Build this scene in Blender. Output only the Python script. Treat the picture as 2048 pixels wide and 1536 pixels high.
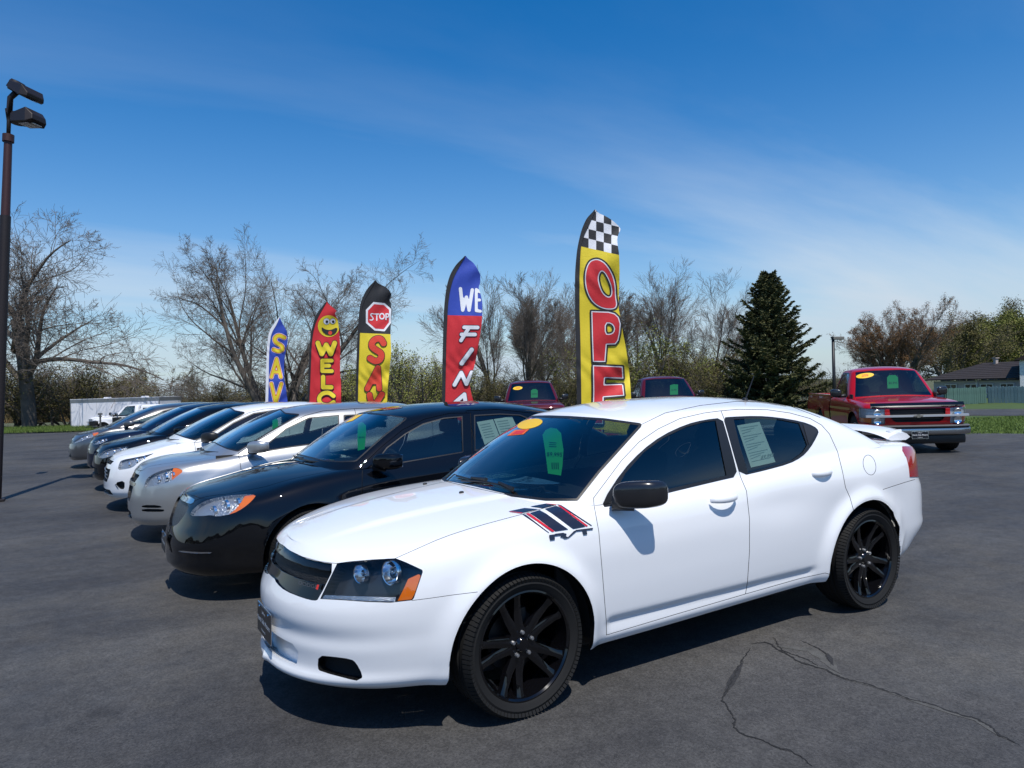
import bpy, bmesh, math, random
import numpy as np
from mathutils import Vector, Matrix, Quaternion
sc = bpy.context.scene
for o in list(bpy.data.objects): bpy.data.objects.remove(o)
# ------------------------------------------------------------------ camera, sky, sun
COL = bpy.data.collections.new('car_lot'); sc.collection.children.link(COL)
CF, CC = 1420.61, np.array([1.78368, 3.79044, 1.57570])
YAW, PIT, ROL = math.radians(238.8396), math.radians(.28021), math.radians(-1.74407)
cf = np.array([math.cos(PIT)*math.cos(YAW), math.cos(PIT)*math.sin(YAW), math.sin(PIT)])
_r = np.array([math.sin(YAW), -math.cos(YAW), 0.]); _u = np.cross(_r, cf)
cr = math.cos(ROL)*_r+math.sin(ROL)*_u; cu = -math.sin(ROL)*_r+math.cos(ROL)*_u
cam = bpy.data.cameras.new('camera'); camo = bpy.data.objects.new('camera', cam); COL.objects.link(camo)
cam.sensor_width = 36; cam.lens = 36*CF/2048; cam.clip_end = 6000; cam.clip_start = .05
camo.matrix_world = Matrix(((cr[0], cu[0], -cf[0], CC[0]), (cr[1], cu[1], -cf[1], CC[1]), (cr[2], cu[2], -cf[2], CC[2]), (0, 0, 0, 1)))
sc.camera = camo
# true vertical seen by the level camera (the lot itself slopes a little)
UP = Vector(cu*math.cos(math.radians(2.9))+cf*math.sin(math.radians(2.9))).normalized()
TILT = Vector((0, 0, 1)).rotation_difference(UP)
LIGHT = Vector((-.10, -.50, -1.0)).normalized()
sun = bpy.data.lights.new('sun', 'SUN'); sun.energy = 5.0; sun.angle = math.radians(.53); sun.color = (1, .955, .88)
suno = bpy.data.objects.new('sun', sun); COL.objects.link(suno); suno.rotation_mode = 'QUATERNION'
suno.rotation_quaternion = Vector((0, 0, -1)).rotation_difference(LIGHT)
w = bpy.data.worlds.new('World'); sc.world = w; w.use_nodes = True
wn, wl = w.node_tree.nodes, w.node_tree.links
for n in list(wn): wn.remove(n)
sky = wn.new('ShaderNodeTexSky'); sky.sky_type = 'NISHITA'; sky.sun_disc = False
sky.sun_elevation = math.asin(-LIGHT.z); sky.sun_rotation = math.atan2(-LIGHT.x, -LIGHT.y)
sky.altitude = 200; sky.air_density = 1.0; sky.dust_density = .35; sky.ozone_density = 2.6
bg = wn.new('ShaderNodeBackground'); bg.inputs[1].default_value = .10
wo = wn.new('ShaderNodeOutputWorld')
# thin high cloud: stretched noise on the view direction, everywhere in the sky
CLX, CLY, CLW = 2.0, 1.1, 22.2
tc = wn.new('ShaderNodeTexCoord'); sep = wn.new('ShaderNodeSeparateXYZ'); wl.new(tc.outputs['Generated'], sep.inputs[0])
def wm(op, a, b=None, c=None):
    n = wn.new('ShaderNodeMath'); n.operation = op
    for i, v in enumerate((a, b, c)):
        if v is None: continue
        if isinstance(v, (int, float)): n.inputs[i].default_value = v
        else: wl.new(v, n.inputs[i])
    return n.outputs[0]
zz = wm('MAXIMUM', sep.outputs[2], .0); den = wm('ADD', zz, .12)
cmb = wn.new('ShaderNodeCombineXYZ')
wl.new(wm('DIVIDE', sep.outputs[0], den), cmb.inputs[0]); wl.new(wm('DIVIDE', sep.outputs[1], den), cmb.inputs[1])
mp = wn.new('ShaderNodeMapping'); wl.new(cmb.outputs[0], mp.inputs[0])
mp.inputs['Rotation'].default_value = (0, 0, math.radians(38)); mp.inputs['Scale'].default_value = (.32, 1.0, 1); mp.inputs['Location'].default_value = (CLX, CLY, 0)
nz = wn.new('ShaderNodeTexNoise'); nz.noise_dimensions = '4D'; nz.inputs['W'].default_value = CLW; wl.new(mp.outputs[0], nz.inputs['Vector']); nz.inputs['Scale'].default_value = .62; nz.inputs['Detail'].default_value = 9; nz.inputs['Roughness'].default_value = .56; nz.inputs['Distortion'].default_value = .5
cr_ = wn.new('ShaderNodeValToRGB'); wl.new(nz.outputs['Fac'], cr_.inputs[0])
cr_.color_ramp.elements[0].position = .43; cr_.color_ramp.elements[1].position = .72
cr_.color_ramp.elements[1].color = (.85, .85, .85, 1)
hz = wm('POWER', wm('SUBTRACT', 1.0, zz), 5.5)          # thin cloud is seen edge-on low in the sky
fac = wm('MULTIPLY', cr_.outputs[0], wm('ADD', wm('MULTIPLY', hz, 2.1), .02))
mx = wn.new('ShaderNodeMix'); mx.data_type = 'RGBA'; wl.new(fac, mx.inputs[0])
hs = wn.new('ShaderNodeHueSaturation'); hs.inputs['Hue'].default_value = .503; hs.inputs['Saturation'].default_value = 1.45; hs.inputs['Value'].default_value = 1.55
wl.new(sky.outputs[0], hs.inputs['Color']); wl.new(hs.outputs[0], mx.inputs[6]); mx.inputs[7].default_value = (8.2, 9.0, 9.8, 1)
hzf = wm('MULTIPLY', wm('POWER', wm('SUBTRACT', 1.0, zz), 6.5), .85); mh = wn.new('ShaderNodeMix'); mh.data_type = 'RGBA'; wl.new(hzf, mh.inputs[0]); wl.new(mx.outputs[2], mh.inputs[6]); mh.inputs[7].default_value = (4.7, 6.1, 7.6, 1)   # pale haze low down all round
wl.new(mh.outputs[2], bg.inputs[0]); wl.new(bg.outputs[0], wo.inputs[0])
sc.view_settings.view_transform = 'Standard'; sc.view_settings.look = 'None'; sc.view_settings.exposure = -.13; sc.view_settings.gamma = 1
sc.render.engine = 'CYCLES'
sc.cycles.max_bounces = 8; sc.cycles.transparent_max_bounces = 16

# ------------------------------------------------------------------ materials
MATS = {}
def mat(name, col, rough=.5, metal=0, coat=0, spec=.5, emit=None, bump=0, bscale=60, var=0, vscale=4, coatr=.03):
    if name in MATS: return MATS[name]
    m = bpy.data.materials.new(name); m.use_nodes = True; nt = m.node_tree; b = nt.nodes['Principled BSDF']
    b.inputs['Base Color'].default_value = (*col, 1); b.inputs['Roughness'].default_value = rough; b.inputs['Metallic'].default_value = metal
    b.inputs['Coat Weight'].default_value = coat; b.inputs['Coat Roughness'].default_value = coatr; b.inputs['Specular IOR Level'].default_value = spec
    if emit: b.inputs['Emission Color'].default_value = (*emit[:3], 1); b.inputs['Emission Strength'].default_value = emit[3]
    if bump or var:
        t = nt.nodes.new('ShaderNodeTexCoord')
    if bump:
        n = nt.nodes.new('ShaderNodeTexNoise'); n.inputs['Scale'].default_value = bscale; n.inputs['Detail'].default_value = 5
        bp = nt.nodes.new('ShaderNodeBump'); bp.inputs['Strength'].default_value = bump; bp.inputs['Distance'].default_value = .01
        nt.links.new(t.outputs['Object'], n.inputs['Vector']); nt.links.new(n.outputs['Fac'], bp.inputs['Height']); nt.links.new(bp.outputs[0], b.inputs['Normal'])
    if var:
        n = nt.nodes.new('ShaderNodeTexNoise'); n.inputs['Scale'].default_value = vscale; n.inputs['Detail'].default_value = 6
        r = nt.nodes.new('ShaderNodeValToRGB'); r.color_ramp.elements[0].position = .3; r.color_ramp.elements[1].position = .7
        r.color_ramp.elements[0].color = (*[c*(1-var) for c in col], 1); r.color_ramp.elements[1].color = (*[min(1, c*(1+var)) for c in col], 1)
        nt.links.new(t.outputs['Object'], n.inputs['Vector']); nt.links.new(n.outputs['Fac'], r.inputs[0]); nt.links.new(r.outputs[0], b.inputs['Base Color'])
    MATS[name] = m; return m
def flakes(name, col, rough=.35, metal=.7):
    m = mat(name, col, rough, metal, coat=1, coatr=.02)
    return m
def glass(name, tint, refl=1.0, rough=0.0, ior=1.5):
    if name in MATS: return MATS[name]
    m = bpy.data.materials.new(name); m.use_nodes = True; nt = m.node_tree
    for n in list(nt.nodes): nt.nodes.remove(n)
    o = nt.nodes.new('ShaderNodeOutputMaterial'); t = nt.nodes.new('ShaderNodeBsdfTransparent'); t.inputs[0].default_value = (*tint, 1)
    g = nt.nodes.new('ShaderNodeBsdfGlossy'); g.inputs['Roughness'].default_value = rough; g.inputs[0].default_value = (1, 1, 1, 1)
    ge = nt.nodes.new('ShaderNodeNewGeometry'); dt = nt.nodes.new('ShaderNodeVectorMath'); dt.operation = 'DOT_PRODUCT'; nt.links.new(ge.outputs['Normal'], dt.inputs[0]); nt.links.new(ge.outputs['Incoming'], dt.inputs[1])
    def ma(op, i, v):          # reflectance of a thin pane, the same from both sides
        n = nt.nodes.new('ShaderNodeMath'); n.operation = op
        for k_, q in enumerate((i, v)):
            if q is None: continue
            if isinstance(q, (int, float)): n.inputs[k_].default_value = q
            else: nt.links.new(q, n.inputs[k_])
        return n.outputs[0]
    sch = ma('ADD', ma('MULTIPLY', ma('POWER', ma('SUBTRACT', 1.0, ma('ABSOLUTE', dt.outputs['Value'], None)), 5.0), .96), .04)
    mu = nt.nodes.new('ShaderNodeMath'); mu.operation = 'MULTIPLY'; mu.use_clamp = True; mu.inputs[1].default_value = refl; nt.links.new(sch, mu.inputs[0])
    x = nt.nodes.new('ShaderNodeMixShader'); nt.links.new(mu.outputs[0], x.inputs[0]); nt.links.new(t.outputs[0], x.inputs[1]); nt.links.new(g.outputs[0], x.inputs[2])
    nt.links.new(x.outputs[0], o.inputs[0]); MATS[name] = m; return m
BLK = mat('black_trim', (.012, .012, .013), .42, bump=.08, bscale=900)
GAP = mat('gap_dark', (.006, .006, .007), .8)
GLOSSBLK = mat('gloss_black', (.003, .003, .004), .2, coat=1, coatr=.05, spec=.05)
CHROME = mat('chrome', (.72, .73, .75), .08, 1)
SILVERP = mat('silver_part', (.55, .56, .58), .3, .9)
RUB = mat('tyre_rubber', (.010, .010, .010), .75, spec=.3, bump=.15, bscale=300)
INT = mat('interior_dark', (.022, .022, .024), .8)
INTG = mat('interior_grey', (.16, .16, .165), .85)
LENS = glass('lens_clear', (.93, .95, .97), 1.0)
AMBER = mat('amber_lens', (.72, .15, .007), .12, coat=1)
REDL = mat('red_lens', (.36, .006, .012), .12, coat=1)
GL = glass('window_glass', (.40, .48, .46), 2.0)
GLD = glass('window_glass_dark', (.13, .165, .16), 2.1)
GLF = glass('window_glass_front', (.26, .33, .33), 2.1)
GLW = glass('windshield_glass', (.34, .44, .45), 2.3)
TAG = mat('green_tag', (.045, .62, .13), .6); TAGD = mat('tag_print', (.015, .12, .035), .6)
PAPER = mat('paper', (.72, .83, .78), .7); PRINT = mat('print_grey', (.30, .36, .34), .7); PRINTD = mat('print_dark', (.05, .06, .06), .7)
STKY = mat('sticker_yellow', (.82, .50, .015), .4); STKO = mat('sticker_orange', (.75, .13, .012), .4); STKR = mat('sticker_red', (.62, .03, .02), .4)
WHT = mat('plain_white', (.8, .8, .8), .5)

# ------------------------------------------------------------------ object helpers
def link(o, parent=None):
    COL.objects.link(o)
    if parent is not None: o.parent = parent
    return o
def tag(o, label, cat, group=None, kind=None):
    if label: o['label'] = label
    if cat: o['category'] = cat
    if group: o['group'] = group
    if kind: o['kind'] = kind
    return o
def empty(name, loc=(0, 0, 0), rz=0, label=None, cat=None, group=None, tilt=False):
    o = bpy.data.objects.new(name, None); o.empty_display_size = .2; link(o)
    o.rotation_mode = 'QUATERNION'; q = Quaternion((0, 0, 1), rz)
    o.rotation_quaternion = (TILT @ q) if tilt else q
    o.location = loc; tag(o, label, cat, group); return o
class MB:
    """collects shapes and builds one mesh"""
    def __init__(s): s.v = []; s.f = []; s.m = []
    def add(s, vs, fs, mi=0):
        b = len(s.v); s.v += [tuple(map(float, p)) for p in vs]; s.f += [tuple(i+b for i in f) for f in fs]; s.m += [mi]*len(fs); return s
    def box(s, c, d, mi=0, rot=None, taper=1):
        x, y, z = [k/2 for k in d]; P = [Vector((i*x*(taper if k > 0 else 1), j*y*(taper if k > 0 else 1), k*z)) for i in (-1, 1) for j in (-1, 1) for k in (-1, 1)]
        if rot is not None: P = [rot @ p for p in P]
        return s.add([p+Vector(c) for p in P], [(0, 1, 3, 2), (4, 6, 7, 5), (0, 4, 5, 1), (2, 3, 7, 6), (0, 2, 6, 4), (1, 5, 7, 3)], mi)
    def tube(s, pts, rad, n=6, mi=0, cap=True):
        pts = [Vector(p) for p in pts]; rad = rad if hasattr(rad, '__len__') else [rad]*len(pts)
        rings = []; up = None
        for i, p in enumerate(pts):
            t = (pts[min(i+1, len(pts)-1)]-pts[max(i-1, 0)]).normalized()
            if up is None: up = t.orthogonal().normalized()
            up = (up-t*up.dot(t)).normalized(); b = t.cross(up)
            rings.append([p+(up*math.cos(a)+b*math.sin(a))*rad[i] for a in [2*math.pi*k/n for k in range(n)]])
        V = [q for r in rings for q in r]; F = []
        for i in range(len(pts)-1):
            for k in range(n): F.append((i*n+k, i*n+(k+1) % n, (i+1)*n+(k+1) % n, (i+1)*n+k))
        if cap: F += [tuple(range(n-1, -1, -1)), tuple((len(pts)-1)*n+k for k in range(n))]
        return s.add(V, F, mi)
    def lathe(s, prof, n=32, mi=0, axis='y', c=(0, 0, 0), closed=False):
        V = []; F = []
        for (r, h) in prof:
            for k in range(n):
                a = 2*math.pi*k/n
                p = (r*math.cos(a), h, r*math.sin(a)) if axis == 'y' else ((r*math.cos(a), r*math.sin(a), h) if axis == 'z' else (h, r*math.cos(a), r*math.sin(a)))
                V.append((p[0]+c[0], p[1]+c[1], p[2]+c[2]))
        m = len(prof)
        for i in range(m if closed else m-1):
            j = (i+1) % m
            for k in range(n): F.append((i*n+k, i*n+(k+1) % n, j*n+(k+1) % n, j*n+k))
        return s.add(V, F, mi)
    def prism(s, poly, off, mi=0):
        n = len(poly); off = Vector(off); V = [Vector(p) for p in poly]+[Vector(p)+off for p in poly]
        return s.add(V, [tuple(range(n-1, -1, -1)), tuple(range(n, 2*n))]+[(i, (i+1) % n, n+(i+1) % n, n+i) for i in range(n)], mi)
    def mesh(s, name):
        me = bpy.data.meshes.new(name); me.from_pydata(s.v, [], s.f)
        if any(s.m): me.polygons.foreach_set('material_index', s.m)
        me.update(); return me
    def build(s, name, mats, parent=None, smooth=False, bevel=0, recalc=True, auto=None):
        me = s.mesh(name)
        for m in (mats if isinstance(mats, (list, tuple)) else [mats]): me.materials.append(m)
        if recalc or bevel:
            bm = bmesh.new(); bm.from_mesh(me)
            bmesh.ops.remove_doubles(bm, verts=bm.verts, dist=1e-5)
            bmesh.ops.recalc_face_normals(bm, faces=bm.faces)
            if bevel:
                es = [e for e in bm.edges if len(e.link_faces) == 2 and e.calc_face_angle(0) > .6]
                bmesh.ops.bevel(bm, geom=es, offset=bevel, segments=2, profile=.6, affect='EDGES', clamp_overlap=True)
            bm.to_mesh(me); bm.free()
        if smooth:
            me.shade_smooth()
            if auto: me.set_sharp_from_angle(angle=auto)
        o = bpy.data.objects.new(name, me); link(o, parent); return o
def text_soup(txt, size, offset=0, spacing=1.0, res=4, shear=0):
    cu_ = bpy.data.curves.new('tmp_text', 'FONT'); cu_.body = txt; cu_.size = size; cu_.offset = offset; cu_.align_x = 'CENTER'; cu_.align_y = 'CENTER'
    cu_.space_character = spacing; cu_.resolution_u = res; cu_.shear = shear
    o = bpy.data.objects.new('tmp_text', cu_); COL.objects.link(o); dg = bpy.context.evaluated_depsgraph_get(); dg.update()
    me = bpy.data.meshes.new_from_object(o.evaluated_get(dg)); me.calc_loop_triangles()
    V = np.array([v.co[:] for v in me.vertices]) if len(me.vertices) else np.zeros((0, 3)); T = np.array([t.vertices[:] for t in me.loop_triangles])
    bpy.data.objects.remove(o); bpy.data.curves.remove(cu_); bpy.data.meshes.remove(me)
    return V, T
def text_obj(name, txt, size, mt, M, parent=None, offset=0, spacing=1.0, sx=1, sy=1, shear=0):
    V, T = text_soup(txt, size, offset, spacing, shear=shear); V = V*np.array([sx, sy, 1])
    me = bpy.data.meshes.new(name); me.from_pydata([tuple(M @ Vector(v)) for v in V], [], [tuple(map(int, t)) for t in T]); me.materials.append(mt)
    o = bpy.data.objects.new(name, me); return link(o, parent)
def frame(o, xdir, ydir):
    x = Vector(xdir).normalized(); y = Vector(ydir); y = (y-x*y.dot(x)).normalized(); z = x.cross(y)
    return Matrix(((x.x, y.x, z.x, o[0]), (x.y, y.y, z.y, o[1]), (x.z, y.z, z.z, o[2]), (0, 0, 0, 1)))

# ------------------------------------------------------------------ surface cutting kit: triangle soups (T,3,6) = position + normal
def tab(*pts):
    """smooth interpolation through a table (monotone cubic)"""
    xs = np.array([p[0] for p in pts], float); ys = np.array([p[1] for p in pts], float)
    if xs[0] > xs[-1]: xs, ys = xs[::-1], ys[::-1]
    h = np.diff(xs); d = np.diff(ys)/h; m = np.zeros(len(xs)); m[0], m[-1] = d[0], d[-1]
    for i in range(1, len(xs)-1):
        if d[i-1]*d[i] > 0: w1, w2 = 2*h[i]+h[i-1], h[i]+2*h[i-1]; m[i] = (w1+w2)/(w1/d[i-1]+w2/d[i])
    def f(x):
        x = np.clip(np.asarray(x, float), xs[0], xs[-1]); i = np.clip(np.searchsorted(xs, x)-1, 0, len(xs)-2)
        t = (x-xs[i])/h[i]
        return (1+2*t)*(1-t)**2*ys[i]+t*(1-t)**2*h[i]*m[i]+t*t*(3-2*t)*ys[i+1]+t*t*(t-1)*h[i]*m[i+1]
    return f
def chaikin(P, n=2):
    P = np.array(P, float)
    for _ in range(n):
        Q = np.roll(P, -1, 0); P = np.stack([.75*P+.25*Q, .25*P+.75*Q], 1).reshape(-1, 2)
    return P
def poly_sdf(Q, P):
    """signed distance of points Q (N,2) to polygon P (M,2), negative inside"""
    P = np.asarray(P, float); A = P; B = np.roll(P, -1, 0)
    out = np.full(len(Q), 1e9); ins = np.zeros(len(Q), bool)
    for a, b in zip(A, B):
        e = b-a; v = Q-a; t = np.clip((v@e)/(e@e+1e-12), 0, 1); d = v-t[:, None]*e
        out = np.minimum(out, (d*d).sum(1))
        c = (a[1] > Q[:, 1]) != (b[1] > Q[:, 1])
        with np.errstate(divide='ignore', invalid='ignore'):
            xi = a[0]+(Q[:, 1]-a[1])*(b[0]-a[0])/(b[1]-a[1])
        ins ^= c & (Q[:, 0] < xi)
    out = np.sqrt(out); return np.where(ins, -out, out)
def line_dist(Q, P):
    out = np.full(len(Q), 1e9); P = np.asarray(P, float)
    for a, b in zip(P[:-1], P[1:]):
        e = b-a; v = Q-a; t = np.clip((v@e)/(e@e+1e-12), 0, 1); d = v-t[:, None]*e; out = np.minimum(out, (d*d).sum(1))
    return np.sqrt(out)
def weld(P, q):
    k = np.round(P*q).astype(np.int64)+(1 << 20); k = (k[:, 0] << 42) | (k[:, 1] << 21) | k[:, 2]
    _, f, i = np.unique(k, return_index=True, return_inverse=True); return f, i.ravel()
def split4(S):
    a, b, c = S[:, 0], S[:, 1], S[:, 2]; ab, bc, ca = (a+b)/2, (b+c)/2, (c+a)/2
    return np.concatenate([np.stack(t, 1) for t in ((a, ab, ca), (ab, b, bc), (ca, bc, c), (ab, bc, ca))])
def clip(S, df, refine=1, near=0.0):
    """split a soup by df(points)->signed distance; returns inside, outside, boundary segments"""
    E = np.zeros((0, 3, 6))
    if len(S) == 0: return S, S, np.zeros((0, 2, 6))
    ev = lambda X: df(X[:, :, :3].reshape(-1, 3)).reshape(-1, 3)
    d = ev(S)
    for _ in range(refine):
        nr_ = near/2**_; mixm = (d.min(1) < nr_) & (d.max(1) >= -nr_)
        if not mixm.any(): break
        R = split4(S[mixm]); S = np.concatenate([S[~mixm], R]); d = np.concatenate([d[~mixm], ev(R)])
    s = d < 0; c = s.sum(1); ins = [S[c == 3]]; out = [S[c == 0]]; seg = []
    for k in (1, 2):
        m = c == k
        if not m.any(): continue
        X, D, sg = S[m], d[m], s[m]; lone = np.argmax(sg, 1) if k == 1 else np.argmin(sg, 1)
        ix = (lone[:, None]+np.arange(3)) % 3; r = np.arange(len(X))[:, None]; X = X[r, ix]; D = D[r, ix]
        t1 = (D[:, 0]/(D[:, 0]-D[:, 1]))[:, None]; t2 = (D[:, 0]/(D[:, 0]-D[:, 2]))[:, None]
        p = X[:, 0]+(X[:, 1]-X[:, 0])*t1; q = X[:, 0]+(X[:, 2]-X[:, 0])*t2
        L = np.stack([X[:, 0], p, q], 1); Q = np.concatenate([np.stack([p, X[:, 1], X[:, 2]], 1), np.stack([p, X[:, 2], q], 1)])
        (ins if k == 1 else out).append(L); (out if k == 1 else ins).append(Q); seg.append(np.stack([p, q], 1))
    return np.concatenate(ins), np.concatenate(out), (np.concatenate(seg) if seg else np.zeros((0, 2, 6)))
def pxproj(P, M=None):
    """photo pixel coordinates in which outlines of the surfaces were measured"""
    if M is not None: P = P@M[:3, :3].T+M[:3, 3]
    d = P-CC; w_ = np.maximum(d@cf, .05); return np.stack([1024+CF*(d@cr)/w_, 768-CF*(d@cu)/w_], 1)
def nrm(S):
    S = S.copy(); S[:, :, 3:] /= np.maximum(np.linalg.norm(S[:, :, 3:], axis=2, keepdims=True), 1e-9); return S
def offset(S, d): S = S.copy(); S[..., :3] += S[..., 3:]*d; return S
def walls(seg, d0, d1):
    """strip of wall along a cut edge, from depth d0 to d1 along the surface normal"""
    if len(seg) == 0: return np.zeros((0, 3, 6))
    a, b = seg[:, 0], seg[:, 1]; A0, B0, A1, B1 = [x.copy() for x in (a, b, a, b)]
    for X, d in ((A0, d0), (B0, d0), (A1, d1), (B1, d1)): X[:, :3] += X[:, 3:]*d
    n = np.cross(B0[:, :3]-A0[:, :3], A1[:, :3]-A0[:, :3]); n /= np.maximum(np.linalg.norm(n, axis=1, keepdims=True), 1e-9)
    for X in (A0, B0, A1, B1): X[:, 3:] = n
    return np.concatenate([np.stack([A0, B0, B1], 1), np.stack([A0, B1, A1], 1)])
def mirror(S):
    S = S[:, ::-1].copy(); S[:, :, 1] *= -1; S[:, :, 4] *= -1; return S
def both(S): return np.concatenate([S, mirror(S)])
def soup_obj(name, S, mt, parent=None, cn=True):
    """S: soup or list of (soup, material)"""
    L = S if isinstance(S, list) else [(S, mt)]
    L = [(nrm(s), m) for s, m in L if len(s)]
    if not L: return None
    A = np.concatenate([s for s, _ in L]); mi = np.concatenate([np.full(len(s), i) for i, (s, _) in enumerate(L)])
    P = A[:, :, :3].reshape(-1, 3); first, inv = weld(P, 20000); inv = inv.reshape(-1, 3)
    ok = (inv[:, 0] != inv[:, 1]) & (inv[:, 1] != inv[:, 2]) & (inv[:, 2] != inv[:, 0])
    inv, A, mi = inv[ok], A[ok], mi[ok]
    me = bpy.data.meshes.new(name); me.vertices.add(len(first)); me.vertices.foreach_set('co', P[first].ravel())
    me.loops.add(len(inv)*3); me.loops.foreach_set('vertex_index', inv.ravel().astype(np.int32))
    me.polygons.add(len(inv)); me.polygons.foreach_set('loop_start', (np.arange(len(inv))*3).astype(np.int32))
    me.polygons.foreach_set('material_index', mi.astype(np.int32))
    me.update(calc_edges=True); me.shade_smooth()
    if cn: me.normals_split_custom_set(A[:, :, 3:].reshape(-1, 3))
    for _, m in L: me.materials.append(m)
    o = bpy.data.objects.new(name, me); return link(o, parent)
# ------------------------------------------------------------------ car body generator
from mathutils.bvhtree import BVHTree
def body_surface(p):
    """half body (y>=0) as named triangle soups with shared smooth normals"""
    g = p.get
    nf, nr = g('nf', 2.1), g('nr', 3.6); x0f, x0r = p['x0f'], p['x0r']
    xf, xr, W, Wx, zb, zs, zc = [p[k] for k in ('xf', 'xr', 'W', 'Wx', 'zb', 'zs', 'zc')]
    q = g('res', 1.0)
    ff = np.radians(90*np.linspace(0, 1, int(54*q))**.92); fr = np.radians(90*np.linspace(1, 0, int(34*q)))
    sx = np.linspace(x0f, x0r, int(170*q))[1:-1]; H = np.linspace(0, 1, int(52*q)); H = H+.02*np.sin(2*np.pi*H)
    def cap(x0, xe, n, ph, h):
        c, s = np.cos(ph)**(2/n), np.sin(ph)**(2/n); c[np.abs(np.cos(ph)) < 1e-9] = 0
        x = x0+(xe(h)-x0)*c; xn = x0+(xe(.6)-x0)*c
        return x, W(h)*Wx(xn)*s, zb(xn)+(zs(xn)-zb(xn))*h
    A = np.zeros((len(ff)+len(sx)+len(fr), len(H), 3))
    for j, h in enumerate(H):
        a = cap(x0f, xf, nf, ff, h); b = cap(x0r, xr, nr, fr, h); z = zb(sx)+(zs(sx)-zb(sx))*h
        A[:, j, 0] = np.concatenate([a[0], sx, b[0]]); A[:, j, 1] = np.concatenate([a[1], W(h)*Wx(sx), b[1]]); A[:, j, 2] = np.concatenate([a[2], z, b[2]])
    S = A[:, -1]                                     # shoulder edge
    gx = p['gx']                                     # xB,x0B,xT,x0T, rear x0rB,xrB,x0rT,xrT
    xB, x0B, xT, x0T, x0rB, xrB, x0rT, xrT = gx
    pw = g('crown', 2.2)
    i0 = int(np.argmin(np.abs(S[:, 0]-x0B))); i1 = int(np.argmin(np.abs(S[:, 0]-x0rB))); x0B, x0rB = S[i0, 0], S[i1, 0]
    def top(idx, n=26):
        t = np.linspace(1, 0, n); P = np.zeros((len(idx), n, 3)); e = S[idx]
        P[:, :, 0] = e[:, None, 0]; P[:, :, 1] = e[:, None, 1]*t; c = np.maximum(zc(e[:, 0]), e[:, 2]+g('cmin', 0))
        P[:, :, 2] = e[:, None, 2]+(c-e[:, 2])[:, None]*(1-t**pw); return P
    hood = top(np.arange(0, i0+1)); deck = top(np.arange(i1, len(S)))
    def surf_z(x, y):
        ey = np.interp(-x, -S[:, 0], S[:, 1]); ez = np.interp(-x, -S[:, 0], S[:, 2]); t = np.clip(np.abs(y)/np.maximum(ey, .01), 0, 1)
        return ez+(np.maximum(zc(x), ez+g('cmin', 0))-ez)*(1-t**pw)
    nw, nw2 = g('nws', 3.0), g('nbl', 3.2)
    yT, zr, drop = p['yT'], p['zr'], g('drop', .06)
    fa = np.radians(np.linspace(0, 90, int(46*q))); fb = np.radians(np.linspace(90, 0, int(30*q)))
    def cp(x0, xe, b, n, ph):
        c, s = np.cos(ph)**(2/n), np.sin(ph)**(2/n); return x0+(xe-x0)*c, b*s
    bx, by = cp(x0B, xB, S[i0, 1], nw, fa); tx, ty = cp(x0T, xT, float(yT(x0T)), g('nwt', nw), fa)
    rx, ry = cp(x0rB, xrB, S[i1, 1], nw2, fb); rtx, rty = cp(x0rT, xrT, float(yT(x0rT)), nw2, fb)
    sx_, sy_, sz_ = S[i0+1:i1].T; k = (sx_-x0B)/(x0rB-x0B); mtx = x0T+(x0rT-x0T)*k
    B = np.concatenate([np.stack([bx, by, surf_z(bx, by)-.004], 1), np.stack([sx_, sy_, sz_], 1), np.stack([rx, ry, surf_z(rx, ry)-.004], 1)])
    B[len(fa)-1] = S[i0]; B[len(fa)+len(sx_)] = S[i1]
    TX = np.concatenate([tx, mtx, rtx]); TY = np.concatenate([ty, yT(mtx), rty])
    TZ = zr(TX)-drop*(TY/np.maximum(yT(np.clip(TX, x0rT, x0T)), .01))**2.4
    T = np.stack([TX, TY, TZ], 1)
    w_ = np.linspace(0, 1, int(40*q)); G = B[:, None]*(1-w_)[None, :, None]+T[:, None]*w_[None, :, None]
    sid = np.concatenate([np.sin(fa)**3, np.ones(len(sx_)), np.sin(fb)**3])
    bu = g('bulge', .022); fbul = g('wsbulge', .03)
    G[:, :, 1] += (sid*bu)[:, None]*np.sin(np.pi*w_)
    fr_ = np.concatenate([np.cos(fa), 0*sx_, 0*fb]); rr_ = np.concatenate([0*fa, 0*sx_, np.cos(fb)])
    G[:, :, 2] += ((fr_*fbul+rr_*g('blbulge', .03)))[:, None]*np.sin(np.pi*w_)
    tr = np.linspace(1, 0, int(20*q)+2); RF = np.zeros((len(T), len(tr), 3)); RF[:, :, 0] = TX[:, None]; RF[:, :, 1] = TY[:, None]*tr
    RF[:, :, 2] = TZ[:, None]+(zr(TX)-TZ)[:, None]*(1-tr**2.4)
    pats = [('lower', A), ('hood', hood), ('deck', deck), ('cabin', G), ('roof', RF)]
    V = []; F = []; R = []; o = 0
    for ri, (nm, P) in enumerate(pats):
        n, m = P.shape[:2]; ii, jj = np.meshgrid(np.arange(n-1), np.arange(m-1), indexing='ij'); a = (ii*m+jj).ravel()
        f = np.concatenate([np.stack([a, a+m, a+m+1], 1), np.stack([a, a+m+1, a+1], 1)]); X = P.reshape(-1, 3)
        nn = np.cross(X[f[:, 1]]-X[f[:, 0]], X[f[:, 2]]-X[f[:, 0]]); c = X[f].mean(1)-np.array([-1.3, 0, .55])
        if (nn*c).sum() < 0: f = f[:, ::-1]
        V.append(X); F.append(f+o); R.append(np.full(len(f), ri)); o += len(X)
    V = np.concatenate(V); F = np.concatenate(F); R = np.concatenate(R)
    fi, inv = weld(V, 5000)
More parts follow.
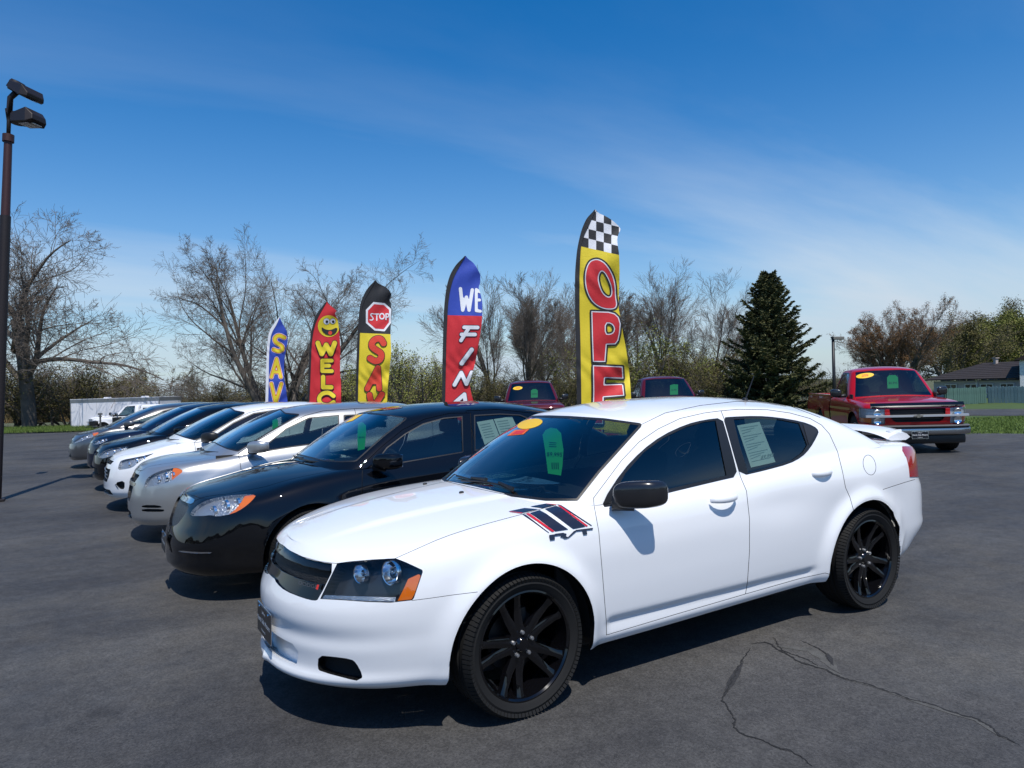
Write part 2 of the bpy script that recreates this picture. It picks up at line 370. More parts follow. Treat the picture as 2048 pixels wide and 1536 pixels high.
    V = V[fi]; F = inv[F]; ok = (F[:, 0] != F[:, 1]) & (F[:, 1] != F[:, 2]) & (F[:, 2] != F[:, 0]); F, R = F[ok], R[ok]
    # smoothing rounds the ridges between the patches
    E = np.concatenate([F[:, [0, 1]], F[:, [1, 2]], F[:, [2, 0]]]); E = np.unique(np.sort(E, 1), axis=0)
    cnt = np.zeros(len(V)); np.add.at(cnt, E.ravel(), 1)
    fe = np.concatenate([F[:, [0, 1]], F[:, [1, 2]], F[:, [2, 0]]]); fe = np.sort(fe, 1); ue, uc = np.unique(fe, axis=0, return_counts=True)
    bd = np.zeros(len(V), bool); bd[ue[uc == 1].ravel()] = True; mid = np.abs(V[:, 1]) < 1e-4
    for _ in range(g('smooth', 5)):
        sm = np.zeros_like(V); np.add.at(sm, E[:, 0], V[E[:, 1]]); np.add.at(sm, E[:, 1], V[E[:, 0]])
        av = sm/cnt[:, None]; Vn = V+.5*(av-V); Vn[bd & ~mid] = V[bd & ~mid]; Vn[mid] = V[mid]; V = Vn
    def norms(V):
        n = np.cross(V[F[:, 1]]-V[F[:, 0]], V[F[:, 2]]-V[F[:, 0]]); N = np.zeros_like(V)
        for k_ in range(3): np.add.at(N, F[:, k_], n)
        N[mid, 1] = 0; return N/np.maximum(np.linalg.norm(N, axis=1, keepdims=True), 1e-12)
    N = norms(V)
    for sc_ in g('sculpt', []): V = V+sc_(V, N); V[mid, 1] = 0
    N = norms(V)
    D = np.concatenate([V, N], 1); out = {}
    for ri, (nm, _) in enumerate(pats): out[nm] = D[F[R == ri]]
    return out, surf_z
class Car:
    def __init__(s, name, p, loc, rz, label, cat='car', group=None):
        s.root = empty(name, loc, rz, label, cat, group); s.p = p
        s.M = np.array(Matrix.Translation(loc) @ Matrix.Rotation(rz, 4, 'Z')); s.Mi = np.linalg.inv(s.M)
        s.s, s.surf_z = body_surface(p); s.all0 = np.concatenate(list(s.s.values())); s.bvh = None; s.gapS = []
    def px(s, P): return pxproj(P, s.M)
    def pdf(s, poly, sel=None, grow=0.0, facing=True):
        """distance function of a closed outline measured in the photograph"""
        poly = np.asarray(poly, float)
        def f(P):
            d = poly_sdf(s.px(P), poly)-grow
            if sel is not None: d = np.where(sel(P), d, 999.)
            return d
        return f
    def ldf(s, poly, ax=(0, 2), sel=None, grow=0.0):
        poly = np.asarray(poly, float)
        def f(P):
            d = poly_sdf(P[:, list(ax)], poly)-grow
            if sel is not None: d = np.where(sel(P), d, 9.)
            return d
        return f
    def take(s, names, df, refine=1, near=0.0):
        ins = []; seg = []
        for n in names:
            a, b, c = clip(s.s[n], df, refine, near); ins.append(a); seg.append(c); s.s[n] = b
        return np.concatenate(ins), np.concatenate(seg)
    def panel(s, name, names, mk, w, depth=.007):
        """cut a panel with a narrow joint round it; mk(grow) gives the distance function"""
        a, g1 = s.take(names, mk(-w), 2); st, g2 = s.take(names, mk(w), 2)
        s.gapS.append(offset(st, -depth)); s.gapS.append(walls(g2, 0, -depth)); s.s[name] = a; return a
    def seam(s, names, line, w, sel=None, depth=.007, px=True, ax=(0, 2)):
        def df(P):
            Q = s.px(P) if px else P[:, list(ax)]
            d = line_dist(Q, line)-w
            return d if sel is None else np.where(sel(P), d, 99.)
        st, g2 = s.take(names, df, 4, near=(8 if px else .03)*s.p.get('cell', 1)); s.gapS.append(offset(st, -depth))
    def make_bvh(s):
        A = s.all0; P = A[:, :, :3].reshape(-1, 3); s.bvh = BVHTree.FromPolygons([tuple(v) for v in P], [(3*i, 3*i+1, 3*i+2) for i in range(len(A))])
        A2 = mirror(A); s.bvh2 = BVHTree.FromPolygons([tuple(v) for v in A2[:, :, :3].reshape(-1, 3)], [(3*i, 3*i+1, 3*i+2) for i in range(len(A2))])
    def hit(s, x, y, off=0.0):
        """point on the body seen at a photo position, in car coordinates, with normal"""
        if s.bvh is None: s.make_bvh()
        d = cf+cr*(x-1024)/CF-cu*(y-768)/CF; d = s.Mi[:3, :3]@d; o = s.Mi[:3, :3]@CC+s.Mi[:3, 3]
        best = None
        for b in (s.bvh, s.bvh2):
            h = b.ray_cast(Vector(o), Vector(d).normalized())
            if h[0] is not None and (best is None or h[3] < best[2]):
                n = h[1] if h[1].dot(Vector(d)) < 0 else -h[1]; best = (h[0]+n*off, n, h[3])
        return best if best else (Vector(o)+Vector(d)*5, Vector((0, 1, 0)), 5)
    def decal(s, name, polys, mt, off=.0015, parent=None, sub=3):
        """flat print laid on the body: triangles measured in photo pixels"""
        V, F = polys; V = np.array([tuple(v) for v in V], float); T = []
        for f in F: T += [(f[0], f[i], f[i+1]) for i in range(1, len(f)-1)]
        S = V[np.array(T, int)]; S = np.concatenate([S, np.zeros((len(S), 3, 1))], 2)
        for _ in range(3):
            e = np.stack([np.linalg.norm(S[:, i]-S[:, (i+1) % 3], axis=1) for i in range(3)], 1).max(1); b = e > 6
            if not b.any(): break
            S = np.concatenate([S[~b], split4(S[b])])
        Q = S.reshape(-1, 3); fi, inv = weld(Q, 100); P = [tuple(s.hit(x, y, off)[0]) for x, y, _ in Q[fi]]; F = inv.reshape(-1, 3)
        me = bpy.data.meshes.new(name); me.from_pydata(P, [], [tuple(map(int, f)) for f in F]); me.materials.append(mt); me.shade_smooth()
        o = bpy.data.objects.new(name, me); return link(o, parent or s.root)
    def plane(s, x, y, P0, n):
        d = Vector(s.Mi[:3, :3]@(cf+cr*(x-1024)/CF-cu*(y-768)/CF)); o = Vector(s.Mi[:3, :3]@CC+s.Mi[:3, 3]); n = Vector(n)
        return tuple(o+d*((Vector(P0)-o).dot(n)/d.dot(n)))
    def hang(s, name, outline, mt, label, cat, lines, depth=.035, pm=None, lift=.003, group=None, ctr=None):
        """flat sheet or tag hung just behind the glass; outline and print measured in photo pixels"""
        c = ctr or np.mean(np.array(outline, float), 0); P, n, _ = s.hit(*c); n = n.copy(); P0 = P-n*depth
        w_ = lambda V, k: [tuple(s.root.matrix_basis @ Vector(s.plane(x, y, P0+n*k, n))) for x, y in V]
        mb = MB(); mb.add(w_(outline, 0), [tuple(range(len(outline)))]); o = mb.build(name, mt, None); tag(o, label, cat, group)
        if lines:
            V, F = merge(lines); me = bpy.data.meshes.new('print'); me.from_pydata(w_(V, lift), [], [tuple(map(int, f)) for f in F]); me.materials.append(pm); link(bpy.data.objects.new('print', me), o)
        return o
    def flush_gaps(s):
        if s.gapS: soup_obj('panel_gap', both(np.concatenate([x for x in s.gapS if len(x)])), GAP, s.root)
def quad_patch(c, n=6, m=2):
    """grid over a four-corner patch"""
    c = [np.array(k, float) for k in c]; V = []; F = []
    for i in range(n+1):
        for j in range(m+1):
            u, v = i/n, j/m; V.append((c[0]*(1-u)+c[1]*u)*(1-v)+(c[3]*(1-u)+c[2]*u)*v)
    for i in range(n):
        for j in range(m): F.append((i*(m+1)+j, (i+1)*(m+1)+j, (i+1)*(m+1)+j+1, i*(m+1)+j+1))
    return V, F
def merge(L):
    V = []; F = []
    for v, f in L: b = len(V); V += list(v); F += [tuple(i+b for i in k) for k in f]
    return V, F
def ptext(txt, corner, vx, vy, size=1.0, offset_=.0, spacing=1.0):
    """text triangles in photo pixels: origin, x and y vectors per unit"""
    V, T = text_soup(txt, size, offset_, spacing); c, vx, vy = [np.array(k, float) for k in (corner, vx, vy)]
    return [c+vx*a[0]+vy*a[1] for a in V], T

# ------------------------------------------------------------------ wheels, seats, mirrors and other car parts
WHEEL_CACHE = {}
def wheel_meshes(R, Wd, rr, style):
    k = (R, Wd, rr, style[0])
    if k in WHEEL_CACHE: return WHEEL_CACHE[k]
    h = Wd/2; t = MB()
    prof = [(rr-.012, -h*.80), (rr+.004, -h*.93), (rr+.02, -h*.99), (rr+(R-rr)*.45, -h*1.06), (R-.022, -h*1.0), (R-.008, -h*.90)]
    for y in (-.72, -.62): prof += [(R-.002, h*y)]
    for y in (-.40, 0, .40): prof += [(R, h*(y-.09)), (R-.008, h*(y-.06)), (R-.008, h*(y+.06)), (R, h*(y+.09))]
    prof += [(a, -b) for a, b in prof[:8][::-1]]
    t.lathe(prof, 80)
    nb = 96
    for i in range(nb):                                   # shoulder tread blocks
        a = 2*math.pi*i/nb
        for sgn in (-1, 1):
            rot = Matrix.Rotation(-a, 3, 'Y') @ Matrix.Rotation(sgn*.42, 3, 'Z')
            c = Matrix.Rotation(-a, 3, 'Y') @ Vector((R-.0158, sgn*h*.90, 0)); t.box(c, (.018, .046, 2*math.pi*R/nb*.74), 0, rot)
    r = MB()
    r.lathe([(rr+.002, h*.86), (rr+.002, h*.92), (rr-.006, h*.94), (rr-.014, h*.86), (rr-.02, h*.55), (rr-.035, h*.1), (rr-.04, -h*.9)], 64)
    ns = style[1]
    yh, yr = h*.62, h*.80
    for i in range(ns):
        a = 2*math.pi*(i+.5)/ns+(style[2] if i % 2 else -style[2])
        w0, w1 = style[3], style[4]; M3 = Matrix.Rotation(-a, 3, 'Y')
        secs = []
        for q_, wd in ((.045, w0), (.5, (w0+w1)/2*.92), (.82, w1), (1.0, w1*1.35)):
            rad = .03+(rr-.035)*q_; y = yh+(yr-yh)*q_**2-.012*math.sin(math.pi*q_)
            secs.append([M3 @ Vector((rad, y-.035, -wd)), M3 @ Vector((rad, y-.006, -wd*.9)), M3 @ Vector((rad, y, -wd*.1)), M3 @ Vector((rad, y, wd*.1)), M3 @ Vector((rad, y-.006, wd*.9)), M3 @ Vector((rad, y-.035, wd))])
        V = [v for s_ in secs for v in s_]; F = []
        for j in range(len(secs)-1):
            for k_ in range(6): F.append((j*6+k_, j*6+(k_+1) % 6, (j+1)*6+(k_+1) % 6, (j+1)*6+k_))
        r.add(V, F)
    r.lathe([(0, yh+.012), (.028, yh+.012), (.034, yh+.006), (.04, yh-.004), (.078, yh-.008), (.088, yh-.03)], 40)
    n = MB()
    for i in range(5):
        a = 2*math.pi*(i+.25)/5; n.lathe([(0, yh+.012), (.008, yh+.011), (.0105, yh+.006), (.0105, yh-.02)], 8, c=(.057*math.cos(a), 0, .057*math.sin(a)))
    d = MB(); d.lathe([(0, .0), (.06, .0), (.06, -.01), (.148, -.012), (.148, -.03), (0, -.03)], 40)
    d.box((.0, -.01, .12), (.12, .05, .07))
    out = []
    for mb, nm, ang in ((t, 'tyre', .6), (r, 'rim', .5), (n, 'lug_nut', .6), (d, 'brake_disc', .6)):
        me = mb.mesh(nm); bm = bmesh.new(); bm.from_mesh(me); bmesh.ops.recalc_face_normals(bm, faces=bm.faces); bm.to_mesh(me); bm.free(); me.shade_smooth(); me.set_sharp_from_angle(angle=ang); out.append(me)
    WHEEL_CACHE[k] = out; return out
def add_wheels(car, spots, R, Wd, rr, style, rimmat, steer=0, nutmat=None):
    for (x, y) in spots:
        mt, mr, mn, md = wheel_meshes(R, Wd, rr, style)
        e = bpy.data.objects.new('wheel', None); e.empty_display_size = .1; link(e, car.root); e.location = (x, y, R-.003)
        e.rotation_euler = (0, random.random()*6, (math.pi if y < 0 else 0)+(steer if x > -1 else 0)); e.rotation_mode = 'ZYX' if False else 'XYZ'
        e.rotation_euler = (0, car.p.get('spin', 0)+x*1.3, (math.pi if y < 0 else 0)+(steer if x > -1 else 0))
        for me, m, nm in ((mt, RUB, 'tyre'), (mr, rimmat, 'rim'), (mn, nutmat or SILVERP, 'lug_nuts'), (md, SILVERP if rimmat is not GLOSSBLK else BLK, 'brake_disc')):
            if not me.materials: me.materials.append(m)
            o = bpy.data.objects.new(nm, me); link(o, e)
            if me.materials[0] is not m: o.material_slots[0].link = 'OBJECT'; o.material_slots[0].material = m
def arch_liner(car, x, zc_, r, yo=.86, yi=.50):
    for s in (1, -1):
        m = MB(); n = 28; V = []
        for i in range(n+1):
            a = math.radians(-8+196*i/n)
            px_, pz = x+r*math.cos(a), zc_+r*math.sin(a)
            V += [(px_, s*yo, pz), (px_, s*yi, pz)]
        F = [(2*i, 2*i+1, 2*i+3, 2*i+2) for i in range(n)]; b = len(V)
        V2 = V+[(x, s*yi, zc_)]; F += [(2*i+1, b, 2*i+3) for i in range(n)]
        m.add(V2, F); m.build('arch_liner', GAP, car.root, smooth=False)
def seat_mesh(mb, c, w=.50, mi=0, hr=True, tilt=.32, hb=.60):
    x, y, z = c
    def slab(sec, wd):      # sec: list of (x,z) outline ; rounded by shrinking the side rings
        n = len(sec); cx = sum(a for a, _ in sec)/n; cz = sum(b for _, b in sec)/n; V = []; F = []
        rows = [(-.5, .80), (-.44, .95), (-.3, 1), (.3, 1), (.44, .95), (.5, .80)]
        for yy, k in rows: V += [(x+cx+(a-cx)*k, y+yy*wd, z+cz+(b-cz)*k) for a, b in sec]
        for i in range(len(rows)-1):
            for j in range(n): F.append((i*n+j, i*n+(j+1) % n, (i+1)*n+(j+1) % n, (i+1)*n+j))
        F += [tuple(range(n)), tuple((len(rows)-1)*n+j for j in range(n))]; mb.add(V, F, mi)
    slab([(.28, .02), (.30, .12), (.22, .17), (-.2, .12), (-.26, .06), (-.22, 0)], w)
    t = tilt; bx = -.22
    slab([(bx, .08), (bx+.06, .14), (bx+.02-t*.2, .35), (bx-.02-t*hb, .08+hb), (bx-.10-t*hb, .06+hb), (bx-.14-t*.3, .35), (bx-.10, .08)], w*.96)
    if hr:
        hx, hz = bx-.05-t*hb, .10+hb
        slab([(hx+.05, hz+.02), (hx+.06, hz+.10), (hx+.0, hz+.19), (hx-.06, hz+.17), (hx-.07, hz+.04), (hx-.02, hz)], w*.52)
def interior(car, xs, yw=.70, zf=.28, dash=(-.62, .92), rear=None, sm=None, hb=.60, wheel=True):
    """floor, dashboard, steering wheel and seats"""
    r = car.root; f = MB()
    x1, x0 = dash[0]+.45, xs[-1]-.55
    f.box(((x0+x1)/2, 0, zf), (x1-x0, 1.5, .03)); f.box(((x0+x1)/2, 0, zf+.12), (x1-x0-.3, .18, .25))
    for s in (1, -1): f.box(((x0+x1)/2, s*(yw+.065), zf+.33), (x1-x0, .02, .62))
    f.box((x0+.02, 0, zf+.3), (.04, 1.45, .62)); f.build('cabin_floor', INT, r)
    d = MB(); dx, dz = dash; n = 16; V = []; F = []
    sec = [(.42, .0), (.25, .035), (.05, .03), (-.10, -.02), (-.14, -.10), (-.10, -.25), (.0, -.42)]
    for i in range(n+1):
        y = -yw+2*yw*i/n; k = 1-.25*(abs(y)/yw)**3; hump = .035*math.exp(-((y-.36)/.2)**2)
        V += [(dx+a*k, y, dz+b+(hump if j in (1, 2, 3) else 0)) for j, (a, b) in enumerate(sec)]
    m = len(sec)
    for i in range(n):
        for j in range(m-1): F.append((i*m+j, i*m+j+1, (i+1)*m+j+1, (i+1)*m+j))
    d.add(V, F); d.build('dashboard', INT, r, smooth=True)
    if wheel:
        s = MB(); c = Vector((dx-.30, .36, dz-.06)); ax = Matrix.Rotation(math.radians(-65), 3, 'Y'); pts = [c+ax @ Vector((.185*math.cos(a), .185*math.sin(a), 0)) for a in np.linspace(0, 2*math.pi, 25)]
        s.tube(pts, .016, 6, cap=False); s.box(c, (.14, .16, .04), 0, ax); s.tube([c+ax @ Vector((0, -.18, 0)), c+ax @ Vector((0, .18, 0))], .016, 5); s.tube([c, c+Vector((.3, 0, -.1))], .035, 8)
        s.build('steering_wheel', INT, r, smooth=True)
    for x in xs:
        for y in (.36, -.36):
            mb = MB(); seat_mesh(mb, (x, y, zf+.13), hb=hb); mb.build('seat', sm or INT, r, smooth=True, auto=.7)
    if rear:
        for y in (.34, -.34):
            mb = MB(); seat_mesh(mb, (rear, y, zf+.15), w=.62, tilt=.42, hb=hb-.02); mb.build('rear_seat', sm or INT, r, smooth=True, auto=.7)
    xm = car.p['gx'][2]-.12; zm = float(car.p['zr'](xm))-.14; mb = MB(); mb.box((xm, 0, zm), (.03, .22, .06)); mb.build('rear_view_mirror', INT, r, bevel=.008)
def ellipsoid(mb, c, r, p=2.6, n=20, m=14, mi=0, shear=(0, 0), rot=None):
    V = []; F = []
    f = lambda v, e: math.copysign(abs(v)**e, v)
    for i in range(m+1):
        a = math.pi*(i/m-.5)
        for j in range(n):
            b = 2*math.pi*j/n; e = 2/p
            v = Vector((r[0]*f(math.cos(a), e)*f(math.cos(b), e), r[1]*f(math.cos(a), e)*f(math.sin(b), e), r[2]*f(math.sin(a), e)))
            v.x += shear[0]*v.y; v.z += shear[1]*v.y
            V.append((rot @ v if rot is not None else v)+Vector(c))
    for i in range(m):
        for j in range(n): F.append((i*n+j, i*n+(j+1) % n, (i+1)*n+(j+1) % n, (i+1)*n+j))
    mb.add(V, F, mi)
def mirrors(car, c, r, mt, foot=None, shear=(-.35, .05), p=3.0, glassm=None, tri=None):
    for s in (1, -1):
        mb = MB(); ellipsoid(mb, (c[0], s*c[1], c[2]), r, p, 24, 16, shear=(s*shear[0], s*shear[1]))
        o = mb.build('door_mirror', mt, car.root, smooth=True)
        f = foot or (c[0]+.03, c[1]-r[1]-.06, c[2]-.06)
        mb = MB(); mb.tube([(f[0], s*f[1], f[2]), (c[0]+.02, s*(c[1]-r[1]*.3), c[2]-r[2]*.75)], [.042, .034], 10); mb.build('mirror_arm', BLK, o, smooth=True)
        mb = MB(); mb.box((c[0]-r[0]*.99-.0, s*c[1], c[2]), (.006, r[1]*1.55, r[2]*1.5), 0, Matrix.Rotation(-s*shear[0], 3, 'Z')); mb.build('mirror_glass', mat('mirror_glass', (.6, .65, .7), .02, 1), o, bevel=.002)
def handle(car, c, mt, L=.20, parent=None, y0=None):
    for s in (1, -1):
        mb = MB(); n = 9; V = []; F = []
        for i in range(n):
            t = i/(n-1); x = c[0]+L*(t-.5); out = .036*math.sin(math.pi*min(max(t*1.12-.06, 0), 1))**.45; hh = .014+.006*math.sin(math.pi*t)
            for a in np.linspace(0, 2*math.pi, 9)[:-1]: V.append((x, s*(c[1]-.01+out+.009*math.cos(a)), c[2]+hh*math.sin(a)+.012*(t-.5)*-.3))
        for i in range(n-1):
            for j in range(8): F.append((i*8+j, i*8+(j+1) % 8, (i+1)*8+(j+1) % 8, (i+1)*8+j))
        F += [tuple(range(8)), tuple((n-1)*8+j for j in range(8))]
        mb.add(V, F); mb.build('door_handle', mt, parent[0 if s > 0 else 1] if parent else car.root, smooth=True)
def wiper(car, pts, off=.012):
    """wiper arm and blade following the glass, ends measured in the photo"""
    P = [car.hit(x, y, off)[0] for x, y in pts]
    mb = MB(); mb.tube(P, .006, 5); Q = [p+Vector((0, 0, .012)) for p in P[:max(2, len(P)*2//3)]]; mb.tube(Q, [.011]+[.007]*(len(Q)-1), 5)
    mb.build('wiper', BLK, car.root)
def plate(car, M, lines, w=.305, h=.152):
    mb = MB(); mb.box((0, 0, 0), (w, h, .004)); mb.box((0, 0, .002), (w-.012, h-.012, .0045), 1)
    for v in range(len(mb.v)): mb.v[v] = tuple(M @ Vector(mb.v[v]))
    o = mb.build('licence_plate', [CHROME, mat('plate_black', (.012, .012, .014), .35)], car.root)
    for txt, sz, y in lines: text_obj('lettering', txt, sz, mat('plate_letter', (.75, .75, .75), .4), M @ Matrix.Translation((0, y, .0052)), o, offset=sz*.012)
    for x in (-.1, .1):
        b = MB(); b.lathe([(0, .009), (.006, .008), (.008, .004)], 8, axis='z', c=(x, h/2-.014, 0)); b.v = [tuple(M @ Vector(v)) for v in b.v]; b.build('screw', CHROME, o)
    return o
# ------------------------------------------------------------------ ground
def wpt(px, depth, z=None, py=None):
    """world point on the ray of a photo column at a distance, dropped to the ground (or at a photo row)"""
    d = cf+cr*(px-1024)/CF-cu*((py if py is not None else 780)-768)/CF; P = CC+d*depth
    return Vector((P[0], P[1], 0 if py is None and z is None else (P[2] if z is None else z)))
def hor(px): return 775+(1024-px)*.0304
def hgt(px, depth, ytop): return (hor(px)+1.576*CF/depth-ytop)/CF*depth
def nodes(m): return m.node_tree.nodes, m.node_tree.links
def asphalt():
    m = bpy.data.materials.new('asphalt'); m.use_nodes = True; N, L = nodes(m); b = N['Principled BSDF']; t = N.new('ShaderNodeTexCoord')
    def noise(sc_, det=6, ro=.6, src=None, stretch=None):
        n = N.new('ShaderNodeTexNoise'); n.inputs['Scale'].default_value = sc_; n.inputs['Detail'].default_value = det; n.inputs['Roughness'].default_value = ro
        s_ = t.outputs['Object']
        if stretch:
            mp_ = N.new('ShaderNodeMapping'); mp_.inputs['Scale'].default_value = stretch; mp_.inputs['Rotation'].default_value = (0, 0, math.radians(62)); L.new(s_, mp_.inputs[0]); s_ = mp_.outputs[0]
        L.new(s_, n.inputs['Vector']); return n.outputs['Fac']
    def ramp(f, a, b_, c0, c1):
        r = N.new('ShaderNodeValToRGB'); r.color_ramp.elements[0].position = a; r.color_ramp.elements[1].position = b_; r.color_ramp.elements[0].color = (*c0, 1); r.color_ramp.elements[1].color = (*c1, 1); L.new(f, r.inputs[0]); return r.outputs[0]
    def mixc(f, a, b_, mode='MIX'):
        x = N.new('ShaderNodeMix'); x.data_type = 'RGBA'; x.blend_type = mode
        if isinstance(f, float): x.inputs[0].default_value = f
        else: L.new(f, x.inputs[0])
        L.new(a, x.inputs[6]); L.new(b_, x.inputs[7]); return x.outputs[2]
    c1 = ramp(noise(.42, 8, .66), .34, .66, (.034, .034, .037), (.088, .086, .084))         # sealed surface, uneven wear
    c2 = ramp(noise(1.0, 8, .72, stretch=(.22, 1.0, 1)), .40, .72, (.036, .036, .039), (.115, .112, .106))  # worn brush marks of the sealer
    c = mixc(.38, c1, c2)
    c3 = ramp(noise(9, 8, .75), .38, .66, (.82, .82, .82), (1.16, 1.16, 1.16)); c = mixc(1.0, c, c3, 'MULTIPLY')
    wear = ramp(noise(.23, 8, .7), .53, .72, (0, 0, 0), (1, 1, 1)); tan = N.new('ShaderNodeRGB'); tan.outputs[0].default_value = (.125, .112, .09, 1)
    wf = N.new('ShaderNodeMath'); wf.operation = 'MULTIPLY'; wf.inputs[1].default_value = .55; L.new(wear, wf.inputs[0]); c = mixc(wf.outputs[0], c, tan.outputs[0])
    oil = ramp(noise(.8, 6, .62), .66, .76, (0, 0, 0), (1, 1, 1)); oc = N.new('ShaderNodeRGB'); oc.outputs[0].default_value = (.014, .014, .016, 1); of_ = N.new('ShaderNodeMath'); of_.operation = 'MULTIPLY'; of_.inputs[1].default_value = .6; L.new(oil, of_.inputs[0]); c = mixc(of_.outputs[0], c, oc.outputs[0])
    vor = N.new('ShaderNodeTexVoronoi'); vor.inputs['Scale'].default_value = 110; L.new(t.outputs['Object'], vor.inputs['Vector']); vr = ramp(vor.outputs['Color'], .15, .95, (.72, .72, .72), (1.30, 1.29, 1.27)); c = mixc(1.0, c, vr, 'MULTIPLY')      # stone chips
    grit = ramp(noise(130, 3, .7), .60, .72, (0, 0, 0), (1, 1, 1)); gc = N.new('ShaderNodeRGB'); gc.outputs[0].default_value = (.20, .195, .19, 1)
    gf = N.new('ShaderNodeMath'); gf.operation = 'MULTIPLY'; gf.inputs[1].default_value = .30; L.new(grit, gf.inputs[0]); c = mixc(gf.outputs[0], c, gc.outputs[0])
    L.new(c, b.inputs['Base Color']); b.inputs['Roughness'].default_value = .62; b.inputs['Specular IOR Level'].default_value = .25
    rr = ramp(noise(3.0, 5), .3, .7, (.58, .58, .58), (.80, .80, .80)); L.new(rr, b.inputs['Roughness'])
    bp = N.new('ShaderNodeBump'); bp.inputs['Strength'].default_value = .5; bp.inputs['Distance'].default_value = .006; L.new(noise(150, 4, .75), bp.inputs['Height']); L.new(bp.outputs[0], b.inputs['Normal'])
    return m
def grassmat(name, c0, c1):
    m = bpy.data.materials.new(name); m.use_nodes = True; N, L = nodes(m); b = N['Principled BSDF']; t = N.new('ShaderNodeTexCoord'); n = N.new('ShaderNodeTexNoise'); n.inputs['Scale'].default_value = 1.1; n.inputs['Detail'].default_value = 9; n.inputs['Roughness'].default_value = .7
    r = N.new('ShaderNodeValToRGB'); r.color_ramp.elements[0].position = .32; r.color_ramp.elements[1].position = .68; r.color_ramp.elements[0].color = (*c0, 1); r.color_ramp.elements[1].color = (*c1, 1)
    L.new(t.outputs['Object'], n.inputs['Vector']); L.new(n.outputs['Fac'], r.inputs[0]); L.new(r.outputs[0], b.inputs['Base Color']); b.inputs['Roughness'].default_value = .9; return m
GRASS = grassmat('grass_green', (.038, .068, .011), (.062, .105, .019)); VERGE = grassmat('verge', (.05, .062, .018), (.11, .105, .045))
ASPH = asphalt()
def sheet(name, pts, z, mt):
    mb = MB(); mb.add([(x, y, z) for x, y in pts], [tuple(range(len(pts)))]); o = mb.build(name, mt, None); o['kind'] = 'structure'; return o
def terrain():
    g = np.unique(np.concatenate([np.linspace(-900, 900, 25), np.linspace(-80, 80, 81)])); X, Y = np.meshgrid(g, g, indexing='ij'); d = np.clip((-38.8-Y)/4, 0, 1)*np.clip((X+9)/6, 0, 1); Z = -.06-.46*d*d*(3-2*d); n = len(g); q = (np.arange(n-1)[:, None]*n+np.arange(n-1)[None]).ravel()
    o = link(bpy.data.objects.new('terrain', np_mesh('terrain', np.stack([X, Y, Z], -1).reshape(-1, 3), np.stack([q, q+n, q+n+1, q+1], 1), VERGE))); o['kind'] = 'structure'

e = [(x, y) for x, y in ((160, 160), (160, -41), (6.5, -41.5), (2.6, -38.2), (-1, -36.5), (-14, -31), (-16.5, -20), (-17.5, -9), (-18.7, -4.9), (-22, 6), (-30, 40), (-30, 160))]  # far corners lie out of view, stretched so car paint reflects dark asphalt
sheet('asphalt_lot', e, 0, ASPH)
sheet('lawn', [(-14, -31.5), (-16.5, -20), (-17.5, -9), (-18.7, -4.9), (-22, 6), (-60, 30), (-75, -20), (-40, -60)], -.02, GRASS)
sheet('side_road', [(-29.5, 20), (-27.3, -8.6), (-26.2, -12.5), (-24, -30), (-29, -30), (-31.5, -14), (-32.7, -11), (-36, 20)], -.008, ASPH)
# cracks: sunken seams with rough lips, followed over the pavement
def crack(pts, wd, seed, name='pavement_crack'):
    rng = random.Random(seed); P = []
    for (a, b) in zip(pts[:-1], pts[1:]):
        A, B = [Vector(CC)+Vector(cf+cr*(q[0]-1024)/CF-cu*(q[1]-768)/CF)*1 for q in (a, b)]
        g = []
        for q in (a, b):
            d = cf+cr*(q[0]-1024)/CF-cu*(q[1]-768)/CF; tt = -CC[2]/d[2]; g.append(Vector(CC+d*tt))
        n = max(2, int((g[1]-g[0]).length/.012))
        for i in range(n): P.append(g[0].lerp(g[1], i/n))
    off = 0; V = []; F = []
    for i, p in enumerate(P):
        t = (P[min(i+1, len(P)-1)]-P[max(i-1, 0)]); t.z = 0; t.normalize(); s = Vector((-t.y, t.x, 0)); off = off*.9+rng.uniform(-.006, .006)
        k = wd*(.35+1.0*rng.random())*min(1, i/8, (len(P)-1-i)/8+.05); c = p+s*off
        V += [(*(c+s*(k+rng.uniform(0, .002)))[:2], .0024), (*(c-s*(k+rng.uniform(0, .002)))[:2], .0024)]
    F = [(2*i, 2*i+1, 2*i+3, 2*i+2) for i in range(len(P)-1)]
    mb = MB(); mb.add(V, F); o = mb.build(name, mat('crack_dark', (.010, .010, .011), .9, bump=.5, bscale=300), None); o['kind'] = 'structure'; return o
def stain(pts, wd, seed, col, nm, name, zz_=.0016):
    """wide weathered margin beside a crack"""
    rng = random.Random(seed); mb = MB(); P = []
    for q in pts:
        d = cf+cr*(q[0]-1024)/CF-cu*(q[1]-768)/CF; P.append(Vector(CC+d*(-CC[2]/d[2])))
    Q = []
    for a, b in zip(P[:-1], P[1:]):
        n = max(2, int((b-a).length/.03)); Q += [a.lerp(b, i/n) for i in range(n)]
    V = []; F = []; w1 = w2 = wd
    for i, p in enumerate(Q):
        t = (Q[min(i+1, len(Q)-1)]-Q[max(i-1, 0)]); t.z = 0; t.normalize(); s = Vector((-t.y, t.x, 0)); w1 = max(.004, w1*.8+.2*wd*rng.uniform(.2, 1.8)); w2 = max(.004, w2*.8+.2*wd*rng.uniform(.2, 1.8)); e_ = min(1, i/5, (len(Q)-1-i)/5+.02)
        V += [(*(p+s*w1*e_)[:2], zz_), (*(p-s*w2*e_)[:2], zz_)]
    F = [(2*i, 2*i+1, 2*i+3, 2*i+2) for i in range(len(Q)-1)]; mb.add(V, F); o = mb.build(name, mat(nm, col, .85, bump=.4, bscale=200, var=.35, vscale=14), None); o['kind'] = 'structure'
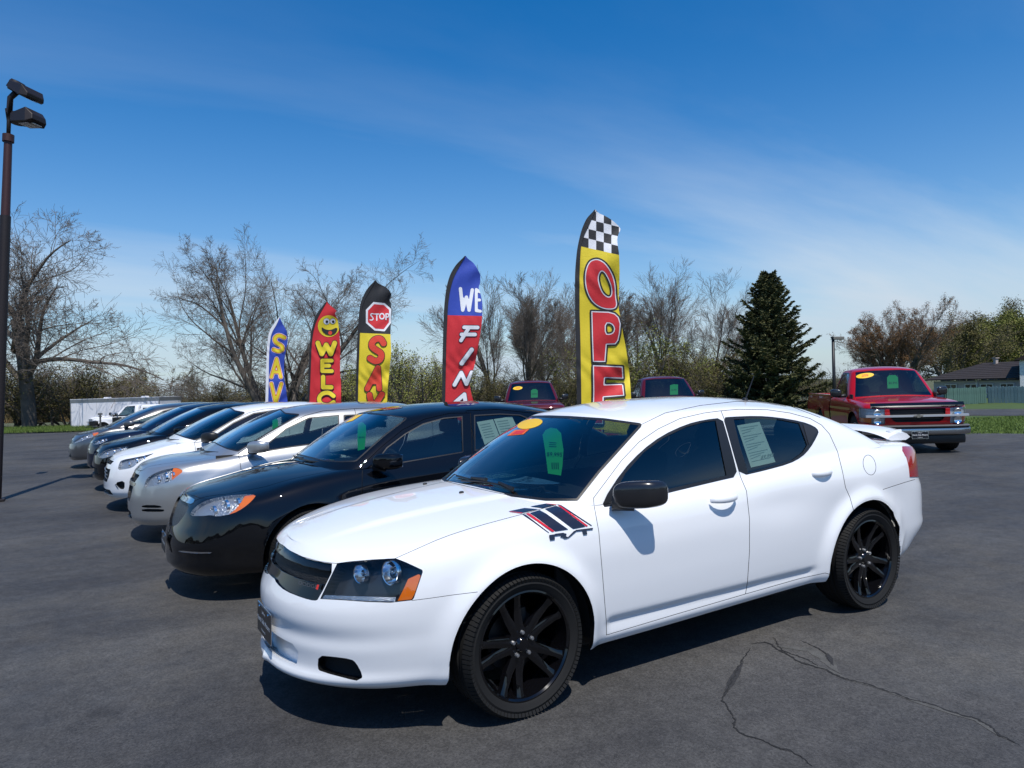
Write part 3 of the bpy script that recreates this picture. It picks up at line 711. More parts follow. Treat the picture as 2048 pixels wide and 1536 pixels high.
main = [(1500, 1288), (1530, 1283), (1562, 1302), (1600, 1322), (1650, 1338), (1690, 1357), (1745, 1372), (1830, 1402), (1900, 1425), (1955, 1440), (2000, 1472), (2048, 1494)]
stain(main[3:], .014, 2, (.070, .069, .065), 'crack_margin', 'worn_margin'); stain([(1540, 1290), (1580, 1296), (1620, 1300), (1652, 1318), (1668, 1338), (1690, 1354)], .035, 4, (.070, .069, .065), 'crack_margin', 'worn_margin')
stain([(1655, 1306), (1662, 1322), (1670, 1338)], .03, 6, (.020, .020, .022), 'crack_fill', 'tar_patch', .0020)
crack(main, .006, 1); crack([(1545, 1275), (1566, 1302), (1610, 1318), (1640, 1335)], .003, 5); crack([(1600, 1280), (1640, 1298), (1655, 1310), (1668, 1334)], .004, 7)
sec = [(1502, 1297), (1488, 1325), (1462, 1365), (1452, 1385), (1444, 1402), (1468, 1438), (1470, 1455), (1492, 1470), (1530, 1485), (1560, 1500), (1580, 1503), (1632, 1536)]
stain([(1488, 1322), (1470, 1350), (1455, 1376), (1446, 1400)], .018, 3, (.022, .022, .024), 'crack_fill', 'tar_patch', .0020); crack(sec, .0036, 9); stain([(1545, 1494), (1580, 1502), (1600, 1512)], .02, 8, (.024, .023, .023), 'crack_fill', 'tar_patch', .0020)

# ------------------------------------------------------------------ trees
BARK = mat('bark_dark', (.10, .086, .072), .9, bump=.8, bscale=9, var=.35, vscale=3); BARKL = mat('bark_pale', (.17, .15, .125), .9, bump=.6, bscale=9, var=.3, vscale=2); TWIG = mat('twig', (.145, .118, .095), .9)
def leafmat(name, c0, c1):
    m = bpy.data.materials.new(name); m.use_nodes = True; N, L = nodes(m); b = N['Principled BSDF']; g = N.new('ShaderNodeNewGeometry'); r = N.new('ShaderNodeValToRGB'); r.color_ramp.elements[0].color = (*c0, 1); r.color_ramp.elements[1].color = (*c1, 1)
    L.new(g.outputs['Random Per Island'], r.inputs[0]); L.new(r.outputs[0], b.inputs['Base Color']); b.inputs['Roughness'].default_value = .7; b.inputs['Specular IOR Level'].default_value = .2; return m
LF_G = leafmat('leaf_fresh', (.09, .10, .02), (.22, .23, .06)); LF_O = leafmat('leaf_olive', (.065, .058, .02), (.17, .15, .055)); LF_Y = leafmat('leaf_yellow_green', (.14, .15, .03), (.32, .33, .09)); LF_B = leafmat('bud_brown', (.12, .055, .022), (.24, .13, .05)); LF_P = leafmat('bud_pale', (.16, .14, .09), (.26, .24, .15)); NEED = leafmat('needle', (.032, .042, .018), (.115, .115, .045)); DRY = leafmat('dry_stem', (.07, .055, .038), (.16, .125, .08))
def branch_system(seed, H, r0, levels, lean=(0, 0), stems=1, base_spread=0.0, stem_ang=0.2, minr=.005):
    """levels: dicts(n, ang, ratio, k, up, jit, t0, rr). returns list of (points (B,k,3), radii (B,k)) per level"""
    rng = np.random.default_rng(seed); L0 = levels[0]; k = L0['k']; B = stems
    P = np.zeros((B, k, 3)); a = rng.uniform(0, 2*np.pi, B) if B > 1 else np.array([0.]); a = np.arange(B)*2.4+rng.uniform(-.3, .3, B)
    d = np.stack([np.cos(a)*stem_ang*(B > 1)+lean[0], np.sin(a)*stem_ang*(B > 1)+lean[1], np.ones(B)], 1); d /= np.linalg.norm(d, axis=1, keepdims=True)
    P[:, 0] = np.stack([np.cos(a)*base_spread, np.sin(a)*base_spread, np.full(B, -.2)], 1); Ln = np.full(B, H*L0['ratio'])*rng.uniform(.85, 1.1, B)
    out = []; R = np.full(B, r0)
    for li, Lv in enumerate(levels):
        if li > 0:
            Pp, Rp, Lp = out[-1][0], out[-1][1], Ln; n = Lv['n']; kp = Pp.shape[1]
            t = Lv['t0']+(1-Lv['t0'])*((np.arange(n)[None]+rng.uniform(.1, .95, (len(Pp), n)))/n); t[:, -1] = .999 if Lv.get('tip', 1) else t[:, -1]
            x = t*(kp-1); i = np.minimum(x.astype(int), kp-2); fr = (x-i)[..., None]; bi = np.arange(len(Pp))[:, None]
            st = Pp[bi, i]*(1-fr)+Pp[bi, i+1]*fr; tan = Pp[bi, i+1]-Pp[bi, i]; tan /= np.maximum(np.linalg.norm(tan, axis=2, keepdims=True), 1e-9); rp = Rp[bi, i]*(1-fr[..., 0])+Rp[bi, i+1]*fr[..., 0]
            rv = rng.normal(size=tan.shape); perp = rv-(rv*tan).sum(2, keepdims=True)*tan; perp /= np.linalg.norm(perp, axis=2, keepdims=True)
            an = Lv['ang']*rng.uniform(.55, 1.35, t.shape); an[:, -1] *= .45; d = tan*np.cos(an)[..., None]+perp*np.sin(an)[..., None]
            Ln = (Lp[:, None]*Lv['ratio']*(1.15-.55*t)*rng.uniform(.65, 1.2, t.shape)).ravel(); R = np.minimum(rp*Lv['rr']*rng.uniform(.75, 1.05, t.shape), rp*.95).ravel()
            keep = rng.uniform(size=len(R)) < Lv.get('keep', 1.0); st, d = st.reshape(-1, 3)[keep], d.reshape(-1, 3)[keep]; Ln, R = Ln[keep], R[keep]
            k = Lv['k']; P = np.zeros((len(R), k, 3)); P[:, 0] = st
        step = (Ln/(k-1))[:, None]; up = np.array([0, 0, 1.]); wob = rng.normal(size=d.shape)*Lv['jit']
        for j in range(1, k):
            wob = wob*.6+rng.normal(size=d.shape)*Lv['jit']*.7
            d = d+up*Lv['up']+wob; d /= np.linalg.norm(d, axis=1, keepdims=True); P[:, j] = P[:, j-1]+d*step
        taper = np.linspace(1, Lv.get('end', .35), k)[None]; out.append((P, np.maximum(R[:, None]*taper, minr)))
    return out
def tube_mesh(sys_, sides):
    V = []; F = []; o = 0
    for (P, R), n in zip(sys_, sides):
        B, k, _ = P.shape; T = np.gradient(P, axis=1); T /= np.maximum(np.linalg.norm(T, axis=2, keepdims=True), 1e-9)
        ref = np.array([.37, .83, .41]); u = np.cross(T, ref); u /= np.maximum(np.linalg.norm(u, axis=2, keepdims=True), 1e-9); v = np.cross(T, u)
        a = 2*np.pi*np.arange(n)/n; X = P[:, :, None]+R[:, :, None, None]*(u[:, :, None]*np.cos(a)[None, None, :, None]+v[:, :, None]*np.sin(a)[None, None, :, None])
        idx = np.arange(B*k*n).reshape(B, k, n)+o; q = np.stack([idx[:, :-1], np.roll(idx, -1, 2)[:, :-1], np.roll(idx, -1, 2)[:, 1:], idx[:, 1:]], -1).reshape(-1, 4)
        V.append(X.reshape(-1, 3)); F.append(q); o += B*k*n
    return np.concatenate(V), np.concatenate(F)
def np_mesh(name, V, F, mt, smooth=True):
    n = F.shape[1]; me = bpy.data.meshes.new(name); me.vertices.add(len(V)); me.vertices.foreach_set('co', V.astype(np.float32).ravel()); me.loops.add(F.size); me.loops.foreach_set('vertex_index', F.ravel().astype(np.int32)); me.polygons.add(len(F)); me.polygons.foreach_set('loop_start', (np.arange(len(F))*n).astype(np.int32)); me.update(calc_edges=True)
    if smooth: me.shade_smooth()
    me.materials.append(mt); return me
terrain()
def leaf_quads(pts, size, rng, per=1, spread=.1, asp=.6):
    P = np.repeat(pts, per, 0)+rng.normal(size=(len(pts)*per, 3))*spread; n = len(P); a = rng.normal(size=(n, 3)); a /= np.linalg.norm(a, axis=1, keepdims=True); b = np.cross(a, rng.normal(size=(n, 3))); b /= np.maximum(np.linalg.norm(b, axis=1, keepdims=True), 1e-9); s = size*rng.uniform(.6, 1.3, (n, 1))
    V = np.stack([P-a*s, P+b*s*asp, P+a*s, P-b*s*asp], 1).reshape(-1, 3); return V, np.arange(n*4).reshape(-1, 4)
def lv(n, ang, ratio, k, up, jit, t0=.3, rr=.55, **kw): return dict(n=n, ang=ang, ratio=ratio, k=k, up=up, jit=jit, t0=t0, rr=rr, **kw)
TREEC = {}; FANSEED = 31; OAKSEED = 14
def tree(name, label, px, depth, ytop, key, build, leaf=None, cat='tree', group=None, yaw=0, sx=1.0, bark=BARK, z0=0):
    """trunk and crown as parts; sizes follow the height measured in the photo"""
    if key not in TREEC:
        sys_ = build(); zmax = np.percentile(np.concatenate([P[:, -1, 2] for P, _ in sys_[-2:]]), 98.5); ns = len(sys_)
        tk, tw = sys_[:2], sys_[2:]; V, F = tube_mesh(tk, [10, 7][:len(tk)]); a = np_mesh('trunk', V, F, bark)
        V, F = tube_mesh(tw, [5, 4, 3, 3, 3][:len(tw)]); c = np_mesh('crown', V, F, TWIG if bark is BARK else BARKL); lm = None
        if leaf:
            mt, size, per, spread = leaf; rng = np.random.default_rng(5); tips = sys_[-1][0][:, -2:].reshape(-1, 3); V, F = leaf_quads(tips, size, rng, per, spread); lm = np_mesh('leaves', V, F, mt, False)
        TREEC[key] = (a, c, lm, zmax)
    a, c, lm, zmax = TREEC[key]; loc = wpt(px, depth); z0 = -.5 if px < 560 and depth > 44 else z0; loc.z = z0; H = hgt(px, depth, ytop)-z0
    e = empty(name, loc, yaw, label, cat, group, tilt=True); s = H/zmax; e.scale = (s*sx, s*sx, s)
    link(bpy.data.objects.new('trunk', a), e); co = link(bpy.data.objects.new('crown', c), e)
    if lm: link(bpy.data.objects.new('leaves', lm), co)
    return e
def oak(seed, lean=(0, 0), fork=.36, n1=7, up1=.03):
    return lambda: branch_system(seed, 14, .25, [lv(1, 0, fork, 7, .0, .04, rr=1, end=.80), lv(n1, 1.0, 1.35, 13, up1, .10, t0=.40, rr=.60, end=.20), lv(9, .8, .58, 10, .025, .12, t0=.12, rr=.40, end=.25), lv(8, .8, .56, 8, .015, .14, t0=.10, rr=.42, end=.3), lv(7, .8, .54, 6, .0, .14, t0=.10, rr=.5, end=.5), lv(3, .7, .6, 4, .0, .12, t0=.1, rr=.75, end=.7)], lean=lean)
tree('bare_tree', 'large gnarled bare tree at the left edge behind the tall lamp pole', 58, 46, 440, 'oak1', oak(OAKSEED, fork=.34, n1=9, up1=.045), yaw=2.2, sx=1.0)
def fan(seed): return lambda: branch_system(seed, 12, .20, [lv(1, 0, .62, 10, .012, .06, rr=1, end=.35), lv(8, .75, .72, 11, .02, .10, t0=.15, rr=.55, end=.22), lv(9, .75, .52, 8, .015, .12, t0=.10, rr=.42, end=.3), lv(8, .75, .52, 6, .005, .13, t0=.08, rr=.45, end=.4), lv(5, .7, .55, 5, .0, .12, t0=.1, rr=.6, end=.6), lv(2, .65, .6, 4, .0, .11, t0=.1, rr=.8, end=.7)], stems=5, base_spread=.45, stem_ang=.62)
tree('bare_tree', 'wide bare tree with low spreading limbs behind the small blue flag', 552, 46, 500, 'oak2', fan(FANSEED), yaw=.6, sx=.92)
def willow(seed, lean=(0, 0), stems=1, n1=6):
    return lambda: branch_system(seed, 10, .20, [lv(1, 0, .50, 8, .02, .07, rr=1, end=.6), lv(n1+1, .62, 1.1, 11, .045, .06, t0=.15, rr=.5, end=.22), lv(9, .5, .56, 8, .045, .07, t0=.08, rr=.40, end=.3), lv(9, .48, .58, 7, .03, .07, t0=.08, rr=.42, end=.35), lv(6, .5, .6, 6, .005, .08, t0=.08, rr=.5, end=.5), lv(3, .45, .65, 4, -.01, .08, t0=.1, rr=.75, end=.7)], lean=lean, stems=stems, stem_ang=.25, base_spread=.15)
G3 = 'bare trees behind the maroon trucks'
for px, dp, yt, key, sd, ln, ym, lab, sx in ((985, 41, 570, 'w1', 31, (.12, .05), .3, 'slender bare tree just right of the blue and red flag', .75), (1046, 39, 562, 'w2', 32, (0, .05), 1.2, 'grey bare tree left of two standing behind the left maroon truck', .95), (1078, 42, 575, 'w3', 33, (.15, -.1), 4.1, 'dark-trunked bare tree right of two behind the left maroon truck', 1.0), (1142, 44, 580, 'w1', 31, (0, 0), 3.4, 'leaning bare tree partly hidden by the tall yellow flag', 1.1),
        (1310, 43, 575, 'w2', 32, (0, 0), 5.0, 'broad bare tree right of the tall yellow flag', 1.15), (1392, 41, 580, 'w3', 33, (0, 0), 2.0, 'fine-twigged bare tree left of the dark spruce', 1.15), (1225, 47, 590, 'w3', 33, (0, 0), .2, 'bare tree directly behind the right edge of the yellow flag', .9)):
    tree('bare_tree', lab, px, dp, yt, key, willow(sd, ln, 2 if key == 'w2' else 1), group=G3, yaw=ym, sx=sx, bark=BARK)
tree('budding_tree', 'round-crowned tree with reddish brown buds behind the red pickup truck', 1795, 46, 618, 'bud', lambda: branch_system(41, 9, .2, [lv(1, 0, .55, 8, .01, .04, rr=1, end=.5), lv(7, .55, .85, 9, .02, .08, t0=.15, rr=.6, end=.2), lv(9, .5, .5, 7, .03, .1, t0=.15, rr=.5), lv(8, .5, .5, 5, .02, .12, t0=.15, rr=.55), lv(6, .5, .5, 4, .0, .12, t0=.15, rr=.6)], stems=6, base_spread=.25, stem_ang=.5), leaf=(LF_B, .032, 2, .07), sx=1.05)
G4 = 'leafing trees beyond the long brown roof'
def bushy(seed): return lambda: branch_system(seed, 8, .16, [lv(1, 0, .5, 7, .02, .06, rr=1, end=.6), lv(6, .6, .95, 8, .03, .1, t0=.1, rr=.6), lv(8, .6, .5, 6, .02, .12, t0=.15, rr=.55), lv(7, .6, .5, 5, .0, .12, t0=.15, rr=.6), lv(5, .6, .55, 4, .0, .12, t0=.15, rr=.6)], stems=3, base_spread=.4, stem_ang=.3)
for px, yt, dp, key, lf, lab in ((1905, 640, 62, 'bs1', LF_O, 'olive leafing tree just right of the red-budded tree'), (1950, 648, 66, 'bs2', LF_G, 'fresh green leafing tree above the middle of the brown roof'), (2003, 618, 70, 'bs1', LF_O, 'tallest leafing tree above the right end of the brown roof'), (2052, 630, 64, 'bs2', LF_G, 'green leafing tree cut by the right edge of the picture')):
    tree('leafing_tree', lab, px, dp, yt, key, bushy(51 if key == 'bs1' else 52), leaf=(lf, .055, 3, .2), group=G4, yaw=px*.7, sx=1.2)
G5 = 'thin trees in the far tree line'
rs = random.Random(8); FARL = ['leftmost above the trailer', 'second from the left above the trailer', 'third from the left above the trailer', 'above the middle of the trailer roof', 'above the right trailer half', 'above the right end of the trailer', 'just right of the trailer end', 'above the white pickup cab', 'above the left of the pickup cap', 'above the middle of the pickup cap', 'above the right of the pickup cap', 'just right of the pickup cap', 'second right of the pickup cap', 'third right of the pickup cap', 'fourth right of the pickup cap', 'second left of the blue flag', 'next left of the blue flag', 'between the blue and red flags', 'right of the red flag', 'second from the right', 'rightmost of them']
for i, px in enumerate((216, 232, 252, 268, 289, 303, 322, 338, 352, 368, 384, 400, 420, 442, 462, 484, 505, 612, 640, 872, 905)):
    tree('thin_tree', 'thin bare tree in the far tree line, %s' % FARL[i], px, 88+rs.uniform(-8, 12), 728+rs.uniform(0, 26)+(6 if px > 420 else 0), 'th%d' % (i % 3), (lambda s_: (lambda: branch_system(s_, 9, .13, [lv(1, 0, .85, 9, .02, .05, rr=1, end=.4), lv(9, .55, .36, 7, .05, .1, t0=.35, rr=.5), lv(6, .5, .5, 5, .03, .12, t0=.2, rr=.6), lv(5, .5, .5, 4, .0, .12, t0=.2, rr=.7)], minr=.016)))(61+i % 3), leaf=(LF_P, .10, 1, .15), group=G5, yaw=i*1.1, sx=1.1, bark=BARKL)
# shrubs
def shrub(seed, stems=9): return lambda: branch_system(seed, 4, .05, [lv(1, 0, .6, 6, .02, .1, rr=1, end=.5), lv(7, .6, .7, 6, .03, .14, t0=.1, rr=.6), lv(7, .6, .5, 5, .0, .15, t0=.15, rr=.6), lv(6, .6, .55, 4, .0, .15, t0=.15, rr=.7)], stems=stems, base_spread=.6, stem_ang=.55)
G6 = 'shrubs along the back of the lot'
rs = random.Random(3)
SH = [(815, 37, 712, LF_Y, 'sh1', .95, 'light green leafing shrub between the yellow flag and the blue and red flag'), (870, 40, 728, LF_O, 'sh2', 1.0, 'olive shrub left of the blue and red flag'), (760, 43, 742, LF_O, 'sh2', 1.2, 'low olive shrub behind the yellow and black flag'), (690, 45, 752, LF_O, 'sh3', 1.2, 'low dark shrub behind the red flag'), (945, 39, 745, LF_O, 'sh3', 1.1, 'olive shrub right of the blue and red flag'), (1130, 38, 735, LF_O, 'sh2', 1.1, 'olive shrub right of the left maroon truck'), (1270, 38, 690, LF_G, 'sh1', 1.1, 'tall green-tinged shrub right of the tall yellow flag'), (1335, 40, 715, LF_O, 'sh3', 1.3, 'olive shrub behind the right maroon truck'), (1405, 38, 705, LF_O, 'sh2', 1.2, 'olive shrub left of the spruce foot'), (1445, 36, 735, LF_O, 'sh3', 1.0, 'small shrub at the left foot of the spruce'),
      (110, 50, 728, LF_O, 'sh3', 1.3, 'brown olive thicket right of the large left tree'), (165, 54, 740, LF_O, 'sh2', 1.4, 'olive thicket just left of the white trailer'), (25, 54, 735, LF_O, 'sh2', 1.4, 'thicket at the left edge behind the lamp pole'), (205, 60, 758, LF_O, 'sh3', 1.2, 'brown thicket above the left end of the white trailer'), (455, 62, 775, LF_O, 'sh3', 1.8, 'low hedge bush right of the white pickup roof'), (505, 60, 772, LF_O, 'sh2', 1.8, 'low hedge bush left of the small blue flag'), (600, 52, 755, LF_O, 'sh3', 1.6, 'low bush between the small blue flag and the red flag'), (1012, 40, 752, LF_O, 'sh2', 1.2, 'shrub left of the left maroon truck'), (335, 74, 785, LF_O, 'sh2', 1.6, 'low green bush behind the white trailer end')]
for px, dp, yt, lf, key, sx, lab in SH:
    tree('shrub', lab, px, dp, yt, key+lf.name, shrub({'sh1': 71, 'sh2': 72, 'sh3': 73}[key]), leaf=(lf, .034, 3, .14), cat='shrub', group=G6, yaw=px*.31, sx=sx)
# undergrowth: one uncountable mass of stems and leaves along the back edge
def undergrowth():
    rng = np.random.default_rng(17); Vs = []; Fs = []; o = 0; rows = []
    for px in np.linspace(-60, 1700, 900):
        dp = (58 if px < 560 else 44)+rng.uniform(-4, 9)
        rows.append((px+rng.uniform(-4, 4), dp, rng.uniform(.7, 2.0)*(1.1 if px < 190 else (.40 if px < 700 else (.8 if px < 980 else 1.05)))))
    pts = []
    for px, dp, h in rows:
        P = np.array(wpt(px, dp)); n = 90; q = rng.normal(size=(n, 3))*np.array([.75, .75, 1])*np.array([1, 1, 0])+np.stack([np.zeros(n), np.zeros(n), h*rng.uniform(0, 1, n)**.8], 1); pts.append(P+q)
    pts = np.concatenate(pts); V, F = leaf_quads(pts, .042, rng, 1, .05); np_ = np_mesh('undergrowth', V, F, LF_O, False)
    ob = link(bpy.data.objects.new('undergrowth', np_)); tag(ob, 'tangled olive undergrowth along the back edge of the lot', 'undergrowth', kind='stuff')
    st = []
    for px, dp, h in rows:
        for _ in range(9):
            b = np.array(wpt(px+rng.uniform(-8, 8), dp+rng.uniform(-1.5, .5))); st.append(np.stack([b, b+[rng.normal()*.15, rng.normal()*.15, h*.5], b+[rng.normal()*.4, rng.normal()*.4, h*rng.uniform(.8, 1.2)]]))
    P = np.stack(st); V, F = tube_mesh([(P, np.tile(np.array([[.014, .010, .005]]), (len(P), 1)))], [3]); ob = link(bpy.data.objects.new('dry_stems', np_mesh('dry_stems', V, F, DRY))); tag(ob, 'dry brown stems standing in the undergrowth', 'stems', kind='stuff')
undergrowth()
def far_wood():
    """invented wood out of view, added as a dark horizon for paint reflections"""
    rng = np.random.default_rng(21); n = 26000; a = rng.uniform(math.radians(-38), math.radians(175), n); R = rng.uniform(95, 120, n); h = (7+3.5*np.sin(a*9)+2*np.sin(a*23+1))*rng.uniform(0, 1, n)**.7
    P = np.stack([R*np.cos(a), R*np.sin(a), h], 1); V, F = leaf_quads(P, .9, rng, 1, .3); o = link(bpy.data.objects.new('far_wood', np_mesh('far_wood', V, F, LF_O, False))); tag(o, 'olive brown wood added out of view for the paint to reflect', 'wood', kind='stuff')
far_wood()
def grass_blades():
    rng = np.random.default_rng(4); P = []
    for _ in range(40000):
        t = rng.uniform(); px = rng.uniform(1560, 2090) if t < .7 else rng.uniform(-30, 330); dp = rng.uniform(18.4, 25.5) if t < .7 else rng.uniform(37.5, 45)
        P.append(wpt(px, dp))
    P = np.array(P); n = len(P); a = rng.uniform(0, 6.28, n); s = np.stack([np.cos(a), np.sin(a), 0*a], 1)*.012; top = P+np.stack([rng.normal(size=n)*.04, rng.normal(size=n)*.04, rng.uniform(.02, .06, n)*(1+1.6*(P[:, 1] < -30))], 1); P[:, 2] -= .03; top[:, 2] -= .01
    V = np.stack([P-s, P+s, top], 1).reshape(-1, 3); o = link(bpy.data.objects.new('grass', np_mesh('grass', V, np.arange(3*n).reshape(-1, 3), leafmat('grass_blade', (.065, .11, .02), (.14, .20, .045)), False))); tag(o, 'short green grass beside the asphalt lot', 'grass', kind='stuff')
grass_blades()
def spruce():
    loc = wpt(1540, 34); H = hgt(1540, 34, 541); e = empty('spruce_tree', loc, 0, 'dark green conical spruce between the bare trees and the red pickup truck', 'tree', tilt=True); rng = np.random.default_rng(9)
    mb = MB(); mb.tube([(0, 0, -.1), (.02, 0, H*.5), (0, 0, H*.99)], [.2, .12, .012], 10); mb.build('trunk', BARK, e, smooth=True)
    br = []; pts = []; dirs = []; sz = []
    z = .35
    while z < H*.985:
        t = z/H; R = (2.65*(1-t)**.82)*(1 if t > .12 else .75+2*t); n = int(9+8*(1-t)); a0 = rng.uniform(0, 6.28)
        for i in range(n):
            a = a0+6.283*i/n+rng.normal()*.15; L = R*rng.uniform(.55, 1.22)*(1+.10*math.sin(3*a+2.1*z))+.12; el = rng.normal()*.06+(-.18+.65*t); d = np.array([math.cos(a)*math.cos(el), math.sin(a)*math.cos(el), math.sin(el)])
            k = np.linspace(0, 1, 6)[:, None]; sag = np.array([0, 0, 1.])*(-.16*L*(k-k*k)*4*.5+.18*L*k**2.2); P = np.array([0, 0, z])+d*L*k+sag; br.append(P)
            m = int(16+46*L); u = rng.uniform(.10, 1, m)**.75; c = np.array([np.interp(u, k[:, 0], P[:, q]) for q in range(3)]).T; sd = np.array([-math.sin(a), math.cos(a), 0]); sgn = rng.choice([-1, 1], m)[:, None]
            ll = (.06+.26*L*(1-u)*.8+.10)[:, None]*rng.uniform(.5, 1.15, (m, 1)); dd = sd*sgn*.8+d*.62+rng.normal(size=(m, 3))*.16+np.array([0, 0, -.10]); dd /= np.linalg.norm(dd, axis=1, keepdims=True)
            for s_ in (.35, .7, 1.0): pts.append(c+dd*ll*s_); dirs.append(dd+rng.normal(size=dd.shape)*.35); sz.append(np.full((m, 1), .105)*(1.15-.3*s_))
        z += .20+.10*(1-t)
    P = np.stack(br); Rr = np.tile(np.linspace(.03, .005, 6)[None], (len(P), 1)); V, F = tube_mesh([(P, Rr)], [4]); c = link(bpy.data.objects.new('crown', np_mesh('crown', V, F, BARK)), e)
    P, D, S = np.concatenate(pts), np.concatenate(dirs), np.concatenate(sz); D /= np.linalg.norm(D, axis=1, keepdims=True); b = np.cross(D, rng.normal(size=D.shape)); b /= np.linalg.norm(b, axis=1, keepdims=True)
    V = np.stack([P-D*S, P+b*S*.30, P+D*S, P-b*S*.30], 1).reshape(-1, 3); link(bpy.data.objects.new('needles', np_mesh('needles', V, np.arange(len(V)).reshape(-1, 4), NEED, False)), c)
spruce()
# ------------------------------------------------------------------ the white sedan in front
def flare(xw, zw, R, amp=.026, wd=.075, ymin=.55):
    def f(P, N):
        r = np.hypot(P[:, 0]-xw, np.maximum(P[:, 2]-zw, 0)); a = amp*np.exp(-((r-R)/wd)**2)*(P[:, 1] > ymin)*np.clip((1.0-P[:, 2])/.12, 0, 1)
        D = np.zeros_like(P); D[:, 1] = a; return D
    return f
def gbump(c, s, amp, ymin=.3, xmin=-9, xmax=9):
    c = np.array(c); s = np.array(s)
    def f(P, N):
        e = (((P-c)/s)**2).sum(1); return N*(amp*np.exp(-e)*(P[:, 1] > ymin)*(P[:, 0] > xmin)*(P[:, 0] < xmax))[:, None]
    return f
def side_step(x0, x1, zt, zm, zl, d):
    """crease along the lower doors: the skin steps in below zt and comes back out at zl"""
    def f(P, N):
        t = np.interp(P[:, 2], [zl, zm, zt], [0, 1, 0]); k = np.clip((P[:, 0]-x0)/.08, 0, 1)*np.clip((x1-P[:, 0])/.04, 0, 1)*(P[:, 1] > .6)
        D = np.zeros_like(P); D[:, 1] = -d*t*k; return D
    return f
def hood_step(y0, w_, amp):
    def f(P, N):
        yy = y0*(.62+.38*np.clip((.85-P[:, 0])/1.2, 0, 1)); t = np.clip((yy-P[:, 1])/w_+.5, 0, 1); t = t*t*(3-2*t)
        D = np.zeros_like(P); D[:, 2] = amp*t*np.clip((.80-P[:, 0])/.3, 0, 1)*(P[:, 0] > -.7)*(N[:, 2] > .6)*(P[:, 2] < 1.02); return D
    return f
def hero():
    p = dict(res=1.0, x0f=.22, nf=2.05, x0r=-2.95, nr=3.6,
        xf=tab((0, .955), (.035, 1.02), (.07, 1.03), (.13, 1.0), (.22, 1.0), (.30, 1.005), (.38, .995), (.50, 1.012), (.58, 1.008), (.66, .99), (.73, .972), (.85, .945), (.95, .915), (1, .87)),
        xr=tab((0, -3.60), (.1, -3.70), (.22, -3.86), (.27, -3.895), (.33, -3.87), (.55, -3.85), (.64, -3.83), (.68, -3.79), (.85, -3.80), (.95, -3.83), (1, -3.80)),
        W=tab((0, .835), (.04, .862), (.1, .868), (.25, .885), (.45, .898), (.65, .903), (.8, .893), (.9, .874), (.96, .85), (1, .815)),
        Wx=tab((1.1, 1), (.2, 1), (-.6, .995), (-2.2, .998), (-3, .985), (-4, .975)),
        zb=tab((1.04, .195), (.4, .235), (-.4, .225), (-2.3, .255), (-3.1, .26), (-3.9, .25)),
        zs=tab((1.04, .815), (.8, .825), (.45, .862), (0, .918), (-.5, .945), (-1, .957), (-1.5, .98), (-2, 1.018), (-2.4, 1.055), (-2.8, 1.072), (-3.4, 1.07), (-3.9, 1.05)),
        zc=tab((.90, .812), (.8, .848), (.6, .888), (.3, .932), (0, .965), (-.3, .988), (-.7, 1.0), (-2.9, 1.13), (-3.3, 1.115), (-3.8, 1.075)),
        gx=(-.20, -.62, -.90, -1.14, -2.95, -3.32, -2.48, -2.66), yT=tab((-.9, .60), (-1.15, .605), (-1.6, .63), (-2.1, .63), (-2.7, .58)),
        zr=tab((-.85, 1.395), (-1.1, 1.438), (-1.4, 1.466), (-1.8, 1.476), (-2.2, 1.458), (-2.5, 1.425), (-2.8, 1.38)), drop=.075, bulge=.028, nws=2.9,
        sculpt=[flare(0, .335, .40, .036, .058), flare(-2.73, .335, .415, .040, .062), gbump((-2.75, .85, .90), (.55, 1, .12), .022), gbump((-1.9, .85, .80), (.35, 1, .10), -.012),
                side_step(-2.24, -.50, .372, .340, .262, .017), hood_step(.40, .05, .010)])
    car = Car('parked_sedan', p, (0, 0, 0), 0, 'white four-door sedan with black alloy wheels and black and red fender stripes, nearest car', 'car')
    r = car.root; PW = mat('white_paint', (.80, .81, .825), .4, coat=1, coatr=.02, spec=.1)
    c = car.s
    # wheel openings
    for xw, R in ((0, .402), (-2.725, .412)):
        a, sg = car.take(['lower'], lambda P: np.where(P[:, 1] > .5, np.hypot(P[:, 0]-xw, np.maximum(P[:, 2]-.335, 0))-R, 9.), 2)
        car.gapS.append(walls(sg, 0, -.0)); c['arch%g' % xw] = walls(sg, 0.0, -.022)
        arch_liner(car, xw, .335, R+.012)
    side = lambda P: (P[:, 1] > .5) & (P[:, 0] > -2.68)
    # side windows: black frame, then the panes
    dloF = chaikin([(1204, 1004), (1210, 1018), (1328, 988), (1440, 961), (1476, 953), (1466, 912), (1452, 862), (1444, 835.5), (1408, 839.5), (1372, 848.5), (1324, 870.5), (1283, 901), (1245, 941)], 1)
    dloR = chaikin([(1446, 835), (1454, 862), (1468, 912), (1480, 952.5), (1530, 941), (1578, 928), (1604, 914), (1620, 897), (1634, 873), (1638, 862), (1628, 852), (1602, 842.5), (1554, 834.5), (1513, 831.5), (1463, 833.5)], 1)
    gF = [(1222, 1002), (1250, 947), (1287, 905), (1326, 876), (1373, 853.5), (1408, 844), (1431, 841), (1441, 893), (1453, 951), (1328, 980)]
    gR = [(1467, 839), (1513, 836), (1555, 838.5), (1598, 846.5), (1614, 890), (1605, 905), (1584, 920), (1540, 934), (1496, 946), (1480, 893)]
    qL = [(1605, 848), (1626, 855.5), (1634, 863), (1617, 890)]
    frF, sF = car.take(['cabin', 'lower'], car.pdf(dloF, side), 2); frR, sR = car.take(['cabin', 'lower'], car.pdf(dloR, side), 2)
    gf, sg1, _ = clip(frF, car.pdf(gF, side), 2); gr, sg2, _ = clip(frR, car.pdf(gR, side), 2); ql, sg2, sq = clip(sg2, car.pdf(qL, side), 2)
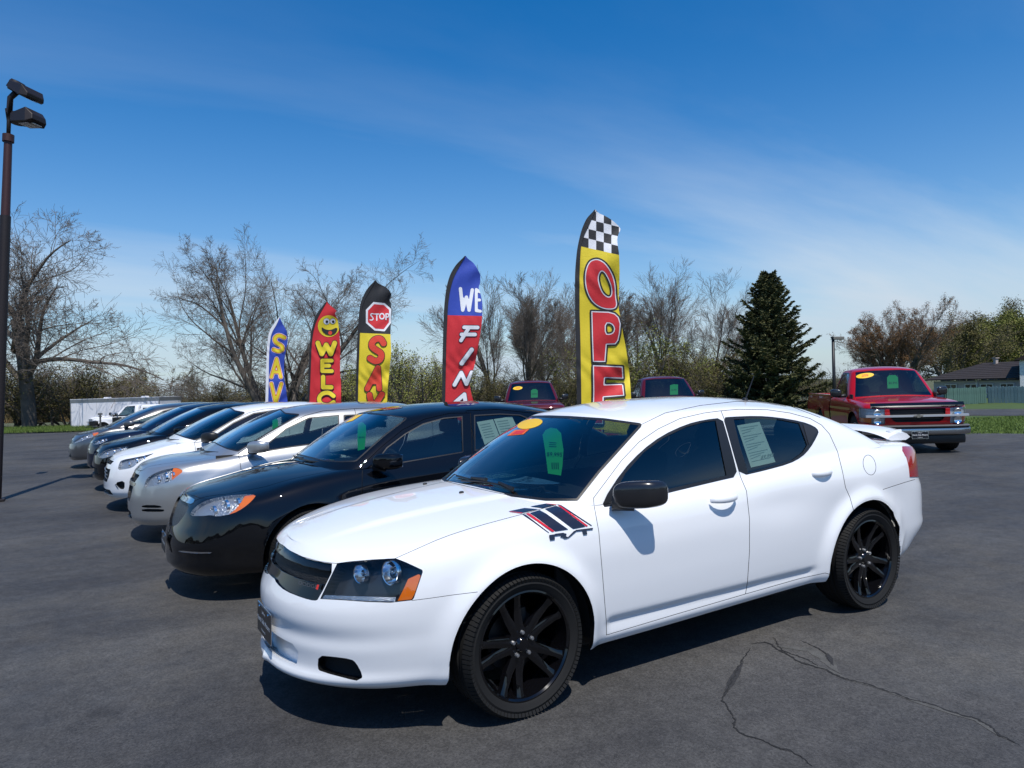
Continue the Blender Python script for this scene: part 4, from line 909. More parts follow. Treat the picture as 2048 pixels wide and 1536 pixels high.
    # doors
    dF = [(1213, 1270), (1212.6, 1244), (1204.5, 1143), (1197.6, 1063), (1188, 1010), (1187, 996), (1208, 968), (1243, 921), (1278, 884), (1316, 858), (1360, 837), (1408, 826), (1442, 821.6), (1451, 845), (1469, 913), (1481, 953.6), (1493, 982), (1499, 1038), (1499, 1103), (1495, 1163), (1491, 1188), (1350, 1229)]
    dR = [(1491, 1188), (1495, 1163), (1499, 1103), (1499, 1038), (1493, 982), (1481, 953.6), (1469, 913), (1451, 845), (1442, 821.6), (1477, 818.6), (1535, 819.5), (1580, 826), (1620, 837), (1643, 850), (1659, 868), (1675, 903), (1685, 943), (1691, 975), (1700, 995), (1708, 1024), (1692, 1066), (1672, 1140), (1662, 1149), (1650, 1146), (1600, 1157)]
    sd = lambda P: (P[:, 1] > .52) & (P[:, 0] > -2.75)
    car.panel('doorF', ['lower', 'cabin', 'roof'], lambda w: car.pdf(dF, sd, w), .55); car.panel('doorR', ['lower', 'cabin', 'roof'], lambda w: car.pdf(dR, sd, w), .55)
    # windscreen, rear window
    ws = [(1153, 997), (1092, 997), (1020, 988), (922, 967), (880, 950), (900, 900), (1040, 832), (1086, 835.5), (1138, 837), (1208, 841.5), (1278, 851), (1196, 942)]
    wsel = lambda P: (P[:, 0] > -1.4)
    wg, sw = car.take(['cabin', 'roof', 'hood'], car.pdf(ws, wsel), 2)
    wtrim, st = car.take(['cabin', 'roof'], car.pdf(ws, wsel, 5), 2)
    bl, sb = car.take(['cabin'], car.ldf([(-1, 1.15), (.60, 1.14), (.50, 1.37), (-1, 1.395)], (1, 2), lambda P: P[:, 0] < -2.45), 1)
    # front: head lamps, grille, bumper openings
    HLp = [(674, 1127), (702, 1123.5), (744, 1120), (776, 1117), (793, 1117), (812, 1124.5), (844.5, 1139.7), (845.6, 1144), (828, 1196), (824.5, 1200.6), (781, 1205.5), (734, 1204), (687, 1200.6), (640, 1198)]
    front = lambda P: P[:, 0] > .2
    hl, sh = car.take(['lower', 'hood'], car.pdf(HLp, front), 2)
    GRp = chaikin([(672, 1128), (640.6, 1124), (605, 1114.7), (577, 1099.5), (566, 1089), (540, 1085), (520, 1140), (548, 1155), (552.7, 1166.6), (570, 1182), (605, 1196), (629, 1202), (637, 1199)], 1)
    gl, sgl = car.take(['lower', 'hood'], car.pdf(GRp, front), 2)
    hp = [(1148, 1000), (1133, 1001.5), (1114, 1009.6), (1079, 1018.6), (1044, 1028.6), (1010, 1037.5), (973, 1047.5), (935, 1058.5), (900, 1070), (870, 1081.5), (842, 1094), (815, 1106), (790, 1117), (743, 1119.5), (701, 1123), (672, 1127), (640, 1123), (605, 1113.5), (577, 1100), (562, 1098), (540, 1104), (500, 1090), (700, 950), (880, 900), (905, 940), (922, 970), (1020, 991), (1092, 1000)]
    car.panel('hoodp', ['hood', 'lower'], lambda w: car.pdf(hp, lambda P: P[:, 0] > -.75, w), .5)
    fogp = chaikin([(637, 1311), (664, 1313), (702, 1318), (712, 1325), (725, 1349), (723, 1361), (716, 1363), (640.6, 1343), (635, 1336)], 1)
    fg, sfg = car.take(['lower'], car.pdf(fogp, front), 2)
    inp = [(500, 1255), (554, 1270), (603, 1297), (600, 1333), (584, 1336), (544, 1306), (500, 1270)]
    ip, sip = car.take(['lower'], car.ldf([(-.5, .27), (.34, .285), (.36, .355), (.32, .385), (-.5, .40)], (1, 2), lambda P: P[:, 0] > .7), 2)
    # seams
    car.seam(['lower'], [(824, 1201), (860, 1196.5), (905, 1190), (955, 1184)], .55, front)
    car.seam(['lower'], [(1830, 959), (1812, 964), (1784, 973), (1766, 979)], .5, lambda P: P[:, 0] < -2.9)
    th = np.linspace(0, 2*math.pi, 28); car.seam(['lower'], np.stack([1739+12.5*np.cos(th)+3*np.sin(th), 930+20*np.sin(th)], 1), .5, lambda P: P[:, 0] < -2.4)
    car.seam(['cabin', 'roof'], [(1283, 849), (1330, 826), (1400, 811), (1470, 803), (1530, 804), (1580, 812), (1640, 835)], .5, lambda P: (P[:, 1] > .4) & (P[:, 2] > 1.2))
    tlp = [(1804, 893), (1950, 893), (1950, 951), (1814, 954), (1806, 925)]
    tl, stl = car.take(['lower', 'deck'], car.pdf(tlp, lambda P: P[:, 0] < -3.3), 2)
    # ---- objects
    soup_obj('body', [(both(np.concatenate([c[k] for k in ('lower', 'deck', 'cabin', 'roof', 'hood')])), PW), (both(np.concatenate([c['arch0'], c['arch-2.725']])), BLK)], None, r)
    soup_obj('hood', both(c['hoodp']), PW, r)
    doors = []
    for nm, key, fr, gg, seat in (('front_door', 'doorF', sg1, gf, 0), ('rear_door', 'doorR', sg2, gr, 1)):
        pr = []
        for m in (0, 1):
            fn = mirror if m else (lambda x: x)
            d = soup_obj(nm, fn(c[key]), PW, r); soup_obj('window_frame', fn(offset(fr, .001)), BLK, d); soup_obj('window', fn(offset(gg, -.004)), GL if nm == 'rear_door' else GLF, d); pr.append(d)
            if nm == 'rear_door': soup_obj('quarter_louvre', fn(offset(ql, .004)), mat('louvre', (.02, .02, .022), .5), d)
        doors.append(pr)
    soup_obj('windshield', both(wg), GLW, r); soup_obj('windshield_trim', both(offset(wtrim, .001)), BLK, r); soup_obj('rear_window', both(bl), GLD, r)
    handle(car, (-1.375, .908, .897), PW, .215, doors[0]); handle(car, (-2.30, .888, .962), PW, .20, doors[1])
    HB = mat('lamp_black', (.02, .022, .028), .25)
    for m in (0, 1):
        fn = mirror if m else (lambda x: x); sg = -1 if m else 1
        h = soup_obj('headlight', [(fn(offset(hl, -.075)), HB), (fn(walls(sh, 0, -.075)), HB)], None, r)
        am, rest, _ = clip(hl, car.pdf([(816, 1158), (838, 1148), (841, 1152), (829, 1188), (823, 1199), (795, 1202), (808, 1176)], None), 2)
        soup_obj('turn_signal', fn(offset(am, -.004)), AMBER, h)
        st_, _, _ = clip(rest, car.pdf([(648, 1190), (700, 1192), (792, 1195), (790, 1203.5), (734, 1202), (687, 1199), (643, 1197)], None), 2)
        soup_obj('lower_reflector', fn(offset(st_, -.004)), mat('lamp_silver', (.6, .62, .64), .22, .9, bump=.6, bscale=180), h)
        for (cx, cy, rr) in ((713, 1146, .040), (776, 1144, .052)):
            P, n, _ = car.hit(cx, cy); ax = Vector((.95, .30, .04)).normalized(); q = Vector((0, 0, 1)).rotation_difference(ax).to_matrix()
            b = MB(); b.lathe([(0, -.055), (rr*.3, -.055), (rr*.34, -.02), (rr*.36, -.02), (rr*.38, -.052), (rr*.7, -.042), (rr*.92, -.02), (rr, .0), (rr*1.08, .002), (rr*1.1, -.02)], 28, axis='z')
            b.lathe([(0, -.008), (rr*.16, -.012), (rr*.25, -.03)], 14, axis='z'); o_ = P-n*.026
            b.v = [tuple(q @ Vector(v)+o_) for v in b.v]
            if m: b.v = [(v[0], -v[1], v[2]) for v in b.v]
            b.build('reflector', mat('lamp_chrome', (.86, .87, .88), .16, 1), h, smooth=True, auto=.8)
        soup_obj('lens', fn(hl), LENS, h)
        soup_obj('fog_recess', [(fn(offset(fg, -.05)), GAP), (fn(walls(sfg, 0, -.05)), BLK)], None, r)
        t = soup_obj('tail_light', [(fn(offset(tl, .004)), REDL), (fn(walls(stl, .004, -.02)), REDL)], None, r)
    soup_obj('lower_intake', [(both(offset(ip, -.045)), PW), (both(walls(sip, 0, -.045)), PW)], None, r)
    g = soup_obj('grille', [(both(offset(gl, -.035)), mat('grille_back', (.004, .004, .005), .5, bump=.9, bscale=220)), (both(walls(sgl, 0, -.035)), GLOSSBLK)], None, r)
    for poly in ([(-1, .60), (.50, .60), (.50, .695), (-1, .712)], [(-1, .748), (.50, .735), (.50, .83), (-1, .84)]):
        bar, _, sb_ = clip(gl, car.ldf(poly, (1, 2), None, -.010), 2); soup_obj('grille_panel', [(both(offset(bar, -.010)), GLOSSBLK), (both(walls(sb_, -.010, -.035)), GLOSSBLK)], None, g)
    car.decal('grille_lettering', ptext('DODGE', (617, 1170), (1.0, .25), (.12, -1.0), 10.5, .02, 1.02), mat('badge_dark', (.13, .12, .13), .35, .6), .004, g)
    mb = MB(); V, F = quad_patch([(633, 1178), (637, 1180), (640, 1170), (636, 1169)], 2, 2); car.decal('grille_badge', (V, F), STKR, .005, g)
    # mirrors with black housings, sail panel
    mirrors(car, (-.685, .965, 1.0), (.072, .088, .072), mat('mirror_black', (.012, .012, .014), .25, coat=.5), foot=(-.58, .86, .955), shear=(-.85, .06), p=3.6)
    # decals on the fender
    DK = mat('stripe_black', (.015, .016, .03), .3, coat=.6); DR = mat('stripe_red', (.62, .012, .02), .3, coat=.6)
    L = [quad_patch(k, 8, 4) for k in ([(1017, 1023.5), (1049, 1016.8), (1076, 1019.2), (1045, 1026.6)], [(1060.5, 1013.8), (1091, 1008), (1112, 1010), (1086, 1017)])]
    A_ = [(1054, 1028), (1079, 1021), (1096, 1030), (1136, 1059), (1106, 1063.5), (1070, 1036)]
    for q4 in ([(1060, 1027), (1079, 1021), (1092, 1028), (1072, 1035)], [(1072, 1035), (1092, 1028), (1136, 1059), (1110, 1063)], [(1090, 1018.5), (1112, 1012.5), (1122, 1017), (1103, 1027)], [(1103, 1027), (1122, 1017), (1170, 1053.5), (1146, 1058)]): L.append(quad_patch(q4, 6, 4))
    L += [quad_patch(k, 10, 1) for k in ([(1044, 1029), (1051, 1030), (1098, 1065.5), (1097, 1066)], [(1113, 1008.5), (1122, 1011), (1183.5, 1051), (1182, 1052)])]
    car.decal('fender_stripe', merge(L), DK, .003)
    L = [quad_patch(k, 10, 1) for k in ([(1052, 1028.5), (1058, 1027.5), (1108.5, 1063), (1103.5, 1063.8)], [(1115, 1011.5), (1121, 1013), (1175.5, 1052), (1171.5, 1053)], [(1018, 1024), (1045, 1026.7), (1044, 1028), (1021, 1025)], [(1091, 1008), (1113, 1010), (1112, 1011.2), (1095, 1009)])]
    for q_ in L: car.decal('stripe_edge', q_, DR, .0042)
    D3 = lambda *P: [(880+x/4.2667, 790+y/4.2667) for x, y in P]
    L = [quad_patch(D3(*k), 5, 2) for k in (((926, 1196), (974, 1190), (976, 1236), (936, 1242)), ((974, 1186), (1050, 1176), (1052, 1194), (975, 1204)), ((1046, 1178), (1074, 1184), (1072, 1196), (1048, 1192)), ((1076, 1184), (1072, 1204), (1026, 1216), (1024, 1200)), ((1020, 1203), (1052, 1198), (1096, 1216), (1062, 1228)), ((1074, 1226), (1096, 1218), (1160, 1164), (1140, 1160)), ((1140, 1166), (1156, 1152), (1300, 1134), (1300, 1148)), ((1208, 1156), (1246, 1151), (1252, 1190), (1220, 1194)))]
    car.decal('fender_lettering', merge(L), DK, .0055)
    # wipers, washer jets, aerial
    wiper(car, [(1028, 985), (1000, 972), (968, 966), (925, 964)]); wiper(car, [(975, 966), (945, 962), (915, 954)])
    for x, y in ((923, 986), (850, 969)):
        P, n, _ = car.hit(x, y); b = MB(); ellipsoid(b, P+Vector((0, 0, .004)), (.016, .011, .008), 2.2, 10, 6); b.build('washer_jet', BLK, r, smooth=True)
    P = car.hit(1490, 801)[0]; b = MB(); b.tube([P, P+Vector((-.10, 0, .17))], [.006, .003], 6); b.lathe([(.022, 0), (.016, .018), (0, .02)], 10, axis='z', c=tuple(P)); b.build('roof_aerial', BLK, r)
    # rear wing
    b = MB(); n = 24; sec = [(-.20, .0), (-.14, .018), (0, .026), (.16, .012), (.20, 0), (.14, -.008), (-.12, -.012)]; V = []; F = []
    for i in range(n+1):
        t = 2*i/n-1; y = .67*t; e = abs(t)**5; k = 1-.25*abs(t)**3
        V += [(-3.64+.10*t*t+a*k, y, 1.165-.01*t*t-.055*e+bz*(1+.6*e)) for a, bz in sec]
    m_ = len(sec)
    for i in range(n):
        for j in range(m_): F.append((i*m_+j, i*m_+(j+1) % m_, (i+1)*m_+(j+1) % m_, (i+1)*m_+j))
    F += [tuple(range(m_)), tuple(n*m_+j for j in range(m_))]; b.add(V, F); o = b.build('rear_wing', PW, r, smooth=True, auto=.9)
    for y in (-.62, -.22, .22, .62): b = MB(); b.box((-3.56, y, 1.115), (.16, .035, .09)); b.build('wing_support', PW, o, bevel=.008)
    plate(car, frame((1.015, 0, .412), (0, 1, 0), (-.03, 0, 1)), (('LaMoure', .022, .045), ('North Side Motors', .036, .0), ('Princeton, IL', .018, -.045)))
    # price tag behind the glass, stickers, window papers
    tg = [(1091, 860), (1101, 855.5), (1113, 857), (1122, 866), (1127, 900), (1125, 930), (1122, 951), (1096, 947), (1090, 900), (1085, 870)]
    bars = [quad_patch([(1103+4*i, 925), (1105+4*i, 925), (1105.6+4*i, 938), (1103.6+4*i, 938)], 1, 1) for i in range(4)]+[quad_patch([(1098+i % 2, 884+4*i), (1113-i % 2, 885+4*i), (1113, 886+4*i), (1098, 885+4*i)], 1, 1) for i in range(3)]
    car.hang('price_tag', tg, TAG, 'green price tag hanging inside the windscreen of the nearest white sedan', 'price tag', [ptext('$9,995', (1109, 909), (1, .03), (.08, -1), 11.5, .02)]+bars, pm=TAGD, group='green price tags')
    el = [(1060+25*math.cos(a)+4*math.sin(a), 848+8.5*math.sin(a)-6*math.cos(a)) for a in np.linspace(0, 2*math.pi, 20)[:-1]]
    car.decal('windshield_sticker', ([(1060, 848)]+el, [(0, i+1, (i+1) % 19+1) for i in range(19)]), STKY, .002)
    car.decal('windshield_sticker', quad_patch([(1014, 872), (1030, 860.5), (1059, 858.5), (1047, 869)], 6, 3), STKO, .002)
    car.decal('sticker_panel', quad_patch([(1022, 870), (1033, 862.5), (1052, 861), (1044, 868)], 6, 3), STKR, .003)
    pp = [(1474, 851), (1519, 843.5), (1551, 924), (1502, 935)]; L = [ptext('$9,995', (1535, 912), (1, -.2), (.3, -1), 9.5, 0)]
    for i in range(13):
        t = (i+1)/15; a = np.array(pp[0])*(1-t)+np.array(pp[3])*t+np.array((5, -1)); b2 = np.array(pp[1])*(1-t)+np.array(pp[2])*t-np.array((5+9*(i % 3), -1)); L.append(quad_patch([a, b2, b2+(0, .7), a+(0, .7)], 2, 1))
    car.hang('window_paper', pp, PAPER, 'pale paper sheet taped inside the rear side window of the nearest white sedan', 'paper sheet', L, .035, PRINT)
    add_wheels(car, [(0, .79), (0, -.79), (-2.765, .79), (-2.765, -.79)], .34, .225, .262, ('ten', 10, .11, .030, .019), GLOSSBLK, steer=math.radians(2.3))
    interior(car, [-1.42], rear=-2.25, dash=(-.72, .93))
    mb = MB(); mb.box((-1.45, 0, .235), (3.7, 1.5, .06)); mb.build('underbody', GAP, r)
    car.flush_gaps(); return car
HERO = hero()
# ------------------------------------------------------------------ the other sedans of the row
def C4(*P): return [(310+x/3.4133, 800+y/3.4133) for x, y in P]
def C5(*P): return [(120+x/5.12, 780+y/5.12) for x, y in P]
def C3(*P): return [(120+x/3.4133, 760+y/3.4133) for x, y in P]
def sedan(name, label, loc, paint, rz=0, c=-.44, t=-.94, nz=(.75, .04, .965), res=.5, wh=.335, H=0, hl=None, amber=None, ws=None, dloF=None, dloR=None, grilles=(), door=None, mirror_m=None, mc=None, xfk=None, rimm=None, zsk=0, hlm=None, detail=True, hoodc=0, nf=2.5):
    """nz: lip height, chin drop, nose x.  c,t: near windscreen corners at base and top (car x)"""
    zl, _, nx = nz
    xfk = xfk or [(0, -.06), (.05, -.005), (.12, .0), (.3, .0), (.45, 0), (.6, -.015), (.75, -.035), (.88, -.065), (.95, -.09), (1, -.125)]
    p = dict(res=res, cell=1/res, x0f=.2, nf=nf, x0r=-2.9, nr=3.4, xf=tab(*[(h, nx+d) for h, d in xfk]),
        xr=tab((0, -3.60), (.1, -3.72), (.27, -3.82), (.55, -3.82), (.7, -3.78), (.95, -3.78), (1, -3.74)),
        W=tab((0, .83), (.04, .855), (.1, .865), (.25, .882), (.45, .897), (.65, .90), (.8, .888), (.9, .868), (.96, .845), (1, .81)), Wx=tab((1.1, 1), (.2, 1), (-.6, .995), (-2.2, .998), (-3, .985), (-4, .975)),
        zb=tab((1.04, .19), (.4, .225), (-.4, .22), (-2.3, .235), (-3.9, .25)),
        zs=tab((nx, zl-.005), (.78, zl+.02), (.45, zl+.075+zsk), (.05, .915+zsk), (-.45, .945), (-1, .965), (-1.5, .99), (-2, 1.02), (-2.4, 1.04), (-2.8, 1.05), (-3.8, 1.02)),
        zc=tab((nx-.1, zl), (.75, zl+.055), (.5, zl+.11+hoodc), (.2, .925+hoodc), (-.1, .965+hoodc), (-.4, .988), (-.8, 1.0), (-2.9, 1.09), (-3.3, 1.08), (-3.8, 1.04)),
        gx=(c+.31, c-.11, t+.146, t-.094, -2.85, -3.22, -2.35, -2.52), yT=tab((-.7, .59), (-1.1, .605), (-1.6, .62), (-2.1, .615), (-2.7, .56)),
        zr=tab((t+.19, 1.372+H), (t-.05, 1.415+H), (t-.4, 1.445+H), (-1.8, 1.452+H), (-2.2, 1.425+H), (-2.6, 1.36+H)), drop=.07, bulge=.026, nws=2.9, smooth=4,
        sculpt=[flare(0, .33, .385, .018), flare(-2.72, .33, .39, .018), gbump((-1.3, .85, .72), (1.6, 1, .03), -.006)])
    car = Car(name, p, loc, rz, label, 'car', 'cars parked in the row'); r = car.root; k = car.s
    for xw in (0, -2.72):
        a, sg = car.take(['lower'], lambda P: np.where(P[:, 1] > .5, np.hypot(P[:, 0]-xw, np.maximum(P[:, 2]-.33, 0))-.385, 9.), 2)
        k['arch%g' % xw] = walls(sg, 0.0, -.02); arch_liner(car, xw, .33, .395)
    side = lambda P: (P[:, 1] > .5) & (P[:, 0] > -2.6)
    lo = [(c-.12, .962), (c-.24, 1.05), (t+.12, 1.19), (t-.07, 1.275), (t-.28, 1.322), (t-.50, 1.34), (-1.85, 1.335), (-2.2, 1.29), (-2.42, 1.18), (-2.3, 1.075), (-1.95, 1.045), (-1.5, 1.012), (-.97, .985)]
    bp = -1.50
    if dloF is None:
        FF = car.ldf([q for q in lo if q[0] > bp-.001]+[(bp, 1.012), (bp, 1.338)] if False else [(c-.12, .962), (c-.24, 1.05), (t+.12, 1.19), (t-.07, 1.275), (t-.28, 1.322), (bp+.03, 1.338), (bp+.03, 1.010), (-.97, .985)], (0, 2), side)
        FR = car.ldf([(bp-.06, 1.338), (-1.85, 1.335), (-2.2, 1.29), (-2.42, 1.18), (-2.3, 1.075), (-1.95, 1.045), (bp-.06, 1.015)], (0, 2), side); gw = .012
        fgl = lambda g: car.ldf([(c-.12, .962), (c-.24, 1.05), (t+.12, 1.19), (t-.07, 1.275), (t-.28, 1.322), (bp+.03, 1.338), (bp+.03, 1.010), (-.97, .985)], (0, 2), side, -g)
        rgl = lambda g: car.ldf([(bp-.06, 1.338), (-1.85, 1.335), (-2.2, 1.29), (-2.42, 1.18), (-2.3, 1.075), (-1.95, 1.045), (bp-.06, 1.015)], (0, 2), side, -g)
        gF, gR = fgl(.016), rgl(.016)
        bpil = car.ldf([(bp-.06, 1.335), (bp+.03, 1.335), (bp+.03, 1.012), (bp-.06, 1.016)], (0, 2), side)
    else:
        dF_, dR_ = np.array(dloF), np.array(dloR); FF, FR, gF, gR = car.pdf(dF_, side), car.pdf(dR_, side), car.pdf(dF_, side, -2.2), car.pdf(dR_, side, -2.2); bpil = None
    frF, _ = car.take(['cabin', 'lower'], FF, 2); frR, _ = car.take(['cabin', 'lower'], FR, 2)
    gf, frF, _ = clip(frF, gF, 2); gr, frR, _ = clip(frR, gR, 2)
    if bpil is not None: bb, _ = car.take(['cabin'], bpil, 1); frF = np.concatenate([frF, bb])
    if ws is None: wdf = car.ldf([(-1, .995), (0, .995), (.40, .985), (.665, .965), (.565, 1.325+H), (.3, 1.355+H), (0, 1.368+H), (-1, 1.368+H)], (1, 2), lambda P: P[:, 0] > t-.35); wtr = None
    else: wdf = car.pdf(ws, lambda P: P[:, 0] > t-.35); wtr = car.pdf(ws, lambda P: P[:, 0] > t-.35, 2.5)
    wg, _ = car.take(['cabin', 'roof', 'hood'], wdf, 2)
    wt = car.take(['cabin', 'roof'], wtr, 1)[0] if wtr else np.zeros((0, 3, 6))
    bl, _ = car.take(['cabin'], car.ldf([(-1, 1.12), (.58, 1.11), (.48, 1.32), (-1, 1.34)], (1, 2), lambda P: P[:, 0] < -2.3), 1)
    front = lambda P: P[:, 0] > .2
    hs, shl = car.take(['lower', 'hood'], car.pdf(chaikin(hl, 1), front), 3)
    gg = []
    for poly, local, mt, dep in grilles:
        a, sg = car.take(['lower', 'hood'], car.ldf(poly, (1, 2), front) if local else car.pdf(chaikin(poly, 1), front), 3); gg.append((a, sg, mt, dep))
    if door is not None: car.panel('door', ['lower', 'cabin'], lambda w_: car.pdf(door, side, w_), .5)
    else: car.panel('door', ['lower', 'cabin', 'roof'], lambda w_: car.ldf([(c+.0, .27), (c+.02, .93), (c-.2, 1.06), (t+.15, 1.225), (t-.06, 1.315), (t-.28, 1.36), (bp-.01, 1.372), (bp-.015, .5), (bp, .27)], (0, 2), side, w_), .003)
    car.panel('door2', ['lower', 'cabin', 'roof'], lambda w_: car.ldf([(bp-.0, .27), (bp-.015, .5), (bp-.01, 1.372), (-1.85, 1.37), (-2.3, 1.31), (-2.5, 1.15), (-2.42, .78), (-2.28, .5), (-2.26, .27)], (0, 2), lambda P: side(P) & (P[:, 0] < bp-.0), w_), .003)
    # hood joint along the fender crest
    hd = [(nx-.06, -1), (nx-.07, .05), (nx-.13, .32), (.60, .55), (.3, .66), (-.1, .70), (c+.02, .715), (c+.02, .80), (c-.3, .80), (c-.3, -1)]
    car.panel('hoodp', ['hood', 'lower'], lambda w_: car.ldf(hd, (0, 1), lambda P: (P[:, 2] > zl-.03), w_), .003)
    soup_obj('body', [(both(np.concatenate([k[q] for q in ('lower', 'deck', 'cabin', 'roof', 'hood')])), paint), (both(np.concatenate([k['arch0'], k['arch-2.72']])), BLK)], None, r)
    soup_obj('hood', both(k['hoodp']), paint, r)
    ds = []
    for nm, key, fr, g_ in (('front_door', 'door', frF, gf), ('rear_door', 'door2', frR, gr)):
        pr = []
        for m in (0, 1):
            fn = mirror if m else (lambda x: x); d = soup_obj(nm, fn(k[key]), paint, r)
            soup_obj('window_frame', fn(offset(fr, .001)), BLK, d); soup_obj('window', fn(offset(g_, -.004)), GLD if mirror_m is BLK else GL, d); pr.append(d)
        ds.append(pr)
    handle(car, (-1.32, .90, .885), paint, .20, ds[0]); handle(car, (-2.26, .885, .90), paint, .20, ds[1])
    soup_obj('windshield', both(wg), GLW, r)
    if len(wt): soup_obj('windshield_trim', both(offset(wt, .001)), BLK, r)
    soup_obj('rear_window', both(bl), GLD, r)
    lampc = mat('lamp_chrome', (.86, .87, .88), .16, 1); hous = hlm or mat('lamp_bright', (.50, .51, .53), .28, .7, bump=.9, bscale=70)
    am = None
    if amber is not None: am, hs2, _ = clip(hs, car.pdf(amber, front), 2)
    for m in (0, 1):
        fn = mirror if m else (lambda x: x)
        h = soup_obj('headlight', [(fn(offset(hs, -.03)), hous), (fn(walls(shl, 0, -.03)), hous)], None, r)
        if am is not None and len(am): soup_obj('turn_signal', fn(offset(am, -.004)), AMBER, h)
        cpx = np.mean(np.array(hl), 0)
        for j, (dx, rr) in enumerate(((-.30, .040), (.05, .050), (.40, .036))):
            lp = np.array(hl); q = cpx+dx*(lp[lp[:, 0].argmax()]-cpx); P, n, _ = car.hit(*q); b = MB(); ax = Vector((.95, .28, .05)).normalized(); qq = Vector((0, 0, 1)).rotation_difference(ax).to_matrix()
            b.lathe([(0, -.03), (rr*.3, -.01), (rr*.5, -.035), (rr*.9, -.015), (rr, .0), (rr*1.1, -.02)], 20, axis='z'); o_ = P-n*.018; b.v = [tuple(qq @ Vector(v)+o_) for v in b.v]
            if m: b.v = [(v[0], -v[1], v[2]) for v in b.v]
            b.build('reflector', lampc, h, smooth=True, auto=.8)
        soup_obj('lens', fn(hs), LENS, h)
    for a, sg, mt, dep in gg:
        if not len(a): continue
        for fn in ((both,) if a[:, :, 1].min() < .03 else ((lambda x: x), mirror)): soup_obj('grille', [(fn(offset(a, dep)), mt), (fn(walls(sg, 0, dep)), BLK if dep < 0 else mt)], None, r)
    mc = mc or (c-.16, .965, 1.0); mirrors(car, mc, (.07, .085, .068), mirror_m or paint, foot=(c-.10, .84, .955), shear=(-.7, .05), p=3.2)
    for y in (.28, -.28):
        b = MB(); pts = [Vector((c+.30-.10*(abs(y_)/.6)**2+dx_, y_, 0)) for y_, dx_ in ((y-.28, .01), (y, 0), (y+.26, -.03))]
        for q in pts: q.z = car.surf_z(np.array([q.x]), np.array([q.y]))[0]+.022
        b.tube(pts, .008, 5); b.build('wiper', BLK, r)
    add_wheels(car, [(0, .785), (0, -.785), (-2.72, .785), (-2.72, -.785)], wh, .215, .225, ('five', 10, .12, .030, .022), rimm or SILVERP)
    interior(car, [t-.40], rear=t-1.22, dash=(c-.2, .93), sm=INTG if name == 'x' else INT)
    mb = MB(); mb.box((-1.45, 0, .235), (3.6, 1.25, .06)); mb.build('underbody', GAP, r)
    car.flush_gaps(); return car
BLKP = mat('black_paint', (.003, .0035, .005), .4, coat=1, coatr=.008, spec=0); NAVY = mat('navy_paint', (.005, .010, .028), .4, coat=1, coatr=.01, spec=0)
SILP = mat('silver_paint', (.50, .50, .49), .34, .75, coat=1, coatr=.03); GRYP = mat('grey_paint', (.15, .15, .155), .32, .75, coat=1, coatr=.02); WHP2 = mat('white_paint', (.80, .81, .825), .4, coat=1, coatr=.02, spec=.1)
MESH = mat('grille_mesh', (.13, .135, .14), .35, .8, bump=.9, bscale=260)
y200 = -2.7
c200 = sedan('parked_sedan', 'glossy black sedan with almond-shaped headlights, second in the row beside the nearest white sedan', (.256, y200, 0), BLKP, c=-.44, t=-.94, nz=(.755, 0, .968), res=.62,
    xfk=[(0, -.05), (.06, 0), (.14, .0), (.28, -.005), (.36, .004), (.55, -.02), (.65, -.045), (.78, -.07), (.9, -.10), (1, -.15)],
    hl=C4((232, 792), (262, 740), (330, 692), (430, 662), (560, 646), (698, 641), (660, 690), (600, 740), (530, 777), (420, 797), (380, 784), (330, 792)),
    amber=C4((698, 641), (612, 652), (592, 690), (548, 745), (505, 780), (545, 778), (610, 742), (670, 690)),
    ws=[(711, 921), (680, 922), (647, 920), (603, 909), (560, 890), (720, 812), (735, 828), (779, 832), (811, 837), (765, 872)],
    dloF=[(742, 936), (773, 895), (810, 867), (846, 847), (887, 835.5), (925, 832), (927, 905), (810, 925)], dloR=[(948, 830), (1000, 827), (1040, 829), (1062, 838), (1060, 858), (1030, 882), (990, 895), (949, 902)],
    door=[(725, 930), (724, 990), (730, 1075), (900, 1050), (946, 1040), (945, 912), (941, 826), (900, 826.5), (850, 838), (806, 859), (765, 892)],
    grilles=[(C4((120, 612), (160, 632), (275, 673), (266, 702), (240, 714), (165, 674), (120, 650)), False, CHROME, .004), (C4((100, 640), (165, 676), (240, 716), (205, 780), (152, 852), (120, 862), (60, 862), (60, 700)), False, MESH, -.02),
             (C4((165, 1026), (280, 1038), (392, 1038), (392, 1046), (280, 1048), (165, 1036)), False, CHROME, .003)], zsk=-.03)
plate(c200, frame((.985, 0, .40), (0, 1, 0), (-.05, 0, 1)), (('LaMoure', .022, .045), ('North Side Motors', .036, .0)))
c200.hang('price_tag', C4((1385, 165), (1405, 150), (1425, 155), (1440, 175), (1440, 240), (1430, 335), (1385, 345), (1382, 260)), TAG, 'green price tag hanging inside the windscreen of the black sedan', 'price tag', [ptext('$8,995', C4((1411, 255))[0], (1, 0), (0, -1), 4.5, .02)], .03, TAGD, group='green price tags')
c200.hang('window_paper', [(953.5, 844), (986, 838.5), (1002, 880), (970, 891)], PAPER, 'left paper sheet of two in the rear side window of the black sedan', 'paper sheet', [quad_patch([(960+2*i, 850+5*i), (980+2*i, 846+5*i), (980+2*i, 847+5*i), (960+2*i, 851+5*i)], 1, 1) for i in range(6)], .03, PRINT)
c200.hang('window_paper', [(987.5, 838.2), (1024, 833), (1036, 858), (1003.5, 879)], PAPER, 'right paper sheet of two in the rear side window of the black sedan', 'paper sheet', [quad_patch([(994+2*i, 843+5*i), (1016+2*i, 840+5*i), (1016+2*i, 841+5*i), (994+2*i, 844+5*i)], 1, 1) for i in range(6)], .03, PRINT)
c200.decal('windshield_sticker', quad_patch([(690, 846), (712, 832), (727, 828), (705, 842)], 5, 3), STKY, .003)
